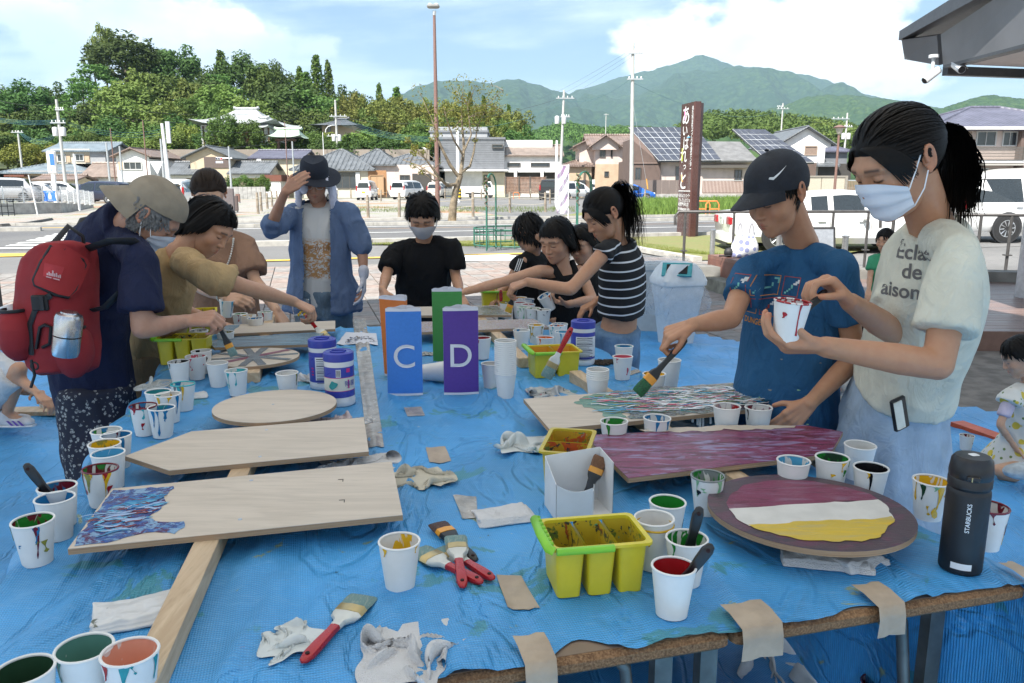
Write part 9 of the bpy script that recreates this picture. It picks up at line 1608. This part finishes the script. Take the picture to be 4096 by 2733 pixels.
# ---- girl with mask and ponytail
p=Ar('girl in cream T-shirt and white mask holding a dripping cup and brush',SKD,(3590,650,1.83),(-.85,-.20,-.50),(-.45,-.10,.88),(3738,900,1.90),(3585,1590,2.12),((3655,985,2.04),(3835,1010,1.70)),(((3575,1330,1.93),(3398,1208,1.80)),((3752,1462,1.62),(3300,1388,1.60))),.94,1.0,voxel=.0065,bend=(.05,0,.0),wide=1.0,handkw=({'d':(-.75,-.1,.62),'n':(-.55,-.1,-.75),'curls':((48,62,30),(58,62,35),(55,55,40),(50,50,35)),'thumb':(.75,.25,.65)},{'d':(-1,.03,.02),'n':(.05,.35,.93),'curls':((28,40,25),(34,42,25),(38,44,25),(42,45,25)),'thumb':(.85,.40,.55)}))
M_TEEC=Am('tee_cream',(.62,.605,.50));sh=p.shirt(M_TEEC,'tee_shirt',.010,.09,.985,.70,.026,.052,.006,seed=11,voxel=.0065,sr2=.063,freq=7,cap=.046)
cl,cu,cr,cf=p.ringfr(.6);M_PRP=M('print_plum',(.13,.125,.12),.75);ux_=(-cr*.75-cf*.65).normalized()if False else(-cr).normalized()
for k,(s_,t,w)in enumerate((('Éclat',.66,.085),('de',.53,.045),('maison.',.40,.15))):
 V,Fc=Be(s_,1,.020,shear=0,res=5);A=np.array(V);A=(A-np.array([A[:,0].max()if k==2 else A[:,0].mean(),.35]));A*=.050;c=p.sp(t)+cf*.06-cr*(.03 if k<2 else-.07);dz=Vector((-.62,-.78,0));dx=Vector((.78,-.62,0));c=aty((3570,3540,3612)[k],(1040,1125,1215)[k],1.66);Ba([tuple(q)for q in A],Fc,c,dx,dz.cross(dx)*-1 if(dz.cross(dx)).z<0 else dz.cross(dx),p.bvh,M_PRP,sh,'print_lettering',.0016,.3,.02)
p.bottoms(Am('pale_denim',(.34,.43,.53),weave=700,var=.16),'skirt','culottes',low=.42,flare=.12,amp=.010,top=.20,pad=.012);mb=MB();q=aty(3598,1655,1.91);T=Matrix.Translation(q)@Matrix.Rotation(R(-14),4,'Y')@Matrix.Rotation(R(25),4,'Z');mb.rbox((0,0,0),(.05,.012,.085),.006,n=2,T=T);cs_=Aa(mb,'card_case',M_LID,p.o,40);mb=MB();mb.rbox((-.008,-.007,0),(.030,.001,.072),.004,n=2,T=T);Aa(mb,'card',Dc,cs_);p.shoes()
p.cap_shell(.006);TIE=(0,-.106,.012);p.hair(2200,'tie',6,tie=TIE,vol=.010,w=.0036);p.tail(TIE,.24,7,420,out=(0,-1,.0),spread=.025,drop=1.0,w=.0036)
p.fringe(420,2,part=.008,low=-.035);p.mask()
W=aty(3140,1372,1.60);c_=cup(W+Vector((.0,-.005,.005)),'paper cup with red run held by the girl',coat('red',.6,3),None,.04,(('red',1),),tilt=(R(2),R(5),0),seed=90,rimc=coat('red',.5,2));mb=MB();pts=[(.0368*cos(a),.0368*sin(a),z)for a,z in((-1.42,.084),(-1.44,.07),(-1.42,.05),(-1.36,.03),(-1.3,.018))];mb.tube([(x*(.72+.29*z/.085),y*(.72+.29*z/.085),z)for x,y,z in pts],[.0028,.0016,.0014,.0016,.0024],6);Aa(mb,'paint_drip',An('red'),c_,60,local=True)
tp=p.tips[0];g0=(tp[0]+tp[4])/2;At('dark handled brush with wet red bristles held by the girl',g0,aty(3200,1258,1.72)-g0,'black',L=.155,W=.026,back=.04,br=((.20,.02,.05),(.55,.50,.52)),up=(.6,-1,.3))
# ---- cap wearer with the red backpack
e=Ar('older person in beige cap and navy polo with red backpack',(.47,.26,.175),(606,862,2.78),(.62,.22,-.74),(.66,.10,.74),(462,905,2.86),(372,1530,3.0),((560,1030,2.62),(492,1010,3.02)),(((566,1318,2.56),(748,1284,2.70)),((610,1330,3.10),(770,1280,3.02))),1.0,.98,bend=(-.10,0,.06),old=True,hipr=(-.5,.85,0),wide=.95,deep=1.0,handkw=({'d':(1,.15,.08),'n':(.1,.5,-.85),'curls':((50,70,40),(55,75,40),(60,75,40),(60,75,40)),'thumb':(.8,.3,.5)},{'curl':(40,60,30)}))
M_NAVY=Am('polo_navy',(.014,.018,.048));sh=e.shirt(M_NAVY,'polo_shirt',.018,-.16,.99,.74,.03,.055,.009,seed=21,sr2=.062,high=.6);mb=MB();c,u,r,f=e.ringfr(.975);mb.tube([c+r*.075*cos(t)+f*.068*sin(t)+u*(.0+.012*cos(t*2))for t in np.linspace(0,2*pi,21)],.016,8,flat=.5);Aa(mb,'collar',M_NAVY,sh,60)
def Cz():
 t=NT('flowered_cloth');v=t.co();vo=t.n('TexVoronoi');vo.inputs['Scale'].default_value=62;vo.inputs['Randomness'].default_value=.9;t.link(v,vo.inputs['Vector']);n=t.noise(v,420,2);m=t.math('MULTIPLY',t.ramp(vo.outputs['Distance'],.42,.30),t.ramp(n,.44,.54));k=t.ramp(t.noise(v,30,2),.42,.5);return t.fin(t.mix(t.math('MULTIPLY',m,k),(.016,.018,.034),(.50,.50,.47)),.85)
e.bottoms(Cz(),'trousers','flowered_trousers',pad=.02,r=.13,r2=.125,amp=.012,low=.09);e.shoes(M('shoe_dark',(.05,.05,.05),.7));M_CAPB=M('cap_beige',(.27,.225,.165),.85,var=.12,vs=20,bump=.3,bs=500);e.cap_shell(.006,col=(.10,.10,.10));e.hair(900,'crown',12,(.13,.13,.13),.055,.045,vol=.010,curl=.5,w=.006,zmin=.045);e.hat(M_CAPB,'peak',.016,[(0,.066),(60,.054),(90,.040),(130,.020),(180,.010)],fw=180,peak=.06,drop=.055);e.mask()
tp=e.tips[0];At('brush held by the older person over the yellow tub',(tp[0]+tp[4])/2,(.35,.1,-.9),'black',L=.16,W=.03)
def backpack():
 c=aty(190,1240,2.52);o=Ad('backpack','red backpack with black piping, lettered patch and steel bottle','backpack',tuple(c));k=2.60/F;Mr=M('pack_red',(.30,.018,.022),.8,var=.14,vs=7,bump=.4,bs=700);Mk=M('pack_black',(.012,.012,.014),.6)
 P=lambda px,py,dy=.0:aty(px,py,2.48+dy);ax=Vector((.60,-.80,0));ay=Vector((.80,.60,0))
 mb=MB();rings=[]
 for py,x0,x1,dp in((1495,190,300,.10),(1470,170,335,.15),(1380,130,350,.17),(1250,95,345,.18),(1120,110,345,.17),(1030,135,345,.15),(985,190,335,.11),(970,215,320,.07)):
  a,b_=P(x0,py),P(x1,py,.22);m=(a+b_)/2;h_=(b_-a)/2;rings.append([tuple(m+h_*(math.copysign(abs(cos(t))**.7,cos(t)))+Vector((-h_.y,h_.x,0)).normalized()*dp*.62*math.copysign(abs(sin(t))**.7,sin(t)))for t in np.linspace(0,2*pi,25)[:-1]])
 mb.loft(rings);V,Fc=Az(mb,.007,5);V=V+Bt(V,Fc)*(.006*fbm(V*9,3,4))[:,None];main=Ac('main_bag',V,Fc,Mr,o,180);bv=BVHTree.FromPolygons([tuple(v)for v in V],Fc);vd=(c-Vector((0,0,CAMZ))).normalized();ux=Vector((1,0,0));ux=(ux-vd*ux.dot(vd)).normalized();uz=ux.cross(vd);uz=uz if uz.z>0 else-uz
 def on_(px,py):r_=ray(px,py).normalized();h=bv.ray_cast(Vector((0,0,CAMZ)),r_);return h[0]-r_*.008 if h[0]else P(px,py)
 flap=[(205,985),(255,995),(330,1040),(340,1060),(300,1160),(270,1190),(225,1180),(140,1140),(135,1120),(165,1050)]
 V2=[((x-190)*k,(1240-y)*k)for x,y in flap];Ba(V2,[tuple(range(len(V2)))],c,ux,uz,bv,M('pack_red_flap',(.36,.025,.025),.8,var=.1,vs=7),main,'flap',.014,.5,.02);mb=MB();mb.tube([on_(x,y)for x,y in flap[1:]+flap[:1]]+[on_(*flap[1])],.0065,6);Aa(mb,'piping',Mk,main,60)
 q=[(183,1061),(249,1078),(233,1132),(178,1112)];V2=[((x-190)*k,(1240-y)*k)for x,y in q];Ba(V2,[(0,1,2,3)],c,ux,uz,bv,M('patch_red',(.46,.03,.035),.6),main,'patch',.017,.5,.02)
 sk=[];Fk=[]
 for i,hh in enumerate((8,14,10,22,12,16,9,13)):x0,y0=190+i*6,1108+i*1.5;sk+=[((x-190)*k,(1240-y)*k)for x,y in((x0,y0),(x0+4.5,y0+1),(x0+4.5,y0+1-hh),(x0,y0-hh))];Fk.append(tuple(range(len(sk)-4,len(sk))))
 sk+=[((x-190)*k,(1240-y)*k)for x,y in((188,1112),(232,1124),(232,1128),(188,1116))];Fk.append(tuple(range(len(sk)-4,len(sk))));Ba(sk,Fk,c,ux,uz,bv,M('patch_white',(.62,.40,.40),.6),main,'skyline_print',.020,.5)
 for(px,py),(rx,rz),nm in(((72,1330),(95,150),'side_pocket'),((290,1400),(105,150),'side_pocket')):
  m=P(px,py,.02 if px<100 else .06);mb=MB();mb.ell(m,(rx*k*.72,.075,rz*k*.78),18);V,Fc=Az(mb,.007,3);V=V+Bt(V,Fc)*(.005*fbm(V*10,3,8))[:,None];keep=V[:,2]<m.z+rz*k*.62;V,Fc,_=cut(V,Fc,keep);pk=Ac(nm,V,Fc,Mr,o,180);mb=MB();zz=m.z+rz*k*.60;rr_=sqrt(1-(.6/.78)**2);mb.tube([(m.x+rx*k*.72*rr_*cos(t)*1.03,m.y+.075*rr_*sin(t)*1.03,zz)for t in np.linspace(0,2*pi,21)],.006,6);Aa(mb,'piping',Mk,pk,60)
 mb=MB();mb.tube([on_(145,1395),on_(160,1310),on_(180,1300),on_(205,1310),on_(200,1375),on_(170,1390)],.006,6);Aa(mb,'piping',Mk,main,60);mb=MB();mb.tube([on_(205,1180),on_(150,1215),on_(118,1300),on_(125,1420)],.010,6,flat=.35);Aa(mb,'strap',Mk,main,60);mb=MB();q=on_(160,1212);mb.rbox(tuple(q),(.05,.014,.05),.006,.2,n=2);mb.box(tuple(q+Vector((.012,-.01,.0))),(.012,.006,.045));Aa(mb,'buckle',Mk,main,40);mb=MB();q0=aty(125,1440,2.42);mb.tube([q0,q0+Vector((.005,0,-.05)),q0+Vector((-.012,0,-.09))],.005,6);mb.tube([q0+Vector((.012*cos(t)+.008,0,.012*sin(t)-.02))for t in np.linspace(0,6.28,12)],.003,5);Aa(mb,'cord',Mk,main,60)
 mb=MB();mb.tube([aty(205,985,2.55),aty(275,905,2.58),aty(330,945,2.60),aty(345,1040,2.62)],.012,8,flat=.5);Aa(mb,'grab_handle',Mk,o,60)
 mb=MB();mb.tube([aty(335,1000,2.60),aty(440,965,2.55),aty(530,965,2.58),aty(548,985,2.62)],.018,8,flat=.35);Aa(mb,'shoulder_strap',Mk,o,60)
 mb=MB();mb.tube([aty(330,1250,2.62),aty(420,1230,2.56),aty(480,1170,2.56)],.014,8,flat=.35);Aa(mb,'side_strap',Mk,o,60)
 mb=MB();mb.tube([aty(290,960,2.9),aty(330,880,2.98),aty(420,860,3.0)],.016,8,flat=.4);Aa(mb,'shoulder_strap',Mk,o,60)
 q=aty(270,1330,2.40);f=Ad('flask','brushed steel flask in the side pocket of the red backpack','flask',tuple(q));T=Matrix.Translation(q)@Matrix.Rotation(R(12),4,'Y');mb=MB();mb.lathe([(.036,-.075),(.040,-.06),(.040,-.012),(.041,-.012)],24,T=T);Aa(mb,'body',M('flask_steel',(.55,.55,.56),.25,.95),f,40);mb=MB();mb.lathe([(.041,-.008),(.041,.045),(.036,.058),(.026,.062),(.024,.066),(.001,.066)],24,T=T);Aa(mb,'cup_lid',MATS['flask_steel'],f,40)
 q=aty(38,1250,2.53);f=Ad('white_bottle','white capped bottle in the other pocket of the red backpack','bottle',tuple(q));T=Matrix.Translation(q)@Matrix.Rotation(R(-15),4,'Y');mb=MB();mb.lathe([(.024,-.08),(.024,-.03)],18,T=T);Aa(mb,'body',Bf,f,40);mb=MB();mb.lathe([(.022,-.03),(.025,-.02),(.025,.012),(.020,.024),(.001,.026)],18,T=T);Aa(mb,'cap',Bf,f,40)
backpack()
# ---- woman in the tan shirt leaning over
t=Ar('woman in tan shirt leaning across the table with a red handled brush',SK,(838,905,3.34),(.74,-.22,-.62),(.62,.05,.78),(705,1000,3.28),(600,1400,3.45),((800,1090,3.06),(690,1010,3.50)),(((985,1150,3.18),(1178,1208,3.40)),((740,1250,3.60),(860,1290,3.62))),.96,1.0,bend=(-.04,0,.06),voxel=.0085,handkw=({'d':(.8,.2,-.5),'n':(-.4,.2,-.9),'curls':((45,55,30),(52,60,35),(60,65,40),(62,65,40)),'thumb':(.85,.2,.6)},{}))
sh=t.shirt(Am('tan_cotton',(.44,.30,.15)),'shirt',.016,-.25,.97,(.62,.62),.03,.052,.013,seed=31,sr2=.060,freq=8);t.bottoms(Am('tan_twill',(.22,.165,.10)),'trousers',r=.12,r2=.11);t.shoes(M('shoe_dark',(.05,.05,.05),.7));t.cap_shell(.007);t.hair(1054,'down',22,length=.07,bangs=.008,side=.060,vol=.014,part=.02);mb=MB();c,u,r,f=t.ringfr(.93);mb.tube([c+r*.09+f*.03,c+r*.04+f*.085,c-r*.03+f*.09,c-r*.09+f*.04],.006,6);Aa(mb,'black_cord',Ak,sh,60)
tp=t.tips[0];g0=(tp[0]+tp[4])/2;At('red handled brush held by the tan shirt woman',g0,aty(1292,1345,3.38)-g0,'red',L=.20,W=.05,back=.03,br=((.40,.38,.20),(.5,.48,.36)),up=(.4,-1,.2))
# ---- woman in brown with pearls
w=Ar('woman in brown blouse and pearl necklace with pinned up hair',SKL,(838,778,4.22),(.30,-.82,-.48),(.08,-.40,.9),(880,935,4.30),(905,1330,4.36),((790,985,4.26),(978,972,4.32)),(((800,1150,4.10),(905,1190,3.92)),((1018,1120,4.22),(1105,1240,4.02))),1.0,1.0,handkw=({'d':(.9,-.3,-.1),'n':(.3,.5,-.5),'curl':(35,50,30)},{'d':(.5,-.2,-.8),'n':(-.4,.2,-.5),'curl':(15,20,10)}))
sh=w.shirt(Am('brown_knit',(.27,.155,.10)),'blouse',.014,-.15,.965,.82,.03,.060,.009,seed=41,sr2=.074,flare=.05);w.bottoms(Am('dark_cloth',(.035,.035,.04)),'skirt',low=.3);w.shoes(M('shoe_dark',(.05,.05,.05),.7));w.cap_shell(.006,col=(.022,.014,.010));w.hair(707,'tie',23,(.022,.014,.010),tie=(0,-.09,.045),vol=.016);mb=MB();mb.ell(w.MH@Vector((0,-.10,.045)),(.04,.035,.035),12);Aa(mb,'bun',Bs((.022,.014,.010)),w.o,60);c,u,r,f=w.ringfr(.96);pr=None
for k in range(38):
 a=pi*(.04+.92*k/37);q=w.sp(.99)+r*.075*cos(a)+f*(.075+.045*sin(a))-Vector((0,0,.17*sin(a)**1.5));mb=MB();mb.ell(tuple(q),(.0062,.0062,.0062),8);Aa(mb,'pearl',M('pearl',(.66,.62,.55),.25),w.o,60)
mb=MB();E,W=w.arms[0];q=E.lerp(W,.86);d=(W-E).normalized();B=basis(d);mb.tube([q+B@Vector((.031*cos(a),.031*sin(a),0))for a in np.linspace(0,6.28,16)],.007,6,flat=.5);Aa(mb,'wristwatch',Dc,w.o,60);cup(aty(906,1268,3.88),'paper cup held by the woman in brown',coat('white',.3,2),drips=(('lblue',2),),tilt=(0,R(6),0),seed=91)
# ---- man in hat wiping his brow
m=Ar('man in dark hat and blue overshirt wiping his brow with a towel',(.44,.235,.15),(1260,728,4.90),(.16,-.93,-.34),(.06,-.30,.95),(1278,815,4.97),(1292,1190,5.0),((1172,858,4.93),(1390,850,4.95)),(((1082,912,4.74),(1140,768,4.62)),((1448,990,4.93),(1455,1100,4.86))),1.0,.98,old=True,handkw=({'d':(.7,.1,.55),'n':(.3,.9,.1),'curl':(12,22,15)},{'d':(-.05,0,-1),'n':(-.9,-.2,0),'curl':(18,25,18)}))
def tee_print():
 tt=NT('print_tee');v=tt.co();a=tt.n('Attribute');a.attribute_name='tv';n=tt.noise(tt.co(scale=(1,1,1.6)),26,5,.6,2.0);band=tt.math('MULTIPLY',tt.ramp(a.outputs['Fac'],.13,.15),tt.ramp(a.outputs['Fac'],.40,.36));return tt.fin(tt.mix(tt.math('MULTIPLY',tt.ramp(n,.47,.51),band),(.62,.61,.59),(.50,.26,.10)),.85)
sh=m.shirt(tee_print(),'tee_shirt',.006,-.08,.965,.3,.012,.055,.005,seed=51);c,u,r,f=m.ringfr(.55);V,Fc=Be('Butterfly Effect',1,.012,.2);A=np.array(V);A=(A-(A.min(0)+A.max(0))/2);A*=.24/(A[:,0].max()-A[:,0].min());Ba([tuple(q)for q in A*np.array([1,1.6])],Fc,m.sp(.55)+f*.06,r,u,m.bvh,M('print_tan',(.42,.20,.07),.8),sh,'print_lettering',.002,.25,.03)
m.shirt(Am('chambray',(.115,.165,.275),weave=600),'overshirt',.022,-.12,.955,(1.25,1.05),.03,.054,.014,seed=52,sr2=.054,col=False,flare=.12,keep=lambda V:~(((V-np.array(m.sp(.5)))@np.array(f)>.0)&(np.abs((V-np.array(m.sp(.5)))@np.array(r)+.005)<.078)));m.bottoms(Am('washed_denim',(.14,.20,.26),var=.35),'trousers','jeans',r=.105,r2=.09);m.shoes();m.cap_shell(.004,col=(.05,.05,.05));M_HAT=M('felt_navy',(.010,.014,.026),.85,var=.15)
ht=m.hat(M_HAT,'round',.012,[(0,.046),(90,.040),(180,.030)],name='hat');mb=MB();rings=[[tuple(m.MH@Vector((rx*cos(a),ry*sin(a)-.012,z+(.012*abs(cos(a))if z>.11 else 0))))for a in np.linspace(0,2*pi,29)[:-1]]for rx,ry,z in((.090,.110,.045),(.089,.108,.08),(.082,.100,.115),(.066,.085,.138),(.03,.05,.128))];mb.loft(rings);Aa(mb,'crown',M_HAT,ht,60)
mb=MB();Tw=lambda*q:m.MH@Vector(q)
for e_,ln in((-1,.17),(1,.13)):
 for k in range(6):y0=.065-.026*k;mb.tube([Tw(e_*.070,y0,.040),Tw(e_*(.092+.004*(k%2)),y0-.004,.0),Tw(e_*(.098+.006*(k%2)),y0-.006,-.06),Tw(e_*(.100+.008*(k%3)),y0-.0,-.06-ln*.6)],[.012,.017,.019,.015],9)
mb.ell(Tw(.062,.078,-.005),(.028,.016,.05),12);V,Fc=Az(mb,.006,4);Ac('towel',V+Bt(V,Fc)*(.004*fbm(V*40,3,3))[:,None],Fc,M('towel_lilac',(.60,.60,.70),.95,bump=.6,bs=300),m.o,180);mb=MB()
for e_ in(-1,1):mb.tube([Tw(e_*.032+.020*cos(a),.0985,.000+.015*sin(a))for a in np.linspace(0,6.28,16)],.0014,5)
mb.tube([Tw(-.012,.099,.003),Tw(.012,.099,.003)],.0014,5);Aa(mb,'spectacles',Aj,m.o,60);gm=MB();E,W=m.arms[1];hand(gm,W,(-.05,0,-1),(-.9,-.2,0),1,1.12,(18,25,18));gm.caps_(W+Vector((0,0,.03)),W,.034,.032);V,Fc=Az(gm,.005,2);Ac('work_glove',V,Fc,M('glove_cotton',(.60,.60,.66),.95,bump=.5,bs=300),m.o,180)
# ---- woman in black
k=Ar('woman in black puff sleeved blouse and pale mask bending over',SK,(1690,862,4.72),(.03,-.78,-.62),(.02,-.55,.8),(1698,955,4.88),(1690,1240,4.98),((1582,1005,4.86),(1808,990,4.88)),(((1548,1095,4.74),(1530,1158,4.50)),((1822,1100,4.86),(1845,1190,4.66))),.98,1.06,handkw=({'d':(.2,-.5,-.7),'n':(.6,.2,-.5),'curl':(45,60,40)},{}));Cf=Am('black_cloth',(.008,.008,.009));k.shirt(Cf,'blouse',.014,-.15,.965,.80,.02,.060,.010,seed=61,sr2=.058,cap=.055);k.bottoms(Am('black_denim',(.02,.022,.028)),'trousers');k.shoes();k.cap_shell(.010);k.hair(870,'down',24,length=.045,bangs=.012,side=.040,vol=.018);k.mask(M('mask_beige',(.55,.50,.48),.8,var=.04),False)
tp=k.tips[0];At('dark brush held by the woman in black',(tp[0]+tp[4])/2,(.35,-.3,-.8),'black',L=.15,W=.03)
# ---- children at the far corner
q=Ar('child in black T-shirt seen from behind beside the black top girl',SK,(2118,935,4.72),(-.45,.35,-.6),(-.2,.3,.9),(2128,1015,4.74),(2140,1290,4.8),((2085,1045,4.62),(2180,1040,4.86)),(((2045,1115,4.6),(1990,1180,4.5)),((2150,1130,4.9),(2100,1190,4.9))),.84,.97);q.shirt(Cf,'tee_shirt',sleeve=.55,seed=71);q.bottoms(MATS['black_denim']);q.shoes();q.cap_shell(.008);q.hair(707,'crown',25,length=.075,bangs=.06,vol=.016)
mb=MB();E=q.arms[0][0];S=q.sh[0]
for i in(0,1,2):mb.tube([S.lerp(E,-.1)+Vector((-.02+.012*i,-.065,.01)),S.lerp(E,.5)+Vector((-.01+.012*i,-.067,.0))],.003,5)
Aa(mb,'sleeve_stripe',Af,q.o,60)
q=Ar('girl in black tank top reaching far across the table',SK,(2225,960,4.24),(-.55,-.74,-.38),(-.15,-.2,.96),(2246,1068,4.28),(2262,1330,4.36),((2160,1085,4.20),(2318,1085,4.34)),(((2012,1128,4.16),(1862,1166,4.10)),((2372,1200,4.22),(2272,1218,4.02))),.84,.98,handkw=({'d':(-1,0,-.1),'n':(0,.2,-1),'curl':(20,30,20)},{'d':(-.8,-.2,.25),'n':(-.3,-.1,.5),'curls':((40,50,30),)*4}));sh=q.shirt(Cf,'tank_top',.008,.05,.90,0,.012,amp=.004,seed=72);c,u,r,f=q.ringfr(.12)
V,Fc=Be('I LOVE I LO',1,.012);A=np.array(V);A=(A-(A.min(0)+A.max(0))/2);A*=.17/(A[:,0].max()-A[:,0].min());Ba([tuple(-x)for x in A],Fc,q.sp(.12)+f*.05,r,u,q.bvh,M_P3,sh,'print_lettering',.002,.2,.03)
for e_ in(0,1):mb=MB();mb.tube([q.sp(.86)+r*(.05 if e_ else-.05)+f*.075,q.N.lerp(q.sh[e_],.55)+Vector((0,0,.045)),q.sp(.86)+r*(.05 if e_ else-.05)-f*.07],.02,8,flat=.4);Aa(mb,'strap',Cf,sh,60)
q.bottoms(MATS['black_denim']);q.shoes();q.cap_shell(.008);q.hair(761,'down',26,length=.06,bangs=.012,side=.055,vol=.012,part=.03);cup(aty(2205,1238,4.0),'tilted paper cup held by the girl in black tank top',coat('blue',.4,1),tilt=(R(10),R(-28),0),seed=92,drips=(('orange',1),))
q=Ar('child with dark fringe half hidden between the two girls',SK,(2330,975,4.46),(-.55,-.75,-.3),(-.1,-.1,1),(2348,1065,4.5),(2350,1310,4.5),((2290,1100,4.45),(2400,1095,4.6)),(((2290,1180,4.4),(2240,1230,4.3)),((2420,1190,4.6),(2380,1240,4.5))),.8,.9);q.shirt(Cf,'tee_shirt',sleeve=.5,seed=73);q.bottoms(MATS['black_denim']);q.shoes();q.cap_shell(.008);q.hair(625,'down',27,length=.04,bangs=.012,vol=.012)
s=Ar('girl in striped crop top with long ponytail leaning to the cups',SKD,(2416,858,3.72),(-.80,-.30,-.52),(-.45,-.12,.88),(2468,965,3.76),(2470,1330,3.82),((2512,985,3.92),(2422,1005,3.58)),(((2480,1150,4.0),(2380,1210,3.95)),((2282,1160,3.46),(2110,1128,3.56))),.88,.97,bend=(.05,0,.02),handkw=({},{'d':(-.9,.1,-.35),'n':(.1,.3,-.9),'curl':(45,60,35)}))
def Cy():
 tt=NT('striped_rib');a=tt.n('Attribute');a.attribute_name='tv';w_=tt.math('FRACT',tt.math('MULTIPLY',a.outputs['Fac'],1/.042));return tt.fin(tt.mix(tt.math('MULTIPLY',tt.ramp(w_,.0,.02),tt.ramp(w_,.20,.17)),(.009,.009,.010),(.62,.62,.63)),.9)
s.shirt(Cy(),'crop_top',.008,.20,.955,.12,.015,.058,.004,seed=81,voxel=.007);s.bottoms(Am('blue_denim',(.13,.215,.32),var=.25),'trousers','jeans',r=.105,r2=.09,top=.06,pad=.012);s.shoes();s.cap_shell(.006);TIE2=(0,-.085,.062);s.hair(1500,'tie',28,tie=TIE2,vol=.010);s.tail(TIE2,.36,29,260,out=(0,-1,.5),spread=.022)
s.fringe(360,5,low=-.05);tp=s.tips[1];At('yellow tipped brush held by the girl in stripes',(tp[0]+tp[4])/2,(-.3,.1,-.9),'black',L=.13,W=.03,br=((.6,.4,.03),(.5,.3,.03)))
# ---- small child on the floor, crouching children, child on the deck
def lemon_mat():
 tt=NT('lemon_print');v=tt.co();vo=tt.n('TexVoronoi');vo.inputs['Scale'].default_value=16;vo.inputs['Randomness'].default_value=.7;tt.link(v,vo.inputs['Vector']);v2=tt.n('TexVoronoi');v2.inputs['Scale'].default_value=30;tt.link(tt.co(loc=(3,1,2)),v2.inputs['Vector']);c=tt.mix(tt.ramp(v2.outputs['Distance'],.22,.18),(.66,.65,.60),(.16,.24,.07));return tt.fin(tt.mix(tt.ramp(vo.outputs['Distance'],.40,.36),c,(.66,.50,.06)),.85)
z=.14;q=Ar('small child in lemon print dress sitting on the floor sheet',SKL,(4085,1425,3.62),(-.80,.25,-.45),(-.3,.1,.95),(4110,1535,3.66),(4100,1830,3.72),((4150,1580,3.8),(4045,1590,3.58)),(((4180,1700,3.8),(4100,1790,3.7)),((3998,1700,3.55),(4060,1790,3.60))),.56,.82,legs=[[(4100,1860,3.75),(3990,1870,3.82),(4060,1910,3.9)],[(4100,1870,3.62),(3985,1880,3.55),(4070,1915,3.5)]]);q.shirt(M('tee_lilac',(.52,.46,.56),.85),'tee_shirt',.008,.2,.95,.7,.01,amp=.003,seed=91);sh=q.shirt(lemon_mat(),'dress',.018,-.35,.88,.22,.03,.085,.008,seed=92,flare=.28);q.cap_shell(.007);q.hair(571,'down',31,length=.03,bangs=.035,vol=.012)
mb=MB();P=aty(4095,1885,3.42);mb.ell(P,(.10,.05,.04),12);V,Fc=Az(mb,.006,2);Ac('shoe',V,Fc,M('shoe_pale',(.45,.50,.52),.7,var=.3),q.o,180)
q=Ar('child in white top and sneakers crouching on the floor sheet',SK,(-60,1290,4.25),(.7,.1,-.6),(.3,0,.95),(-70,1400,4.3),(-130,1660,4.35),((0,1440,4.2),(-90,1440,4.5)),(((95,1530,4.15),(150,1575,4.12)),((80,1560,4.5),(140,1570,4.3))),.84,.95,legs=[[(-90,1650,4.25),(78,1475,4.15),(25,1662,4.22)],[(-90,1650,4.5),(70,1500,4.5),(20,1650,4.55)]],hipr=(0,1,0));q.shirt(Am('white_cotton',(.60,.60,.60)),'tee_shirt',sleeve=.6,seed=93);q.bottoms(MATS['white_cotton'],'shorts',r=.10);q.cap_shell(.006);q.hair(544,'down',32,length=.2,bangs=.05,vol=.016);q.shoes()
a_=q.legs[0][2];mb=MB()
for i in range(3):c=Vector((a_.x+.02+.03*i,a_.y-.040,a_.z-.02));mb.add([c,c+Vector((.014,0,0)),c+Vector((.038,.004,-.03)),c+Vector((.022,.004,-.03))][::-1],[(0,1,2,3)])
Aa(mb,'side_stripe',M('stripe_purple',(.16,.08,.36),.6),q.o)
q=Ar('person in cream clothes crouching on the floor behind the boy',SK,(3430,1330,4.5),(-.3,.6,-.7),(-.2,.3,.9),(3400,1430,4.45),(3270,1590,4.4),((3350,1450,4.55),(3440,1470,4.3)),(((3330,1560,4.5),(3300,1640,4.6)),((3260,1630,4.2),(3420,1680,4.15))),.8,.9,legs=[[(3280,1600,4.5),(3180,1560,4.6),(3330,1690,4.7)],[(3280,1610,4.3),(3200,1560,4.2),(3335,1705,4.35)]]);q.shirt(Am('cream_cotton',(.46,.41,.35)),'shirt',sleeve=.5,seed=94);q.bottoms(MATS['cream_cotton'],'trousers',r=.09,r2=.08,low=.12);q.cap_shell(.008);q.hair(408,'down',33);q.shoes(M('shoe_red',(.40,.015,.02),.5))
q=Ar('child in green T-shirt standing on the deck behind the girl',SK,(3540,960,7.4),(-.6,-.6,-.2),(0,0,1),(3540,1022,7.4),(3540,1180,7.4),((3490,1035,7.4),(3590,1035,7.4)),(((3480,1110,7.35),(3475,1160,7.25)),((3600,1110,7.4),(3600,1180,7.4))),.8,.9);q.shirt(Am('green_cotton',(.05,.26,.13)),'tee_shirt',sleeve=.6,seed=95);q.bottoms(MATS['black_denim']);q.shoes();q.cap_shell(.008);q.hair(408,'down',34)
# ---- pale air between here and the mountains
mb=MB();mb.box((0,4700,560),(17800,10500,1300));hz=Aa(mb,'haze',bpy.data.materials.new('air'));hz['kind']='stuff';tag(hz,'thin pale summer haze over the valley','haze')
am=hz.data.materials[0];am.use_nodes=True;nt=am.node_tree;nt.nodes.clear();vo=nt.nodes.new('ShaderNodeVolumePrincipled');vo.inputs['Color'].default_value=(.55,.80,1.0,1);vo.inputs['Density'].default_value=.00011;vo.inputs['Anisotropy'].default_value=.1;oo=nt.nodes.new('ShaderNodeOutputMaterial');nt.links.new(vo.outputs[0],oo.inputs['Volume'])
bpy.data.scenes.remove(TMPS)
